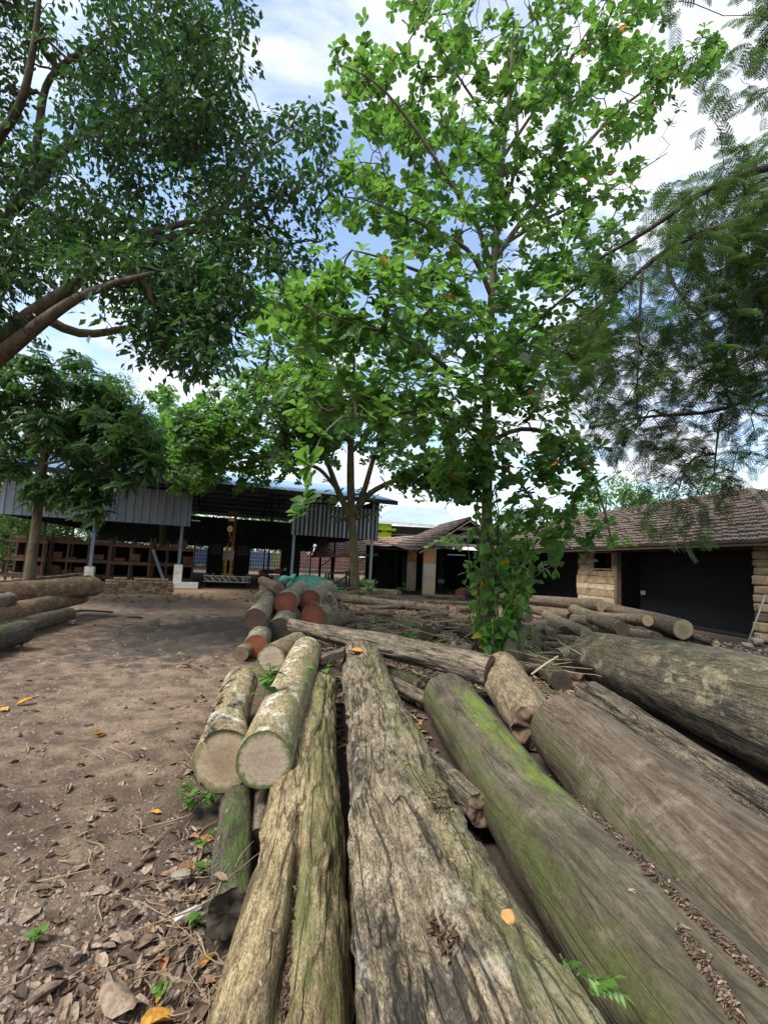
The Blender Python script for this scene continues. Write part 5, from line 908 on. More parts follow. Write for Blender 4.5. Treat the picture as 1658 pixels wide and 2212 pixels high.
# dark lean-to between the shed and the porch
lean = empty('dark_lean_to', D(830, 1280, 27) * [1, 1, 0], 'black-roofed lean-to with a thin pale roof edge between shed and porch', 'lean-to')
a, b, c, d = D(786, 1159, 24.6), D(900, 1191, 25.0), D(880, 1186, 31), D(770, 1156, 31); m = MB(); m.grid(np.array([[a, b], [d, c]])); m.grid(np.array([[a, d], [b, c]]) - [0, 0, 0.05]); m.build('roof', M_DARK, lean)
m = MB(); m.bar(a - [0, 0.02, 0.0], b - [0, 0.02, 0.0], 0.03, 0.05); a2 = D(762, 1168, 24.5); m.bar(a2, a, 0.03, 0.05); m.build('roof_edge', M_STEELL, lean)
m = MB(); p0, p1 = D(812, 1280, 28.5), D(905, 1280, 28.5); m.box([(p0[0] + p1[0]) / 2, p0[1], 1.15], ((p1[0] - p0[0]) / 2, 0, 0), (0, 0.08, 0), Z3 * 1.15); m.build('wall', M_SHADE, lean)
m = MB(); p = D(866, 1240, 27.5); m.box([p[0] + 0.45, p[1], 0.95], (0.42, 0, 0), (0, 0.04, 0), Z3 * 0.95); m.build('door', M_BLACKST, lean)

# tile-roofed shelter seen through the back of the shed, far yellow-green house
def shelter():
    o = empty('tile_shelter', D(760, 1240, 33) * [1, 1, 0], 'low tile-roofed shelter behind the right end of the shed', 'shelter'); a, b, c, d = D(672, 1203, 31), D(905, 1200, 31), D(905, 1157, 35), D(690, 1166, 35); m = MB(); tiled(m, a, b, c, d, 0.42, 0.25, 9); m.build('roof', M_RT2, o)
    for u in (690, 716, 760, 795): p = D(u, 1240, 31.5); p[2] = 0; m = MB(); m.box(p + Z3 * 0.9, (0.07, 0, 0), (0, 0.07, 0), Z3 * 0.9); m.build('post', M_SHADE, o)
    m = MB(); 
    for u in (690, 760): p = D(u, 1215, 31.4); m.bar(p - Z3 * 0.3, p + [1.0, 0, 0.5], 0.06, 0.06)
    m.build('brace', M_SHADE, o)
shelter()
def house():
    d = 46.0; c = D(900, 1200, d); c[2] = 0; o = empty('yellow_house', c, 'distant lime-yellow house with a pale blue metal hipped roof', 'house'); P = lambda u, v, dd=d: D(u, v, dd)
    y = plain('lime_yellow_wall', (0.50, 0.66, 0.03), 0.8, 0.08, 2); w = plain('dark_verandah', (0.05, 0.05, 0.05), 0.9)
    a, b = P(813, 1126), P(846, 1126); m = MB(); m.box([(a[0] + b[0]) / 2, d + 1, a[2] / 2], ((b[0] - a[0]) / 2, 0, 0), (0, 1.0, 0), (0, 0, a[2] / 2)); m.build('wall', y, o)
    s = P(813, 1142)[2]; m = MB(); m.box([(a[0] + b[0]) / 2 + 0.1, d + 0.9, s], ((b[0] - a[0]) / 2 + 0.35, 0, 0), (0, 1.3, 0), (0, 0, 0.1)); m.build('ledge', y, o)
    m = MB()
    for u in (820, 840): q = P(u, 1147); m.box([q[0], d - 0.02, q[2]], (0.16, 0, 0), (0, 0.03, 0), (0, 0, 0.12))
    m.build('vent_window', w, o)
    e = P(985, 1126); m = MB(); m.box([(b[0] + e[0]) / 2, d + 3, a[2] / 2 - 0.1], ((e[0] - b[0]) / 2, 0, 0), (0, 1.5, 0), (0, 0, a[2] / 2 - 0.1)); m.build('verandah', w, o)
    m = MB(); m.bar([b[0], d + 0.6, s + 0.4], [e[0], d + 0.6, s + 0.4], 0.05, 0.08); m.bar([b[0], d + 0.6, s - 0.4], [e[0], d + 0.6, s - 0.4], 0.05, 0.08); m.build('railing', M_STEELL, o)
    L0, L1, T0, T1 = P(808, 1124, d - 1), P(1000, 1139, d - 1), P(850, 1093, d + 6), P(960, 1098, d + 6); m = MB()
    for k in range(60):
        q0, q1 = k / 60, (k + 0.86) / 60; q2, q3 = q1, (k + 1) / 60
        for s0, s1, up in ((q0, q1, 0), (q2, q3, 0.06)): m.grid(np.array([[L0 + (L1 - L0) * s0, T0 + (T1 - T0) * s0], [L0 + (L1 - L0) * s1, T0 + (T1 - T0) * s1]]) + [0, 0, up])
    m.grid(np.array([[L1, L1 + [3, 12, 0]], [T1, T1 + [0, 0.5, 0]]])); m.grid(np.array([[L0, L0 + [-1, 12, 0]], [T0, T0 + [0, 0.5, 0]]])); m.build('roof', sheetmat('pale_blue_metal_roof', (0.36, 0.47, 0.60), 0.5, 0.2), o)
    m = MB(); m.bar(L0 - [0, 0.05, 0.08], L1 - [0, 0.05, 0.08], 0.05, 0.28); m.build('fascia', plain('white_fascia', (0.6, 0.62, 0.62), 0.6), o)
house()
# ------------------------------------------------------------------ leaves and trees
def inpoly(P, poly):
    x, y = P[:, 0], P[:, 1]; r = np.zeros(len(P), bool); q = np.array(poly, float)
    for i in range(len(q)):
        a, b = q[i], q[i - 1]; c = ((a[1] > y) != (b[1] > y)) & (x < (b[0] - a[0]) * (y - a[1]) / (b[1] - a[1] + 1e-12) + a[0]); r ^= c
    return r
def sample(poly, n, rs):
    q = np.array(poly, float); out = np.zeros((0, 2))
    while len(out) < n:
        P = rs.uniform(q.min(0), q.max(0), (n * 3, 2)); out = np.vstack([out, P[inpoly(P, poly)]])
    return out[:n]
def cloud(poly, n, y0, y1, rs, clump=0.0, sc=0.9, seed=0):
    k = int(n * 2.2) if clump else n; P = sample(poly, k, rs); Y = rs.uniform(y0, y1, k)
    W3 = np.array([AY(u, v, y) for (u, v), y in zip(P, Y)])
    if clump:
        f = fbm(W3 * sc, 2, seed); o = np.argsort(-f + rs.normal(0, (1 - clump) * 0.4, k)); W3 = W3[o[:n]]
    return W3
def tpl_leaf(st, fold=0.25, droop=0.18, wave=0.0):
    V = []; Q = []
    for k, (t, w) in enumerate(st):
        z = -droop * t * t; V += [(-w, t, z + fold * w + wave * math.sin(t * 9)), (0, t, z), (w, t, z + fold * w - wave * math.sin(t * 9 + 1))]
    for k in range(len(st) - 1):
        a = 3 * k; Q += [(a, a + 1, a + 4, a + 3), (a + 1, a + 2, a + 5, a + 4)]
    return np.array(V), np.array(Q)
T_ALM = tpl_leaf([(0, .02), (.2, .11), (.5, .24), (.75, .31), (.92, .22), (1, .03)], 0.28, 0.2, 0.015)
T_ELL = (np.array([(0, 0, 0), (-.2, .45, .05), (.2, .45, .05), (0, 1, -.1)], float), np.array([(0, 2, 3, 1)]))
T_HEART = tpl_leaf([(0, .05), (.08, .33), (.3, .40), (.6, .28), (.85, .1), (1, .01)], 0.2, 0.25)
T_LONG = tpl_leaf([(0, .02), (.3, .13), (.6, .15), (.85, .08), (1, .01)], 0.25, 0.3)
def tpl_pinnate(n, ll, lw, end=True):
    V = []; Q = []
    def leaf(b, d, L, w):
        k = len(V); d = np.array(d); x = np.array([d[1], -d[0], 0]); b = np.array(b)
        V.extend([b, b + d * L * .5 - x * w + [0, 0, .0], b + d * L + [0, 0, -L * .25], b + d * L * .5 + x * w]); Q.append((k, k + 3, k + 2, k + 1))
    for i in range(n):
        t = 0.15 + 0.85 * i / n; z = -0.35 * t * t
        for s in (-1, 1): leaf((0, t, z), (s * .85, .5, -.25), ll, lw)
    if end: leaf((0, 1, -.35), (0, .9, -.5), ll, lw)
    k = len(V); V.extend([np.array((-.006, 0, 0.)), np.array((.006, 0, 0.)), np.array((.004, 1, -.35)), np.array((-.004, 1, -.35))]); Q.append((k, k + 1, k + 2, k + 3))
    return np.array(V), np.array(Q)
T_PIN = tpl_pinnate(5, .42, .115)
def tpl_bipin():
    V = []; Q = []; np_, nl = 6, 6
    for i in range(np_):
        t = 0.25 + 0.75 * i / (np_ - 1); z = -0.3 * t * t; Lp = 0.42 * (1 - 0.35 * abs(t - .55) * 2)
        for s in (-1, 1):
            b = np.array([0, t, z]); d = nrm(np.array([s * .85, .55, -.18])); x = np.array([d[1], -d[0], 0])
            for j in range(nl):
                q = b + d * Lp * (0.12 + 0.88 * j / nl) + np.array([0, 0, -.07 * (j / nl) ** 2])
                for s2 in (-1, 1):
                    e = nrm(x * s2 + d * .45); w = d * 0.016; k = len(V); V.extend([q - w * .8, q + e * .06 - w * 1.5, q + e * .12, q + e * .06 + w * 1.5]); Q.append((k, k + 1, k + 2, k + 3))
            k = len(V); V.extend([b - x * .003, b + x * .003, b + d * Lp + [0, 0, -.07], b + d * Lp + [0, 0, -.07] + x * .002]); Q.append((k, k + 1, k + 2, k + 3))
    k = len(V); V.extend([np.array((-.006, 0, 0.)), np.array((.006, 0, 0.)), np.array((.003, 1, -.3)), np.array((-.003, 1, -.3))]); Q.append((k, k + 1, k + 2, k + 3))
    return np.array(V), np.array(Q)
T_BIP = tpl_bipin()
def put_leaves(m, tpl, pos, d, up, sc, tint, wid=1.0):
    V0, Q0 = tpl; pos, d, up = np.asarray(pos), nrm(d), np.asarray(up); x = nrm(np.cross(d, up)); z = np.cross(x, d); n = len(pos); sc = np.broadcast_to(sc, (n,)); wid = np.broadcast_to(wid, (n,))
    V = pos[:, None] + sc[:, None, None] * (V0[None, :, 0:1] * wid[:, None, None] * x[:, None] + V0[None, :, 1:2] * d[:, None] + V0[None, :, 2:3] * z[:, None])
    k = len(V0); Q = (Q0[None] + (np.arange(n) * k)[:, None, None]).reshape(-1, Q0.shape[1])
    m.add(V.reshape(-1, 3), [Q], tint=np.repeat(np.broadcast_to(tint, (n,)), k))
def rdir(n, rs): return nrm(rs.normal(0, 1, (n, 3)))
def grow(m, lines, cl, rmin=0.006, rtwig=0.010, sides=5, jit=0.15, rs=rng, expo=0.45, pathw=0.25):
    """limbs plus twigs: each cluster hangs on the nearest node already grown"""
    pos = []; plen = []; par = []
    for P, r in lines:
        P = np.asarray(P); L = np.linalg.norm(np.diff(P, axis=0), axis=1).sum(); n = max(6, int(L / 0.22)); S = smooth_line(P, n, 2); R = np.interp(np.linspace(0, 1, n), np.linspace(0, 1, len(r)), r)
        m.tube(S, R, 10 if R.max() > 0.06 else 7); k = int(n * 0.25)
        for q in range(k, n): pos.append(S[q]); plen.append(0.0); par.append(-1)
    pos = list(pos); n0 = len(pos); base = np.array(pos); dist = np.min(np.linalg.norm(cl[:, None] - base[None], axis=2), axis=1); order = np.argsort(dist)
    A = np.zeros((n0 + 3 * len(cl), 3)); A[:n0] = base; PL = np.zeros(len(A)); PA = np.full(len(A), -1); n = n0; tips = np.zeros(len(cl), int)
    for c in order:
        p = cl[c]; dd = np.linalg.norm(A[:n] - p, axis=1); k = int(np.argmin(dd + pathw * PL[:n])); q = A[k]; L = dd[k]
        a = q + (p - q) * 0.4 + rs.normal(0, jit, 3) * min(L, 1) * 0.6; a[2] += 0.05 * L; b = q + (p - q) * 0.75 + rs.normal(0, jit, 3) * min(L, 1) * 0.4
        for j, x in enumerate((a, b, p)):
            A[n] = x; PA[n] = k if j == 0 else n - 1; PL[n] = PL[k] + L * (0.4, 0.75, 1)[j]; n += 1
        tips[c] = n - 1
    cnt = np.zeros(n)
    cnt[tips] = 1
    for i in range(n - 1, n0 - 1, -1):
        if PA[i] >= n0: cnt[PA[i]] += cnt[i]
    for c in range(len(cl)):
        t = tips[c]; ch = [t, t - 1, t - 2, PA[t - 2]]; P = A[ch[::-1]]; R = np.array([rtwig * max(1, cnt[i]) ** expo for i in ch[::-1]]); R[0] = R[1]; R[-1] = max(rmin, R[-1] * 0.7)
        m.tube(P, np.minimum(R, 0.09), sides, False)
    return nrm(cl - A[tips - 1])
def barkmat(name, a, b, sc=6, moss=None, bump=0.6):
    t = NT(name); o = t.obj(); n = t.noise(t.vmul(o, (1, 1, 0.5)), sc, 6, 0.65); f = t.noise(t.vmul(o, (1, 1, 0.3)), sc * 9, 4, 0.6)
    c = t.mix(t.ramp(n, [(0.38, 0), (0.62, 1)]), a, b); c = t.mix(t.ramp(f, [(0.38, 0.6), (0.55, 0)]), c, tuple(x * 0.35 for x in a))
    if moss: c = t.mix(t.ramp(t.noise(o, sc * 0.5, 6, 0.7), [(0.48, 0), (0.62, 0.8)]), c, moss)
    t.prin(c, 0.9, t.bump(f, bump, 0.015), 0.2); return t.m
BK1 = barkmat('bark_reddish_grey', (0.055, 0.04, 0.028), (0.17, 0.128, 0.092), 7, (0.085, 0.078, 0.035), 1.0); BK2 = barkmat('bark_olive_grey', (0.095, 0.072, 0.043), (0.20, 0.16, 0.10), 6, (0.10, 0.10, 0.04), 0.9)
BK3 = barkmat('bark_pale_grey', (0.11, 0.092, 0.068), (0.24, 0.205, 0.16), 6, (0.12, 0.12, 0.07), 0.9); BK4 = barkmat('bark_dark', (0.035, 0.028, 0.022), (0.075, 0.062, 0.048), 5)
LF_BIG = leafmat('leaf_dark_green', (0.010, 0.032, 0.012), (0.040, 0.098, 0.026), (0.08, 0.2, 0.035), 0.36)
LF_SM = leafmat('leaf_blue_green', (0.02, 0.05, 0.018), (0.075, 0.15, 0.042), (0.12, 0.27, 0.05), 0.4)
LF_ALM = leafmat('leaf_almond', (0.022, 0.065, 0.012), (0.078, 0.165, 0.028), (0.19, 0.40, 0.055), 0.52, 0.45, (0.55, 0.20, 0.025))
LF_ALM2 = leafmat('leaf_almond_deep', (0.022, 0.068, 0.014), (0.078, 0.168, 0.03), (0.19, 0.41, 0.055), 0.5, 0.45, (0.55, 0.25, 0.03))
LF_FEA = leafmat('leaf_feathery', (0.017, 0.036, 0.011), (0.05, 0.092, 0.024), (0.10, 0.19, 0.04), 0.45)
LF_VINE = leafmat('leaf_vine', (0.035, 0.095, 0.016), (0.15, 0.31, 0.04), (0.22, 0.48, 0.05), 0.42, 0.38, (0.5, 0.4, 0.03))
LF_FAR = leafmat('leaf_far', (0.03, 0.07, 0.02), (0.11, 0.20, 0.045), (0.16, 0.34, 0.06), 0.4)
LF_YEL = leafmat('leaf_light', (0.05, 0.12, 0.02), (0.15, 0.28, 0.05), (0.2, 0.42, 0.06), 0.45)
def rosettes(m, tpl, C, Dn, L, rs, n0=6, n1=10, flat=0.45, wid=1.0, t0=0, t1=1):
    P = []; DD = []; U = []; S = []; Tn = []
    for c, d in zip(C, Dn):
        ax = nrm(d * 0.6 + np.array([0, 0, 0.8]) + rs.normal(0, 0.25, 3)); n = rs.integers(n0, n1); a = nrm(np.cross(ax, [0.3, 0.9, 0.1])); b = np.cross(ax, a); ph = rs.uniform(0, 7); tn = rs.uniform(t0, t1)
        for k in range(n):
            th = ph + k * 2.399; el = flat * rs.normal(0.6, 0.6); dd = a * math.cos(th) + b * math.sin(th) + ax * el; P.append(c + ax * rs.uniform(-.04, .03)); DD.append(dd); U.append(ax + rs.normal(0, .15, 3)); S.append(L * rs.uniform(0.65, 1.15)); Tn.append(rs.uniform(0.97, 1) if rs.random() < 0.004 else 0.95 * np.clip(0.55 * tn + 0.45 * rs.random(), 0, 1))
    put_leaves(m, tpl, np.array(P), np.array(DD), np.array(U), np.array(S), np.array(Tn), wid)
def tufts(m, tpl, C, n, spread, L, rs, droop=0.5, t0=0.0, t1=1.0, flat=0.6, wid=1.0):
    N = len(C) * n; c = np.repeat(C, n, 0); off = rdir(N, rs) * (rs.random((N, 1)) ** 0.5) * spread * [1, 1, flat]; d = nrm(rdir(N, rs) * [1, 1, .6] + nrm(off) * 0.6 - [0, 0, droop]); up = nrm(rdir(N, rs) * 0.7 + [0, 0, 1.0])
    tn = np.clip(np.repeat(rs.uniform(t0, t1, len(C)), n) * 0.6 + rs.random(N) * 0.4, 0, 1) * 0.95; put_leaves(m, tpl, c + off, d, up, L * rs.uniform(0.6, 1.2, N), tn, wid * rs.uniform(.8, 1.25, N))
def tree(name, label, base, cat='tree', group=None): return empty(name, base, label, cat, group)
def Ypts(L): return np.array([AY(u, v, y) for u, v, y in L])

# big dark tree leaning in from the left
rs = np.random.default_rng(11)
def big_left():
    b = AY(-330, 1290, 8.6); b[2] = 0.0; o = tree('broadleaf_tree', 'huge dark-leaved tree with a leaning mossy trunk entering from the left', b); m = MB()
    lines = [(np.vstack([[b], Ypts([(-230, 1020, 8.4), (-90, 820, 8.0), (0, 733, 7.7), (65, 677, 7.6), (124, 642, 7.6), (169, 610, 7.7), (228, 556, 7.9), (257, 532, 8.0), (330, 500, 8.3), (420, 476, 8.7), (520, 450, 9.2), (620, 420, 9.8)])]), [0.30, 0.20, 0.155, 0.115, 0.08, 0.05, 0.025]),
             (Ypts([(-90, 840, 8.0), (0, 770, 7.5), (49, 730, 7.3), (104, 685, 7.2), (170, 640, 7.0), (250, 610, 6.8), (330, 590, 6.6)]), [0.15, 0.12, 0.07, 0.03]),
             (np.vstack([Ypts([(-230, 1020, 8.4), (-120, 640, 9.0), (0, 474, 9.2), (42, 440, 9.2), (68, 405, 9.2), (130, 328, 9.3), (182, 287, 9.5), (228, 270, 9.6), (300, 235, 9.9), (400, 160, 10.3)])]), [0.22, 0.17, 0.13, 0.09, 0.04]),
             (Ypts([(104, 690, 7.4), (156, 727, 7.6), (228, 720, 7.8), (280, 707, 8.0), (360, 690, 8.4), (470, 720, 8.8)]), [0.08, 0.06, 0.045, 0.02]),
             (Ypts([(257, 532, 8.0), (313, 528, 8.3), (423, 498, 8.8), (482, 456, 9.3), (560, 330, 9.8), (640, 280, 10.0)]), [0.08, 0.06, 0.02]),
             (Ypts([(68, 405, 9.2), (98, 176, 8.9), (143, 130, 8.9), (200, 100, 8.9), (330, 40, 9.0)]), [0.09, 0.06, 0.02]),
             (Ypts([(-120, 640, 9.0), (-60, 380, 8.4), (0, 292, 8.0), (40, 245, 7.8), (60, 180, 7.6), (80, 60, 7.5), (90, -60, 7.5)]), [0.13, 0.08, 0.03]),
             (Ypts([(182, 287, 9.5), (260, 300, 9.2), (340, 310, 9.0), (430, 320, 8.8)]), [0.06, 0.04, 0.015]),
             (Ypts([(423, 498, 8.8), (520, 520, 9.0), (600, 530, 9.4), (670, 520, 9.8)]), [0.05, 0.03, 0.012])]
    polys = [([(-260, -260), (522, -260), (528, 60), (545, 150), (520, 215), (-260, 260)], 520, 7.0, 11.0), ([(-200, 240), (520, 210), (600, 235), (640, 205), (700, 260), (722, 330), (712, 440), (690, 490), (705, 570), (620, 600), (520, 560), (-200, 560)], 500, 7.0, 11.0),
             ([(-200, 540), (520, 560), (545, 640), (490, 690), (515, 760), (470, 815), (400, 800), (330, 790), (250, 770), (-200, 790)], 300, 6.8, 10.0)]
    C = np.vstack([cloud(p, n, y0, y1, rs, 0.85, 0.75, 3 + i) for i, (p, n, y0, y1) in enumerate(polys)])
    dn = grow(m, lines, C, rtwig=0.007, rs=rs); m.build('trunk', BK1, o, smooth=True); cr = MB(); tufts(cr, T_ELL, C, 32, 0.40, 0.165, rs, 0.55, flat=0.75, wid=1.25); cr.build('crown', LF_BIG, o, smooth=False)
big_left()
def small_left():
    b = AY(57, 1296, 13.6); b[2] = 0; y = 13.6; o = tree('slender_tree', 'slender tree with a pale green-grey trunk and drooping leaves before the shed', b); m = MB()
    lines = [(np.vstack([[b], Ypts([(68, 1220, y), (81, 1118, y), (94, 1004, y), (101, 930, y), (107, 860, y), (112, 790, y)])]), [0.165, 0.13, 0.115, 0.095, 0.06, 0.03]), (Ypts([(92, 1015, y), (75, 980, 13.5), (55, 920, 13.3), (48, 860, 13.2)]), [0.06, 0.04, 0.015]), (Ypts([(95, 1000, y), (120, 960, 13.8), (138, 900, 14)]), [0.05, 0.03, 0.015]), (Ypts([(96, 1002, y), (150, 992, 13.2), (200, 975, 13), (250, 955, 12.8)]), [0.045, 0.03, 0.012]), (Ypts([(88, 1060, y), (130, 1045, 13.2), (180, 1040, 12.9), (240, 1030, 12.7)]), [0.04, 0.02, 0.01])]
    P = [([(-120, 770), (100, 760), (230, 780), (275, 850), (260, 920), (200, 960), (60, 990), (-120, 960)], 230, 12, 15.5), ([(120, 900), (290, 860), (335, 940), (352, 1000), (310, 1045), (250, 1065), (200, 1030), (130, 1010)], 130, 12.2, 14.6), ([(60, 1010), (110, 1030), (230, 1020), (235, 1070), (200, 1125), (160, 1090), (120, 1060), (75, 1085), (50, 1060)], 60, 12.6, 13.6), ([(-40, 980), (40, 990), (50, 1010), (20, 1020), (-40, 1010)], 16, 13, 14)]
    C = np.vstack([cloud(p, n, a, c, rs, 0.6, 0.7, 9 + i) for i, (p, n, a, c) in enumerate(P)]); grow(m, lines, C, rtwig=0.006, rs=rs); m.build('trunk', BK2, o, smooth=True)
    cr = MB(); N = len(C) * 7; c = np.repeat(C, 7, 0); d = nrm(rdir(N, rs) * [1, 1, .5] + [0, 0, -0.1]); put_leaves(cr, T_PIN, c + rs.normal(0, .1, (N, 3)), d, nrm(rdir(N, rs) * .5 + [0, 0, 1.]), rs.uniform(.26, .42, N), np.clip(rs.random(N) * .5 + np.repeat(rs.random(len(C)), 7) * .5, 0, 1) * .95); cr.build('crown', LF_SM, o)
small_left()
def mid_almond():
    y = 20.3; b = G(768, 1288); b[1] = y; b = AY(768, 1288, y); b[2] = 0; o = tree('almond_tree', 'spreading broad-leaved tree with a forked pale trunk in the middle of the yard', b, group='broad-leaved almond trees'); m = MB()
    lines = [(np.vstack([[b + [0, 0, -.05]], Ypts([(766, 1240, y), (764, 1190, y), (761, 1140, y), (759, 1115, y)])]), [0.23, 0.195, 0.18, 0.178, 0.20]),
             (Ypts([(757, 1122, y), (742, 1085, y), (727, 1055, y), (712, 1010, y - .2), (700, 985, y - .4), (640, 930, 19)]), [0.16, 0.14, 0.11, 0.07, 0.03]), (Ypts([(759, 1120, y), (757, 1040, y), (757, 960, y), (761, 880, y), (765, 800, y), (760, 700, y)]), [0.18, 0.16, 0.12, 0.07, 0.03]),
             (Ypts([(764, 1115, y), (788, 1055, y), (803, 1000, y), (815, 965, y), (860, 915, y - .5), (930, 850, 19.5)]), [0.14, 0.11, 0.08, 0.03]), (Ypts([(770, 1100, y), (800, 1062, y - .2), (840, 1042, y - .4), (900, 1018, 19.6), (1000, 1000, 19)]), [0.13, 0.11, 0.08, 0.03]),
             (Ypts([(727, 1055, y), (690, 1010, 19.6), (600, 985, 19), (500, 990, 18), (420, 1000, 17.5)]), [0.09, 0.07, 0.05, 0.02]), (Ypts([(700, 985, 19.9), (640, 960, 19), (540, 930, 18.5), (430, 930, 18)]), [0.08, 0.05, 0.02]), (Ypts([(757, 960, y), (690, 870, 20), (600, 780, 19.6), (540, 680, 19.4)]), [0.09, 0.06, 0.02]), (Ypts([(757, 980, y), (830, 900, 21), (900, 820, 22), (960, 780, 22)]), [0.08, 0.05, 0.02]), (Ypts([(762, 1125, y), (735, 1118, y - .2), (712, 1112, y - .4)]), [0.09, 0.07, 0.05]), (Ypts([(764, 1122, y), (790, 1112, y - .2), (808, 1106, y - .4)]), [0.08, 0.06, 0.05])]
    P = [([(345, 965), (380, 900), (440, 845), (520, 800), (700, 800), (740, 900), (720, 1000), (640, 1010), (600, 1045), (520, 1062), (430, 1062), (350, 1030)], 900, 16.0, 23), ([(520, 790), (530, 640), (600, 600), (680, 620), (760, 700), (900, 740), (1000, 850), (1020, 960), (960, 1010), (880, 1030), (800, 980), (700, 960), (600, 900)], 620, 16.5, 24), ([(830, 1000), (1010, 980), (1030, 1040), (980, 1080), (900, 1065), (850, 1045)], 130, 18, 21)]
    C = np.vstack([cloud(p, n, a, c, rs, 0.55, 0.6, 19 + i) for i, (p, n, a, c) in enumerate(P)]); dn = grow(m, lines, C, rtwig=0.012, rs=rs); m.build('trunk', BK2, o, smooth=True)
    cr = MB(); rosettes(cr, T_ALM, C, dn, 0.255, rs, 7, 11); rosettes(cr, T_ALM, C + rs.normal(0, .4, C.shape) * [1, 1, .5], dn, 0.25, rs, 6, 10)
    C2 = Ypts([(rs.uniform(690, 830), rs.uniform(1040, 1130), rs.uniform(19.8, 20.8)) for _ in range(26)]); rosettes(cr, T_ALM, C2, rdir(26, rs), 0.22, rs, 4, 7); cr.build('crown', LF_ALM2, o)
mid_almond()
def tall_almond():
    y = 8.6; b = AY(1056, 1412, y); b[2] = 0; o = tree('almond_tree', 'tall broad-leaved tree with a straight vine-clad trunk right of the centre', b, group='broad-leaved almond trees'); m = MB()
    lines = [(np.vstack([[b + [0, 0, -.05]], Ypts([(1052, 1330, y), (1050, 1200, y), (1052, 1000, y), (1050, 880, y), (1056, 750, y), (1062, 620, y), (1072, 480, y), (1085, 340, y), (1100, 190, y), (1110, 40, y)])]), [0.155, 0.12, 0.10, 0.092, 0.082, 0.075, 0.066, 0.055, 0.042, 0.03, 0.02]),
             (Ypts([(1064, 590, y), (1028, 474, 8.4), (956, 375, 8.1), (927, 319, 7.9), (858, 228, 7.6), (829, 189, 7.5), (770, 150, 7.4), (735, 140, 7.4)]), [0.055, 0.045, 0.03, 0.012]), (Ypts([(1060, 640, y), (1021, 540, 8.2), (930, 492, 7.9), (849, 456, 7.6), (800, 430, 7.4), (740, 425, 7.2)]), [0.05, 0.04, 0.025, 0.01]),
             (Ypts([(1068, 540, y), (1073, 502, 8.6), (1103, 407, 8.7), (1119, 326, 8.7), (1112, 195, 8.8), (1130, 60, 9)]), [0.04, 0.03, 0.012]), (Ypts([(1068, 560, y), (1122, 482, 8.7), (1174, 423, 8.9), (1239, 342, 9.2), (1330, 240, 9.5), (1430, 165, 9.8), (1530, 100, 10)]), [0.055, 0.045, 0.03, 0.01]),
             (Ypts([(1058, 720, y), (1026, 665, 8.2), (975, 616, 7.8), (909, 587, 7.4), (812, 551, 7.0), (760, 540, 6.8)]), [0.05, 0.035, 0.012]), (Ypts([(1052, 860, y), (1026, 838, 8.2), (975, 805, 7.6), (919, 756, 7.0), (838, 717, 6.4), (753, 700, 6.0), (698, 675, 5.8)]), [0.055, 0.045, 0.03, 0.012]), (Ypts([(1050, 945, y), (1040, 930, 8.3), (975, 906, 7.7), (919, 883, 7.2), (830, 900, 6.6), (740, 900, 6.0)]), [0.05, 0.035, 0.012]),
             (Ypts([(740, 900, 6.0), (690, 940, 5.4), (665, 1020, 5.0), (655, 1085, 4.9)]), [0.014, 0.01, 0.006]), (Ypts([(1052, 960, y), (1110, 920, 8.2), (1190, 930, 7.9), (1260, 990, 7.7), (1300, 1080, 7.6), (1320, 1170, 7.5)]), [0.05, 0.03, 0.012]), (Ypts([(1054, 800, y), (1130, 720, 8.5), (1220, 640, 8.4), (1320, 560, 8.4)]), [0.05, 0.03, 0.012]),
             (Ypts([(1050, 1000, y), (1100, 1010, 8.2), (1150, 1080, 8.0), (1200, 1150, 7.9)]), [0.04, 0.025, 0.01]), (Ypts([(1068, 540, y), (1180, 470, 9.2), (1300, 420, 9.8), (1440, 330, 10.2)]), [0.04, 0.025, 0.01]), (Ypts([(1085, 340, y), (1180, 200, 8.8), (1260, 80, 9.0), (1330, -30, 9.2)]), [0.04, 0.02, 0.01]), (Ypts([(1090, 300, y), (1010, 200, 8.4), (950, 100, 8.2), (900, 0, 8.2)]), [0.035, 0.02, 0.01])]
    P = [([(1000, 840), (1110, 840), (1120, 1060), (1000, 1060)], 34, 7.6, 8.5, .2), ([(705, 150), (740, 95), (835, 80), (900, 110), (1000, 80), (1060, 200), (1100, 500), (1040, 620), (900, 545), (800, 500), (720, 490), (700, 430), (745, 330), (785, 230)], 250, 6.6, 9.6, .35), ([(835, -90), (1440, -90), (1440, 60), (1300, 120), (1000, 100), (880, 60)], 120, 7, 10, .4), ([(1000, 90), (1300, 110), (1390, 90), (1440, 150), (1400, 260), (1390, 420), (1360, 560), (1250, 620), (1080, 620), (1050, 400)], 330, 7.5, 10.5, .3), ([(1390, 90), (1440, 120), (1530, 70), (1578, 75), (1540, 165), (1480, 200), (1440, 300), (1390, 300)], 44, 8.5, 10.2, .3),
         ([(1070, 600), (1330, 560), (1340, 700), (1290, 820), (1200, 900), (1080, 900)], 205, 7, 10, .4), ([(560, 690), (640, 610), (760, 570), (900, 560), (1050, 640), (1060, 800), (1050, 960), (960, 980), (880, 940), (740, 930), (650, 900), (590, 850), (640, 760)], 280, 5.8, 8.4, .4), ([(1070, 880), (1200, 880), (1270, 980), (1330, 1150), (1310, 1215), (1260, 1200), (1220, 1190), (1160, 1200), (1110, 1120), (1060, 1020)], 92, 7.0, 8.8, .4), ([(900, 1000), (1050, 960), (1060, 1060), (1010, 1080), (940, 1040)], 45, 7.4, 8.6, .3)]
    C = np.vstack([cloud(p, n, a, c, rs, k, 1.0, 29 + i) for i, (p, n, a, c, k) in enumerate(P)]); dn = grow(m, lines, C, rtwig=0.0055, rmin=0.004, rs=rs, expo=0.4); m.build('trunk', BK3, o, smooth=True)
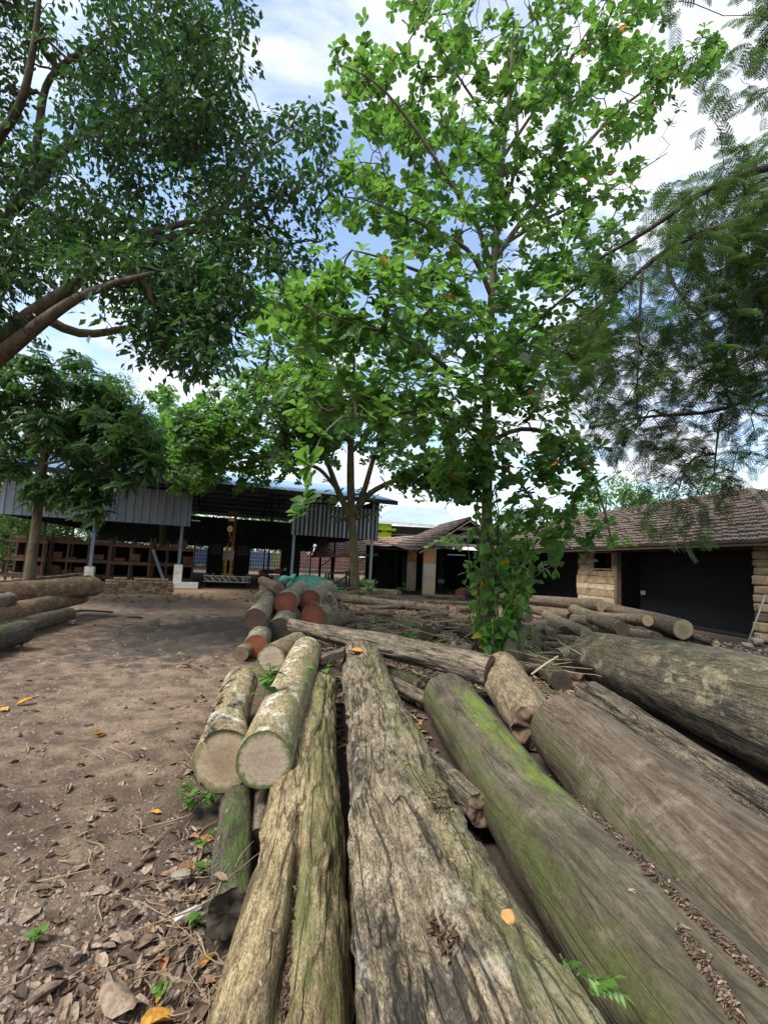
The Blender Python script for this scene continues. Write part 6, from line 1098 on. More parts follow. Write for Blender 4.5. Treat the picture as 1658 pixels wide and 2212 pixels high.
    cr = MB(); rosettes(cr, T_ALM, C, dn, 0.18, rs, 6, 10, 0.6); k = rs.random(len(C)) < 0.8; rosettes(cr, T_ALM, C[k] + rs.normal(0, .16, (k.sum(), 3)), dn[k], 0.17, rs, 4, 8, 0.6)
    E = Ypts([(655, 1085, 4.9), (668, 1045, 5.0), (650, 1108, 4.85), (690, 935, 5.3), (640, 880, 5.5), (665, 1000, 5.1)]); rosettes(cr, T_ALM, E, np.tile([-.3, -.3, -.2], (len(E), 1)), 0.21, rs, 6, 9, 0.5, 1, 0.0, 0.5); cr.build('crown', LF_ALM, o)
tall_almond()
def feathery():
    b = np.array([8.6, 5.2, 0.0]); o = tree('feathery_tree', 'feathery-leaved tree whose dark branches reach in from the right edge', b); m = MB()
    lines = [(np.vstack([[b], [8.4, 5.2, 2.0], [8.0, 5.2, 3.6], Ypts([(1820, 330, 5.2), (1658, 358, 5.2), (1500, 417, 5.2), (1443, 470, 5.2), (1360, 520, 5.3), (1290, 560, 5.4)])]), [0.26, 0.22, 0.17, 0.1, 0.06, 0.05, 0.04, 0.02]),
             (np.vstack([[8.1, 5.2, 3.2], Ypts([(1800, 420, 5.0), (1658, 456, 4.9), (1494, 507, 4.9), (1400, 560, 5.0), (1387, 583, 5.0), (1320, 640, 5.1), (1190, 740, 5.3)])]), [0.15, 0.08, 0.045, 0.035, 0.028, 0.01]),
             (np.vstack([[8.35, 5.2, 2.2], Ypts([(1800, 790, 5.0), (1658, 838, 4.9), (1613, 863, 4.9), (1557, 892, 4.9), (1500, 896, 4.9), (1415, 895, 5.0), (1340, 905, 5.1), (1273, 925, 5.2)])]), [0.13, 0.06, 0.036, 0.028, 0.02, 0.01]),
             (Ypts([(1740, 560, 4.8), (1658, 611, 4.7), (1585, 662, 4.7), (1570, 730, 4.7), (1590, 800, 4.7)]), [0.04, 0.025, 0.01]), (Ypts([(1437, 545, 5.0), (1437, 590, 5.0), (1452, 631, 4.9), (1500, 668, 4.9), (1540, 720, 4.8)]), [0.02, 0.016, 0.008]), (Ypts([(1387, 583, 5.0), (1378, 700, 5.1), (1376, 800, 5.1), (1374, 890, 5.1)]), [0.018, 0.012, 0.008]), (Ypts([(1820, 330, 5.2), (1750, 150, 5.2), (1690, 40, 5.2)]), [0.07, 0.04, 0.01]), (Ypts([(1557, 892, 4.9), (1545, 960, 4.9), (1540, 1040, 4.9)]), [0.014, 0.01, 0.006])]
    P = [([(1700, 270), (1560, 350), (1480, 410), (1400, 450), (1300, 520), (1270, 600), (1330, 640), (1450, 600), (1750, 560)], 240, 4.3, 6.4), ([(1330, 620), (1450, 580), (1750, 540), (1750, 720), (1500, 730), (1390, 760), (1290, 800), (1200, 850), (1160, 780), (1230, 690)], 250, 4.4, 6.4), ([(1260, 790), (1400, 750), (1750, 720), (1760, 960), (1658, 1010), (1560, 1030), (1450, 1000), (1330, 960), (1220, 960)], 300, 4.4, 6.4),
         ([(1600, 20), (1650, -60), (1800, -60), (1800, 280), (1660, 220), (1620, 130)], 75, 4.6, 5.6), ([(1520, 130), (1600, 140), (1600, 210), (1540, 260), (1500, 250)], 9, 4.8, 5.4), ([(1400, 1000), (1600, 1010), (1560, 1090), (1520, 1150), (1440, 1140), (1380, 1090)], 26, 4.6, 5.6), ([(1425, -40), (1490, -40), (1460, 40)], 4, 4.8, 5.2)]
    C = np.vstack([cloud(p, n, a, c, rs, 0.3, 1.2, 49 + i) for i, (p, n, a, c) in enumerate(P)]); dn = grow(m, lines, C, rtwig=0.0028, rmin=0.0018, rs=rs, expo=0.5, sides=4); m.build('trunk', BK4, o, smooth=True)
    cr = MB(); N = len(C) * 4; c = np.repeat(C, 4, 0) + rs.normal(0, .11, (N, 3)); d = nrm(np.repeat(dn, 4, 0) * .5 + rdir(N, rs) * [1, 1, .45] + [0, 0, -.15]); put_leaves(cr, T_BIP, c, d, nrm(rdir(N, rs) * .35 + [0, 0, 1.]), rs.uniform(.14, .25, N), rs.random(N) * .95); cr.build('crown', LF_FEA, o)
feathery()
# vine on the tall trunk
def vine():
    b = AY(1056, 1412, 8.5); b[2] = 0; o = tree('climbing_vine', 'leafy green vine clothing the lower trunk of the tall almond tree', b, 'vine'); m = MB()
    for k in range(9):
        th = rs.uniform(0, 6.3); P = []
        for q in range(14):
            v = 1412 - q * 28; c = AY(1051, v, 8.6); a = th + q * 0.35; P.append(c + np.array([math.cos(a), math.sin(a), 0]) * (0.2 + 0.02 * math.sin(q * 2 + k)))
        m.tube(P, 0.012, 5)
    side = [Ypts([(1080, 1330, 8.3), (1120, 1270, 8.2), (1165, 1225, 8.1)]), Ypts([(1070, 1400, 8.3), (1030, 1300, 8.2), (1012, 1200, 8.2), (1005, 1140, 8.2)]), Ypts([(1060, 1400, 8.3), (1040, 1320, 8.1), (1035, 1240, 8.1)]), Ypts([(1080, 1380, 8.3), (1130, 1340, 8.2), (1120, 1250, 8.2)]), Ypts([(1090, 1300, 8.2), (1160, 1240, 8.0), (1200, 1215, 7.9)])]
    for s in side: m.tube(smooth_line(s, 12), 0.007, 5)
    m.build('stems', BK2, o, smooth=True); cr = MB(); P = [([(1020, 1060), (1075, 1050), (1130, 1150), (1160, 1200), (1150, 1260), (1130, 1310), (1125, 1360), (1090, 1425), (1040, 1410), (1020, 1330), (1025, 1200)], 330), ([(1085, 1180), (1140, 1160), (1150, 1250), (1130, 1330), (1090, 1340)], 190), ([(1150, 1200), (1200, 1205), (1205, 1230), (1150, 1240)], 10), ([(995, 1130), (1030, 1130), (1030, 1330), (1005, 1330)], 34), ([(1050, 1330), (1130, 1330), (1120, 1400), (1060, 1430)], 70)]
    for p, n in P:
        S = sample(p, n, rs); c = np.array([AY(u, v, 8.6 + rs.choice([-1, -1, -1, 1]) * rs.uniform(.16, .5)) for u, v in S]); d = nrm(rdir(n, rs) + [0, -.5, -.5]); put_leaves(cr, T_ALM if rs.random() < .5 else T_HEART, c, d, nrm(rdir(n, rs) * .5 + [0, -.5, .8]), rs.uniform(.11, .22, n), np.where(rs.random(n) < .015, 0.99, rs.random(n) * .95), rs.uniform(.8, 1.1, n))
    cr.build('leaves', LF_VINE, o)
vine()
# background trees
def far_tree(name, label, base, h, wd, mat, bark, seed, nl=150, per=34, leaf=0.3, low=0.15, group=None, cat='tree'):
    r = np.random.default_rng(seed); o = tree(name, label, base, cat, group); m = MB(); b = np.array(base, float); C = []
    while len(C) < nl:
        q = r.uniform(-1, 1, 3)
        if (q ** 2).sum() < 1 and (q ** 2).sum() > 0.15 and fbm(q[None] * 1.8 + seed, 2, seed)[0] > -0.12: C.append(b + [q[0] * wd / 2, q[1] * wd / 2, h * (low + (1 - low) * (q[2] + 1) / 2)])
    C = np.array(C); lines = [([b - [0, 0, .1], b + [0.1, 0, h * .35], b + [-.1, .1, h * .65], b + [0, 0, h * .85]], [h * .028, h * .02, h * .012, .02])]
    for k in range(5): a = k * 1.3 + seed; lines.append(([b + [0, 0, h * (.25 + .07 * k)], b + [math.cos(a) * wd * .2, math.sin(a) * wd * .2, h * (.4 + .07 * k)], b + [math.cos(a) * wd * .36, math.sin(a) * wd * .36, h * (.5 + .08 * k)]], [h * .012, h * .008, .015]))
    grow(m, lines, C, rtwig=0.012, rs=r, sides=4); m.build('trunk', bark, o, smooth=True); cr = MB(); tufts(cr, T_ELL, C, per, wd * .11, leaf, r, 0.4, flat=.8); cr.build('crown', mat, o); return o
far_tree('broadleaf_tree', 'grey-green tree rising behind the left end of the shed roof', D(215, 1230, 40) * [1, 1, 0], 16.5, 10, LF_FAR, BK1, 1, 330, 40, 0.34, .35, 'trees beyond the shed')
far_tree('broadleaf_tree', 'bushy dark tree at the far left behind the small tree', D(20, 1230, 36) * [1, 1, 0], 13, 10, LF_FAR, BK1, 2, 220, 40, 0.34, .1, 'trees beyond the shed')
pole = D(352, 1200, 31) * [1, 1, 0]
def pole_tree():
    o = tree('creeper_tree', 'narrow bright green creeper-covered trunk standing above the shed roof', pole); m = MB(); y = pole[1]; L = [(Ypts([(352, 1200, y), (351, 1000, y), (352, 930, y), (356, 880, y), (358, 840, y)]), [0.22, 0.18, 0.14, 0.1, 0.05]), (Ypts([(354, 890, y), (335, 860, y), (320, 850, y)]), [0.08, 0.05, 0.02])]
    P = [([(345, 830), (375, 830), (378, 860), (362, 890), (345, 880)], 40, y - .7, y + .7), ([(312, 842), (338, 838), (345, 862), (330, 868)], 18, y - .5, y + .5), ([(335, 905), (372, 890), (372, 925), (350, 945), (330, 915)], 36, y - .6, y + .6), ([(335, 940), (362, 940), (372, 1000), (325, 1010), (325, 960)], 60, y - .7, y + .7)]
    C = np.vstack([cloud(p, n, a, b, rs) for p, n, a, b in P]); grow(m, L, C, rs=rs); m.build('trunk', BK2, o, smooth=True); cr = MB(); tufts(cr, T_HEART, C, 7, .3, .30, rs, .6); cr.build('crown', LF_YEL, o)
pole_tree()
B0 = far_tree('hedge_tree', 'bright bushy tree in the gap beneath the shed cladding, far left', D(-40, 1230, 30) * [1, 1, 0], 6.0, 6.0, LF_FAR, BK1, 3, 150, 36, 0.3, 0.02, 'bushy trees behind the fence')
for k, (u, d, s, lb) in enumerate([(60, 41, 1.1, 'bushy tree seen between the slender trunk and the back corner of the shed'), (135, 44, 1.25, 'bushy tree behind the back left corner post of the shed'), (215, 50, 1.2, 'bushy tree above the racks left of the first white footing'), (290, 52, 1.15, 'bushy tree above the racks between the white footings'), (372, 53, 1.2, 'bushy tree above the blue fence left of the crane truck'), (452, 54, 1.1, 'bushy tree above the blue fence behind the crane truck'), (540, 54, 1.2, 'bushy tree above the blue fence right of the crane truck'), (610, 54, 1.15, 'bushy tree above the olive fence panel'), (690, 54, 1.2, 'bushy tree above the dark red fence panel'), (10, 24, .8, 'bushy shrub at the left edge beside the end of the shed')]):
    c = copy_tree(B0); c.location = [float(x) for x in D(u, 1230, d) * [1, 1, 0]]; c.scale = (s, s, s * (1 + .1 * math.sin(k * 2))); c.rotation_euler.z = k * 1.3; c['label'] = lb
far_tree('broadleaf_tree', 'leafy tree behind the ridge of the tiled barn', D(1310, 1230, 31) * [1, 1, 0], 8.2, 6, LF_YEL, BK1, 5, 150, 36, .3, .3, 'trees behind the barn')
far_tree('broadleaf_tree', 'darker tree behind the hip of the tiled barn at the right edge', D(1490, 1230, 30) * [1, 1, 0], 8.4, 6.5, LF_FAR, BK1, 6, 170, 36, .3, .3, 'trees behind the barn')
far_tree('broadleaf_tree', 'low tree between the porch roof and the barn roof', D(1130, 1230, 42) * [1, 1, 0], 7.0, 7, LF_FAR, BK1, 7, 150, 36, .34, .2, 'trees behind the barn')
far_tree('papaya_tree', 'small light green tree over the porch roof beside the yellow house', D(985, 1200, 39) * [1, 1, 0], 4.9, 2.6, LF_YEL, BK1, 8, 40, 20, .36, .6)
def banana():
    b = D(915, 1230, 37) * [1, 1, 0]; o = tree('banana_plant', 'banana plant with long pale leaves behind the porch roof', b, 'banana plant'); m = MB(); m.tube([b, b + [0, 0, 1.6], b + [0, 0, 2.6]], [0.16, .13, .08]); m.build('stem', BK2, o, smooth=True)
    for k, (a, el, L) in enumerate([(2.4, 1.0, 2.4), (2.9, .6, 2.2), (1.9, 1.25, 2.6), (0.5, .95, 2.6), (0.9, 1.25, 2.3), (0.1, .5, 2.0), (3.3, .35, 2.2), (4.4, .7, 2.0)]):
        m = MB(); n = 16; q = np.linspace(0, 1, n); dx = np.array([math.cos(a), math.sin(a), 0]); c = b + [0, 0, 2.4] + L * (q[:, None] * math.cos(el) * dx + (q * math.sin(el) - .45 * q ** 2.2)[:, None] * Z3); w = 0.30 * np.clip(np.sin(math.pi * np.clip(q * .86 + .12, 0, 1)), .02, 1) * (1 + .12 * np.sin(q * 60)); sd = np.array([-dx[1], dx[0], 0]); T = np.stack([c - sd * w[:, None] + Z3 * .12, c - sd * w[:, None] * .5 + Z3 * .08, c, c + sd * w[:, None] * .5 + Z3 * .08, c + sd * w[:, None] + Z3 * .12], 1); m.grid(T); V = np.concatenate(m.V); m.A['tint'] = [np.full(len(V), .3 + .08 * k)]; m.build('leaf', LF_YEL, o, smooth=True)
banana()
def plant(name, label, u, v, z, n, L, hh, tpl, mat, seed, spread=.12, group='small wild plants among the logs', cat='plant', pos=None):
    r = np.random.default_rng(seed); p = G(u, v, z) if pos is None else pos; o = MB(); st = MB(); C = []; k = max(2, n // 5)
    for q in range(k):
        a = r.uniform(0, 6.3); e = p + [math.cos(a) * spread * r.uniform(.3, 1), math.sin(a) * spread * r.uniform(.3, 1), hh * r.uniform(.5, 1)]; st.tube(smooth_line([p, (p + e) / 2 + [0, 0, hh * .15], e], 6), max(.003, L * .02), 5)
        for j in range(n // k): C.append(p + (e - p) * r.uniform(.35, 1.0) + r.normal(0, L * .15, 3))
    C = np.array(C); N = len(C); put_leaves(o, tpl, C, nrm(rdir(N, r) * [1, 1, .4] + (C - p) * [1, 1, 0] / spread * .6 + [0, 0, .15]), nrm(rdir(N, r) * .3 + [0, 0, 1.]), L * r.uniform(.6, 1.15, N), r.random(N) * .95)
    t = tag(empty(name, p), label, cat, group); st.build('stems', BK2, t, smooth=True); o.build('leaves', mat, t); return t
plant('seedling', 'broad-leaved seedling left of the forked tree trunk', 738, 1278, 0, 14, .34, .8, T_HEART, LF_VINE, 1, .45, pos=D(742, 1279, 18.6) * [1, 1, 0])
plant('seedling', 'tall bright seedling right of the forked tree trunk', 800, 1272, 0, 26, .36, 1.0, T_ALM, LF_VINE, 2, .4, pos=D(800, 1278, 18.6) * [1, 1, 0])
plant('seedling', 'small bright seedling in front of the plastered rear pillar', 868, 1282, 0, 14, .3, .7, T_ALM, LF_VINE, 3, .3)
plant('weed', 'patch of small light green weeds beside the dark stub log', 425, 1735, 0, 60, .055, .12, T_HEART, LF_YEL, 4, .17)
plant('weed', 'second little weed sprig nearer the crooked pale log', 455, 1700, 0, 26, .05, .1, T_HEART, LF_YEL, 5, .1)
plant('creeper', 'round-leaved creeper growing between the two pale lichened logs', 572, 1502, .1, 16, .11, .34, T_HEART, LF_VINE, 6, .16, pos=D(578, 1520, 3.7))
plant('creeper', 'small green leaves at the side of the moss-rimmed log', 693, 1455, .3, 7, .10, .15, T_HEART, LF_VINE, 7, .1, pos=D(692, 1462, 4.5))
plant('fern_weed', 'small feathery weed in the gap right of the rough log', 1238, 2150, .3, 9, .085, .08, T_PIN, LF_YEL, 8, .05, pos=D(1232, 2135, 1.32))
plant('seedling', 'low green seedling behind the wooden block', 708, 1388, 0, 12, .2, .25, T_ALM, LF_VINE, 9, .25)
for k, (u, v) in enumerate([(452, 1885), (432, 1985), (350, 2160), (95, 2020), (345, 1350), (30, 1395), (442, 1830)]):
    lb = ['little weed at the edge of the dark stub log', 'tiny weed beside the white plaster chip', 'tiny weed beneath the fissured log near the bottom', 'lone tiny weed on the bare track', 'tiny weed in the mud at the middle of the track', 'green weed under the mossy grey log', 'pair of tiny leaves by the dark stub log'][k]
    plant('weed', lb, u, v, 0, 9, .045 if v > 1500 else .13, .05 if v > 1500 else .14, T_HEART, LF_YEL, 20 + k, .05 if v > 1500 else .15)
# ------------------------------------------------------------------ ground
def gz(X, Y):
    P = np.stack([X, Y, np.zeros_like(X)], -1); near = np.exp(-(np.maximum(Y - 2, 0) / 14) ** 2)
    z = 0.05 * fbm(P * 0.35, 3, 3) * np.clip((30 - Y) / 20, 0, 1) + near * (0.052 * fbm(P * 1.7, 4, 5) + 0.026 * fbm(P * 7.0, 4, 6, .65))
    mud = np.exp(-(((X + 3.6) / 1.7) ** 2 + ((Y - 9.6) / 3.0) ** 2)); z += mud * 0.085 * np.sin((X * .88 - Y * .45) * 7 + 2 * fbm(P * .8, 2, 8)) * (0.6 + .4 * fbm(P * 1.3, 2, 9)) + mud * .06 * fbm(P * 4, 3, 10)
    return z - 0.03
def ax(lo, hi, c, d0, g):
    a = [c]; s = d0
    while a[-1] < hi: a.append(a[-1] + s); s *= g
    b = [c]; s = d0
    while b[-1] > lo: b.append(b[-1] - s); s *= g
    return np.array(sorted(set(a + b)))
gx = ax(-400, 400, -0.9, 0.03, 1.0125); gy = ax(-60, 600, 1.6, 0.03, 1.0125)
GX, GY = np.meshgrid(gx, gy, indexing='ij'); GZ = gz(GX, GY)
def groundmat():
    t = NT('earth'); o = t.obj(); s = t.sep(o); big = t.noise(o, 0.5, 6, 0.6); med = t.noise(o, 4.0, 8, 0.68); fin = t.noise(o, 45, 5, 0.65); peb = t.voro(o, 38, 'F1')
    pc = t.voro(o, 38, 'F1', 'Color')
    c = t.ramp(t.math('ADD', t.math('MULTIPLY', big, 0.45), t.math('MULTIPLY', med, 0.55)), [(0.38, (0.06, 0.037, 0.023)), (0.47, (0.12, 0.081, 0.052)), (0.55, (0.205, 0.143, 0.092)), (0.66, (0.285, 0.208, 0.14))])
    c = t.mix(t.ramp(fin, [(0.35, 0.6), (0.55, 0)]), c, (0.045, 0.033, 0.025))
    st = t.math('MULTIPLY', t.ramp(peb, [(0.10, 1), (0.2, 0)]), t.ramp(t.sep(pc)[0], [(0.72, 0), (0.8, 1)])); c = t.mix(st, c, t.mix(t.sep(pc)[1], (0.30, 0.25, 0.2), (0.2, 0.17, 0.15)))
    # leaf mould by the logs, blackened to hold the shade between them; wet mud half way up the track
    d = t.math('ADD', s[0], t.math('MULTIPLY', s[1], 0.05)); mould_shade = t.math('MULTIPLY', t.sstep(t.math('ADD', d, t.math('MULTIPLY', t.math('SUBTRACT', med, 0.5), 1.6)), -1.35, -0.7), t.math('SUBTRACT', 1.0, t.sstep(s[1], 14, 20)))
    c = t.mix(t.math('MULTIPLY', mould_shade, 0.9), c, t.mix(fin, (0.018, 0.013, 0.009), (0.06, 0.042, 0.029)))
    e1 = t.math('DIVIDE', t.math('ADD', s[0], 3.5), 2.1); e2 = t.math('DIVIDE', t.math('SUBTRACT', s[1], 9.6), 3.4); rr = t.math('ADD', t.math('MULTIPLY', e1, e1), t.math('MULTIPLY', e2, e2))
    wet = t.math('SUBTRACT', 1.0, t.sstep(t.math('ADD', rr, t.math('MULTIPLY', t.math('SUBTRACT', med, 0.5), 2.6)), 0.3, 1.1)); c = t.mix(t.math('MULTIPLY', wet, 0.8), c, t.mix(med, (0.028, 0.021, 0.017), (0.075, 0.055, 0.042)))
    tan = t.math('MULTIPLY', t.sstep(s[1], 12.5, 16), t.math('SUBTRACT', 1.0, t.sstep(s[1], 20, 24))); c = t.mix(t.math('MULTIPLY', tan, 0.5), c, (0.26, 0.17, 0.095))
    ro = t.math('SUBTRACT', 0.92, t.math('MULTIPLY', wet, t.ramp(big, [(0.45, 0.25), (0.6, 0.6)])))
    h = t.math('ADD', t.math('MULTIPLY', med, 0.6), t.math('ADD', t.math('MULTIPLY', fin, 0.35), t.math('MULTIPLY', st, 0.3))); t.prin(c, ro, t.bump(h, 0.9, 0.05), 0.35); return t.m
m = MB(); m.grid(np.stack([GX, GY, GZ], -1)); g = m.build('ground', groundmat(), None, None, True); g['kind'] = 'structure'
# shallow puddles in the ruts
t = NT('puddle_water'); t.prin((0.05, 0.038, 0.028), 0.06, t.bump(t.noise(t.obj(), 14, 3), 0.05, 0.01), 0.5); PM = t.m
for k, (u, v, a, b) in enumerate([(378, 1362, .34, .24), (330, 1345, .26, .16), (290, 1330, .2, .12)]):
    p = G(u, v, 0); an = np.linspace(0, 2 * math.pi, 40, endpoint=False); r = 1 + .35 * fbm(np.stack([np.cos(an) * 1.5, np.sin(an) * 1.5, an * 0 + k * 7], -1), 3, k); z = float(gz(np.array([p[0]]), np.array([p[1]]))[0]) + 0.012; m = MB(); V = np.stack([p[0] + a * r * np.cos(an), p[1] + b * r * np.sin(an), an * 0 + z], -1); m.add(V, [np.arange(40)[None]]); o = m.build('puddle', PM, None, [p[0], p[1], z]); o['kind'] = 'structure'

# ------------------------------------------------------------------ litter dropped on to the ground and the logs
from mathutils.bvhtree import BVHTree
VV = []; PP = []; n0 = 0
for o in list(bpy.data.objects):
    if o.type == 'MESH' and o.get('category') in ('log', 'stump', 'wood block') or o.name.split('.')[0] in ('stone',):
        me = o.data; v = np.zeros(len(me.vertices) * 3, np.float32); me.vertices.foreach_get('co', v); v = v.reshape(-1, 3) + np.array(o.location, np.float32); VV.append(v)
        PP += [tuple(i + n0 for i in p.vertices) for p in me.polygons]; n0 += len(v)
BV = BVHTree.FromPolygons(np.concatenate(VV).tolist(), PP)
def gzl(x, y):
    i = min(max(int(np.searchsorted(gx, x)) - 1, 0), len(gx) - 2); j = min(max(int(np.searchsorted(gy, y)) - 1, 0), len(gy) - 2); a = (x - gx[i]) / (gx[i + 1] - gx[i]); b = (y - gy[j]) / (gy[j + 1] - gy[j])
    return float(GZ[i, j] * (1 - a) * (1 - b) + GZ[i + 1, j] * a * (1 - b) + GZ[i + 1, j + 1] * a * b + GZ[i, j + 1] * (1 - a) * b)
def drop(x, y, top=2.0):
    g = gzl(x, y); h = BV.ray_cast(Vector((x, y, top)), Vector((0, 0, -1)))
    if h[0] is not None and h[0].z > g: return np.array(h[0]), np.array(h[1]) * (1 if h[1].z > 0 else -1), True
    e = 0.03; gx_ = gzl(x + e, y) - g; gy_ = gzl(x, y + e) - g; return np.array([x, y, g]), nrm(np.array([-gx_, -gy_, e])), False
def tpl_dry(curl, seed):
    r = np.random.default_rng(seed); V = []; Q = []; st = [(0, .05), (.2, .22), (.45, .3), (.7, .26), (.9, .14), (1, .02)]; ns = 5
    for t_, w in st:
        for k in range(ns): x = -1 + 2 * k / (ns - 1); ww = w * (1 + r.uniform(-.18, .18)); V.append((x * ww * (1 - .25 * abs(curl)), t_ + r.uniform(-.03, .03), abs(x) ** 1.7 * w * curl + .12 * math.sin(t_ * 4 + seed) * abs(curl) + .04 * r.normal()))
    for i in range(len(st) - 1):
        for k in range(ns - 1): a = i * ns + k; Q.append((a, a + 1, a + ns + 1, a + ns))
    V = np.array(V); V[:, 1] -= .5; V[:, 2] -= V[:, 2].min() - .01; return V, np.array(Q)
DRY = [tpl_dry(c, i) for i, c in enumerate([0.25, 0.6, 0.9, -0.5, 0.4, 0.75])]
tl = NT('dry_leaf'); kk = tl.attr('tint', 'Fac'); cc = tl.ramp(kk, [(0.0, (0.055, 0.036, 0.025)), (0.35, (0.13, 0.085, 0.055)), (0.62, (0.21, 0.15, 0.105)), (0.88, (0.32, 0.245, 0.175)), (0.95, (0.30, 0.13, 0.05)), (0.98, (0.6, 0.3, 0.04))]); cc = tl.mix(tl.ramp(tl.noise(tl.obj(), 60, 4), [(0.4, 0.5), (0.6, 0)]), cc, (0.06, 0.04, 0.028)); tl.prin(cc, 0.75, None, 0.2); M_DRY = tl.m
rs = np.random.default_rng(77)
LM = MB(); NL = {k: [] for k in range(6)}
def scatter(poly, n, s0, s1, steep=0.55, onlog=True, tmax=1.0, z=0.0, tmin=0.0):
    for u, v in sample(poly, n, rs):
        p = G(u, v, z); q, nn, lg = drop(p[0], p[1])
        if nn[2] < steep or (lg and not onlog): continue
        NL[int(rs.integers(0, 6))].append((q - nn * 0.006, nn, rs.uniform(s0, s1), tmin + (tmax - tmin) * rs.random()))
scatter([(385, 1450), (520, 1430), (455, 1700), (480, 2230), (60, 2230), (330, 1720)], 260, .03, .085)
scatter([(440, 1480), (500, 1560), (440, 1720), (470, 2230), (250, 2230), (400, 1720)], 230, .03, .10)
scatter([(0, 1310), (520, 1290), (400, 1480), (280, 2230), (0, 2230)], 330, .02, .08, tmax=.92)
scatter([(0, 1700), (350, 1700), (420, 2230), (0, 2230)], 50, .05, .10, tmax=.9)
scatter([(720, 1292), (1040, 1292), (1060, 1420), (700, 1400)], 2600, .07, .17, .6, True, 1, 0, .3)
scatter([(690, 1395), (900, 1450), (960, 1720), (1040, 1840), (740, 1620), (690, 1500)], 900, .05, .13, .4, False, 1, 0, .25)
scatter([(1040, 1390), (1260, 1390), (1270, 1490), (1200, 1600), (1080, 1440)], 1900, .05, .15, .5, False, 1, 0, .3)
scatter([(1420, 1375), (1658, 1390), (1658, 1430), (1500, 1420)], 90, .05, .14)
scatter([(200, 1278), (560, 1275), (560, 1300), (200, 1300)], 160, .08, .2, tmin=.4)
scatter([(640, 1420), (700, 1440), (650, 1640), (600, 1680)], 200, .05, .10, .3, False)
scatter([(500, 1480), (1250, 1480), (1658, 1900), (1300, 2211), (480, 2211)], 34, .015, .04, .8, tmin=.5, z=.4)
scatter([(690, 1390), (1080, 1390), (1080, 1500), (900, 1540), (700, 1500)], 1200, .05, .14, .5, False, 1, 0, .25)
scatter([(900, 1480), (1010, 1480), (1060, 1700), (1020, 1830), (930, 1600)], 260, .04, .1, .4, False)
scatter([(300, 1480), (500, 1480), (470, 2230), (0, 2230), (0, 1900)], 1500, .008, .035)
scatter([(60, 1950), (460, 1950), (470, 2230), (60, 2230)], 12, .08, .12, .5, False, .88, 0, .45)
for k, L in NL.items():
    if L: put_leaves(LM, DRY[k], np.array([a[0] for a in L]), nrm(np.cross(np.array([a[1] for a in L]), rdir(len(L), rs))), np.array([a[1] for a in L]), np.array([a[2] for a in L]), np.array([a[3] for a in L]), rs.uniform(.7, 1.2, len(L)))
tag(LM.build('leaf_litter', M_DRY), kind='stuff')['category'] = 'fallen leaves'
# some large single leaves on the track
def big_leaf(label, u, v, L, tint, k, z=0):
    p = G(u, v, z); q, nn, _ = drop(p[0], p[1]); m = MB(); put_leaves(m, DRY[k], (q + nn * .006)[None], nrm(np.cross(nn, rdir(1, rs)[0]))[None], nn[None], L, np.array([tint])); tag(m.build('fallen_leaf', M_DRY, None, q, True), label, 'leaf', 'single leaves fallen on the track')
for a in [('bright yellow fallen leaf at the bottom of the track', 345, 2185, .13, 1.0, 5), ('orange fallen leaf at the left edge of the track', 55, 1522, .16, .985, 1), ('small yellow leaf on the earth left of the weeds', 337, 1745, .06, 1.0, 0), ('tan curled leaf on the track below the weeds', 215, 1583, .12, .97, 2), ('orange leaf far up the muddy track', 400, 1447, .15, .965, 1), ('small orange leaf at the far left of the track', 10, 1535, .12, .99, 0), ('large grey-brown curled leaf near the bottom edge', 255, 2150, .2, .7, 3), ('orange leaf lying on the end of the thick rough log', 772, 1398, .2, .975, 2, .55)]: big_leaf(*a)
# orange bracket fungus at the flank of the rough log
def fungus():
    h = BV.ray_cast(Vector(CAM.tolist()), Vector(ray(1096, 1984).tolist()).normalized()); c = np.array(h[0]) if h[0] is not None else D(1122, 1984, 1.5); a = np.linspace(0, 2 * math.pi, 40, endpoint=False); m = MB(); V = []
    nx, ny, nz = nrm(np.array([0.9, -0.3, 0.2])), nrm(np.array([0.3, 0.9, 0])), np.array([0, 0, 1.0]); nz = nrm(np.cross(nx, ny))
    for k, (r, h) in enumerate([(0.2, 0.010), (0.6, 0.012), (0.9, 0.009), (1.0, 0.003), (0.96, -0.002), (0.5, -0.006), (0.1, -0.006)]):
        rr = 0.027 * r * (1 + 0.06 * np.sin(a * 5 + k)); V.append(c + (rr * np.cos(a))[:, None] * nx * 0.8 + (rr * np.sin(a))[:, None] * ny * 1.15 + nz * h)
    V = np.array(V); i = np.arange(7 * 40).reshape(7, 40); j = np.roll(i, -1, 1)
    m.add(V.reshape(-1, 3), [np.stack([i[:-1], j[:-1], j[1:], i[1:]], -1).reshape(-1, 4), i[0][None, ::-1], i[-1][None]])
    tag(m.build('bracket_fungus', plain('orange_fungus', (0.46, 0.25, 0.085), 0.6, 0.2, 40), None, c, True), 'round orange bracket fungus on the flank of the rough log', 'fungus')
fungus()
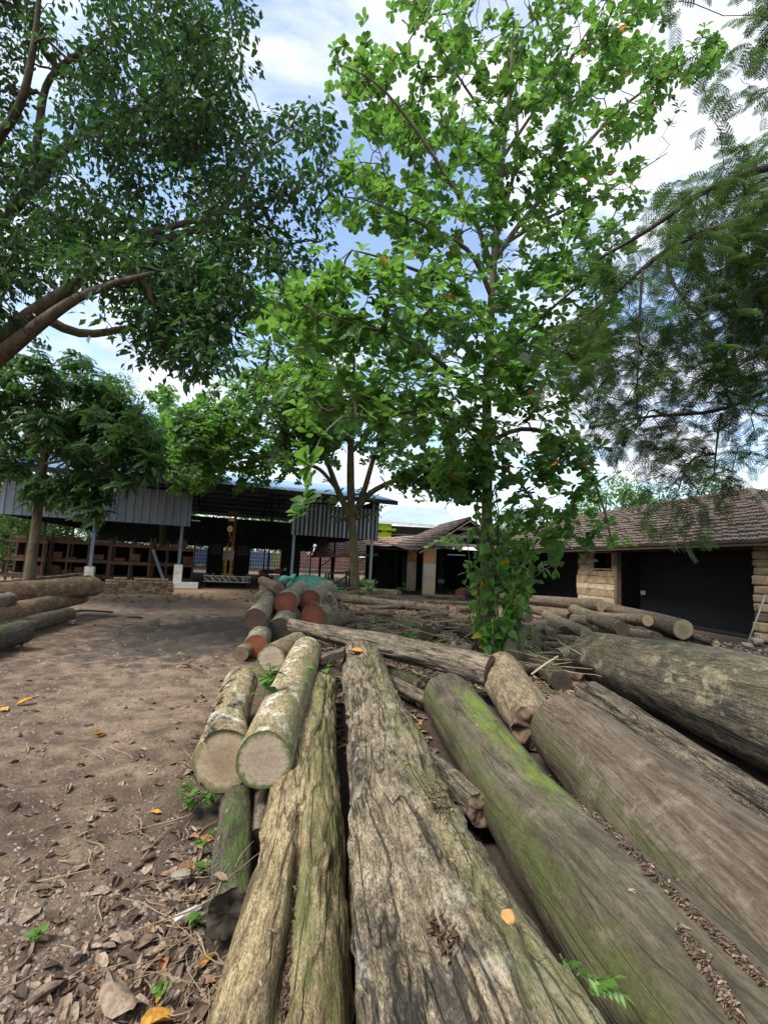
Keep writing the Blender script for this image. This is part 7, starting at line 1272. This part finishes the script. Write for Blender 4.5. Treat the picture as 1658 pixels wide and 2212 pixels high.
# crumbled bark in the crevices between the smooth logs
CH = MB(); pts = []
for (a, b, n, w) in [((1190, 1668), (1650, 2128), 1100, 7), ((1470, 2010), (1600, 2205), 420, 9), ((930, 1700), (960, 1760), 150, 20), ((945, 1990), (975, 2050), 220, 18), ((640, 1880), (615, 2200), 420, 5)]:
    tt = rs.random(n); 
    for q in tt:
        u = a[0] + (b[0] - a[0]) * q + rs.normal(0, w * .6); v = a[1] + (b[1] - a[1]) * q + rs.normal(0, w * .6); d = ray(u, v); h = BV.ray_cast(Vector(CAM.tolist()), Vector(d.tolist()).normalized())
        if h[0] is None: continue
        nn = np.array(h[1]); nn = nn if nn[2] > 0 else -nn
        if nn[2] < 0.25: continue
        pts.append((np.array(h[0]) + nn * .002, nn))
if pts:
    N = len(pts); nn = np.array([p[1] for p in pts]); put_leaves(CH, DRY[1], np.array([p[0] for p in pts]), nrm(np.cross(nn, rdir(N, rs)) + rdir(N, rs) * .25), nrm(nn + rdir(N, rs) * .5), rs.uniform(.008, .03, N), rs.random(N) ** 1.8 * .9, rs.uniform(.4, 1, N))
    tag(CH.build('bark_crumbs', M_DRY), kind='stuff')['category'] = 'bark crumbs'
# gravel and small green ground cover
OC = (np.array([(0, 0, .6), (1, 0, 0), (.3, .9, .1), (-.8, .5, 0), (-.7, -.6, .1), (.4, -.9, 0), (0, 0, -.4)], float), np.array([(0, 1, 2), (0, 2, 3), (0, 3, 4), (0, 4, 5), (0, 5, 1), (6, 2, 1), (6, 3, 2), (6, 4, 3), (6, 5, 4), (6, 1, 5)]))
tg = NT('gravel_stone'); tg.prin(tg.ramp(tg.attr('tint', 'Fac'), [(0, (0.09, 0.07, 0.055)), (0.6, (0.22, 0.175, 0.13)), (0.93, (0.23, 0.18, 0.135)), (1, (0.29, 0.24, 0.19))]), 0.9); GM = MB(); L = []
for poly, n, s0, s1 in [([(0, 1500), (400, 1450), (470, 1750), (480, 2230), (0, 2230)], 2600, .004, .016), ([(0, 1300), (520, 1290), (500, 1450), (0, 1600)], 900, .01, .03), ([(1480, 1380), (1658, 1390), (1658, 1430)], 160, .015, .06), ([(0, 1900), (460, 1900), (460, 2230), (0, 2230)], 500, .006, .026)]:
    for u, v in sample(poly, n, rs):
        p = G(u, v); q, nn, lg = drop(p[0], p[1])
        if not lg: L.append((q, s0 + (s1 - s0) * rs.random() ** 2.2))
N = len(L); put_leaves(GM, OC, np.array([a[0] for a in L]), nrm(rdir(N, rs) * [1, 1, .2]), nrm(rdir(N, rs) * .3 + [0, 0, 1]), np.array([a[1] for a in L]), rs.random(N), rs.uniform(.6, 1.1, N)); tag(GM.build('gravel', tg.m, None, None, False), kind='stuff')['category'] = 'gravel'
GC = MB(); L = []
for poly, n, s0, s1 in [([(760, 1345), (1000, 1335), (990, 1385), (760, 1385)], 1100, .04, .1), ([(860, 1320), (1040, 1320), (1040, 1420), (930, 1410)], 500, .04, .1), ([(800, 1360), (960, 1365), (950, 1400), (800, 1390)], 700, .05, .11), ([(0, 1380), (60, 1380), (60, 1400), (0, 1400)], 60, .03, .08)]:
    f = sample(poly, n, rs)
    for u, v in f:
        p = G(u, v)
        if fbm(np.array([[p[0] * 1.1, p[1] * 1.1, 0.]]), 2, 31)[0] < .05: continue
        q, nn, lg = drop(p[0], p[1])
        if not lg: L.append((q + [0, 0, rs.uniform(.01, .09)], s0 + (s1 - s0) * rs.random()))
N = len(L); put_leaves(GC, T_HEART, np.array([a[0] for a in L]), nrm(rdir(N, rs) * [1, 1, .4]), nrm(rdir(N, rs) * .4 + [0, 0, 1]), np.array([a[1] for a in L]), rs.random(N) * .95); tag(GC.build('ground_cover', LF_YEL), kind='stuff')['category'] = 'low weeds'
# twigs and dry straw
TW = MB()
for poly, n, l0, l1, r in [([(720, 1292), (1040, 1292), (1050, 1410), (700, 1390)], 320, .3, 1.3, .012), ([(1100, 1400), (1260, 1400), (1260, 1500), (1150, 1500)], 120, .2, .7, .008), ([(360, 1600), (470, 1600), (480, 2211), (250, 2211)], 60, .08, .3, .003), ([(0, 1330), (500, 1300), (450, 2100), (0, 2100)], 50, .08, .35, .004), ([(230, 1270), (370, 1275), (370, 1292), (230, 1292)], 130, .2, .5, .005), ([(420, 1990), (470, 2000), (460, 2211), (390, 2211)], 40, .1, .3, .0022)]:
    for u, v in sample(poly, n, rs):
        p = G(u, v); q, nn, lg = drop(p[0], p[1]); L = rs.uniform(l0, l1); a = rs.uniform(0, 6.3); d = np.array([math.cos(a), math.sin(a), rs.uniform(0, .25)]); s = np.cross(d, [0, 0, 1])
        TW.tube(smooth_line([q + [0, 0, r], q + d * L * .35 + s * rs.normal(0, .06) * L + [0, 0, r], q + d * L * .7 + s * rs.normal(0, .08) * L, q + d * L + s * rs.normal(0, .1) * L], 7, 1), [r, r, r * .9, r * .8, r * .7, r * .6, r * .3], 5, False)
tag(TW.build('twigs', plain('dry_twig', (0.27, 0.2, 0.125), 0.9, 0.4, 6)), kind='stuff')['category'] = 'dead twigs'
m = MB(); a, b = D(1147, 1456, 5.6), D(1204, 1418, 5.9); m.tube([a, (a + b) / 2 + [0, 0, .01], b], [.012, .014, .016], 7); tag(m.build('dead_stick', plain('pale_stick', (0.42, 0.34, 0.22), 0.85, .2, 8), None, a, True), 'straight pale stick propped on the mossy dark log', 'stick')
m = MB(); a, b = D(1058, 1420, 8.0), D(1062, 1336, 8.0); m.tube(smooth_line([a, (a + b) / 2 + [.03, 0, 0], b], 8), [.02, .02, .018, .017, .016, .014, .012, .01], 7); tag(m.build('dead_stick', plain('pale_stick_b', (0.36, 0.29, 0.17), 0.85, .2, 8), None, a, True), 'upright pale stick standing at the foot of the vine-clad trunk', 'stick')
m = MB(); a = G(112, 1325, .03); b = G(245, 1322, .05); m.tube(smooth_line([a, (a + b) / 2 + [0, .1, .05], b], 14), .022, 7); tag(m.build('dead_stick', M_BEAM, None, a, True), 'thin dark branch lying in the mud beside the pile by the track', 'stick')
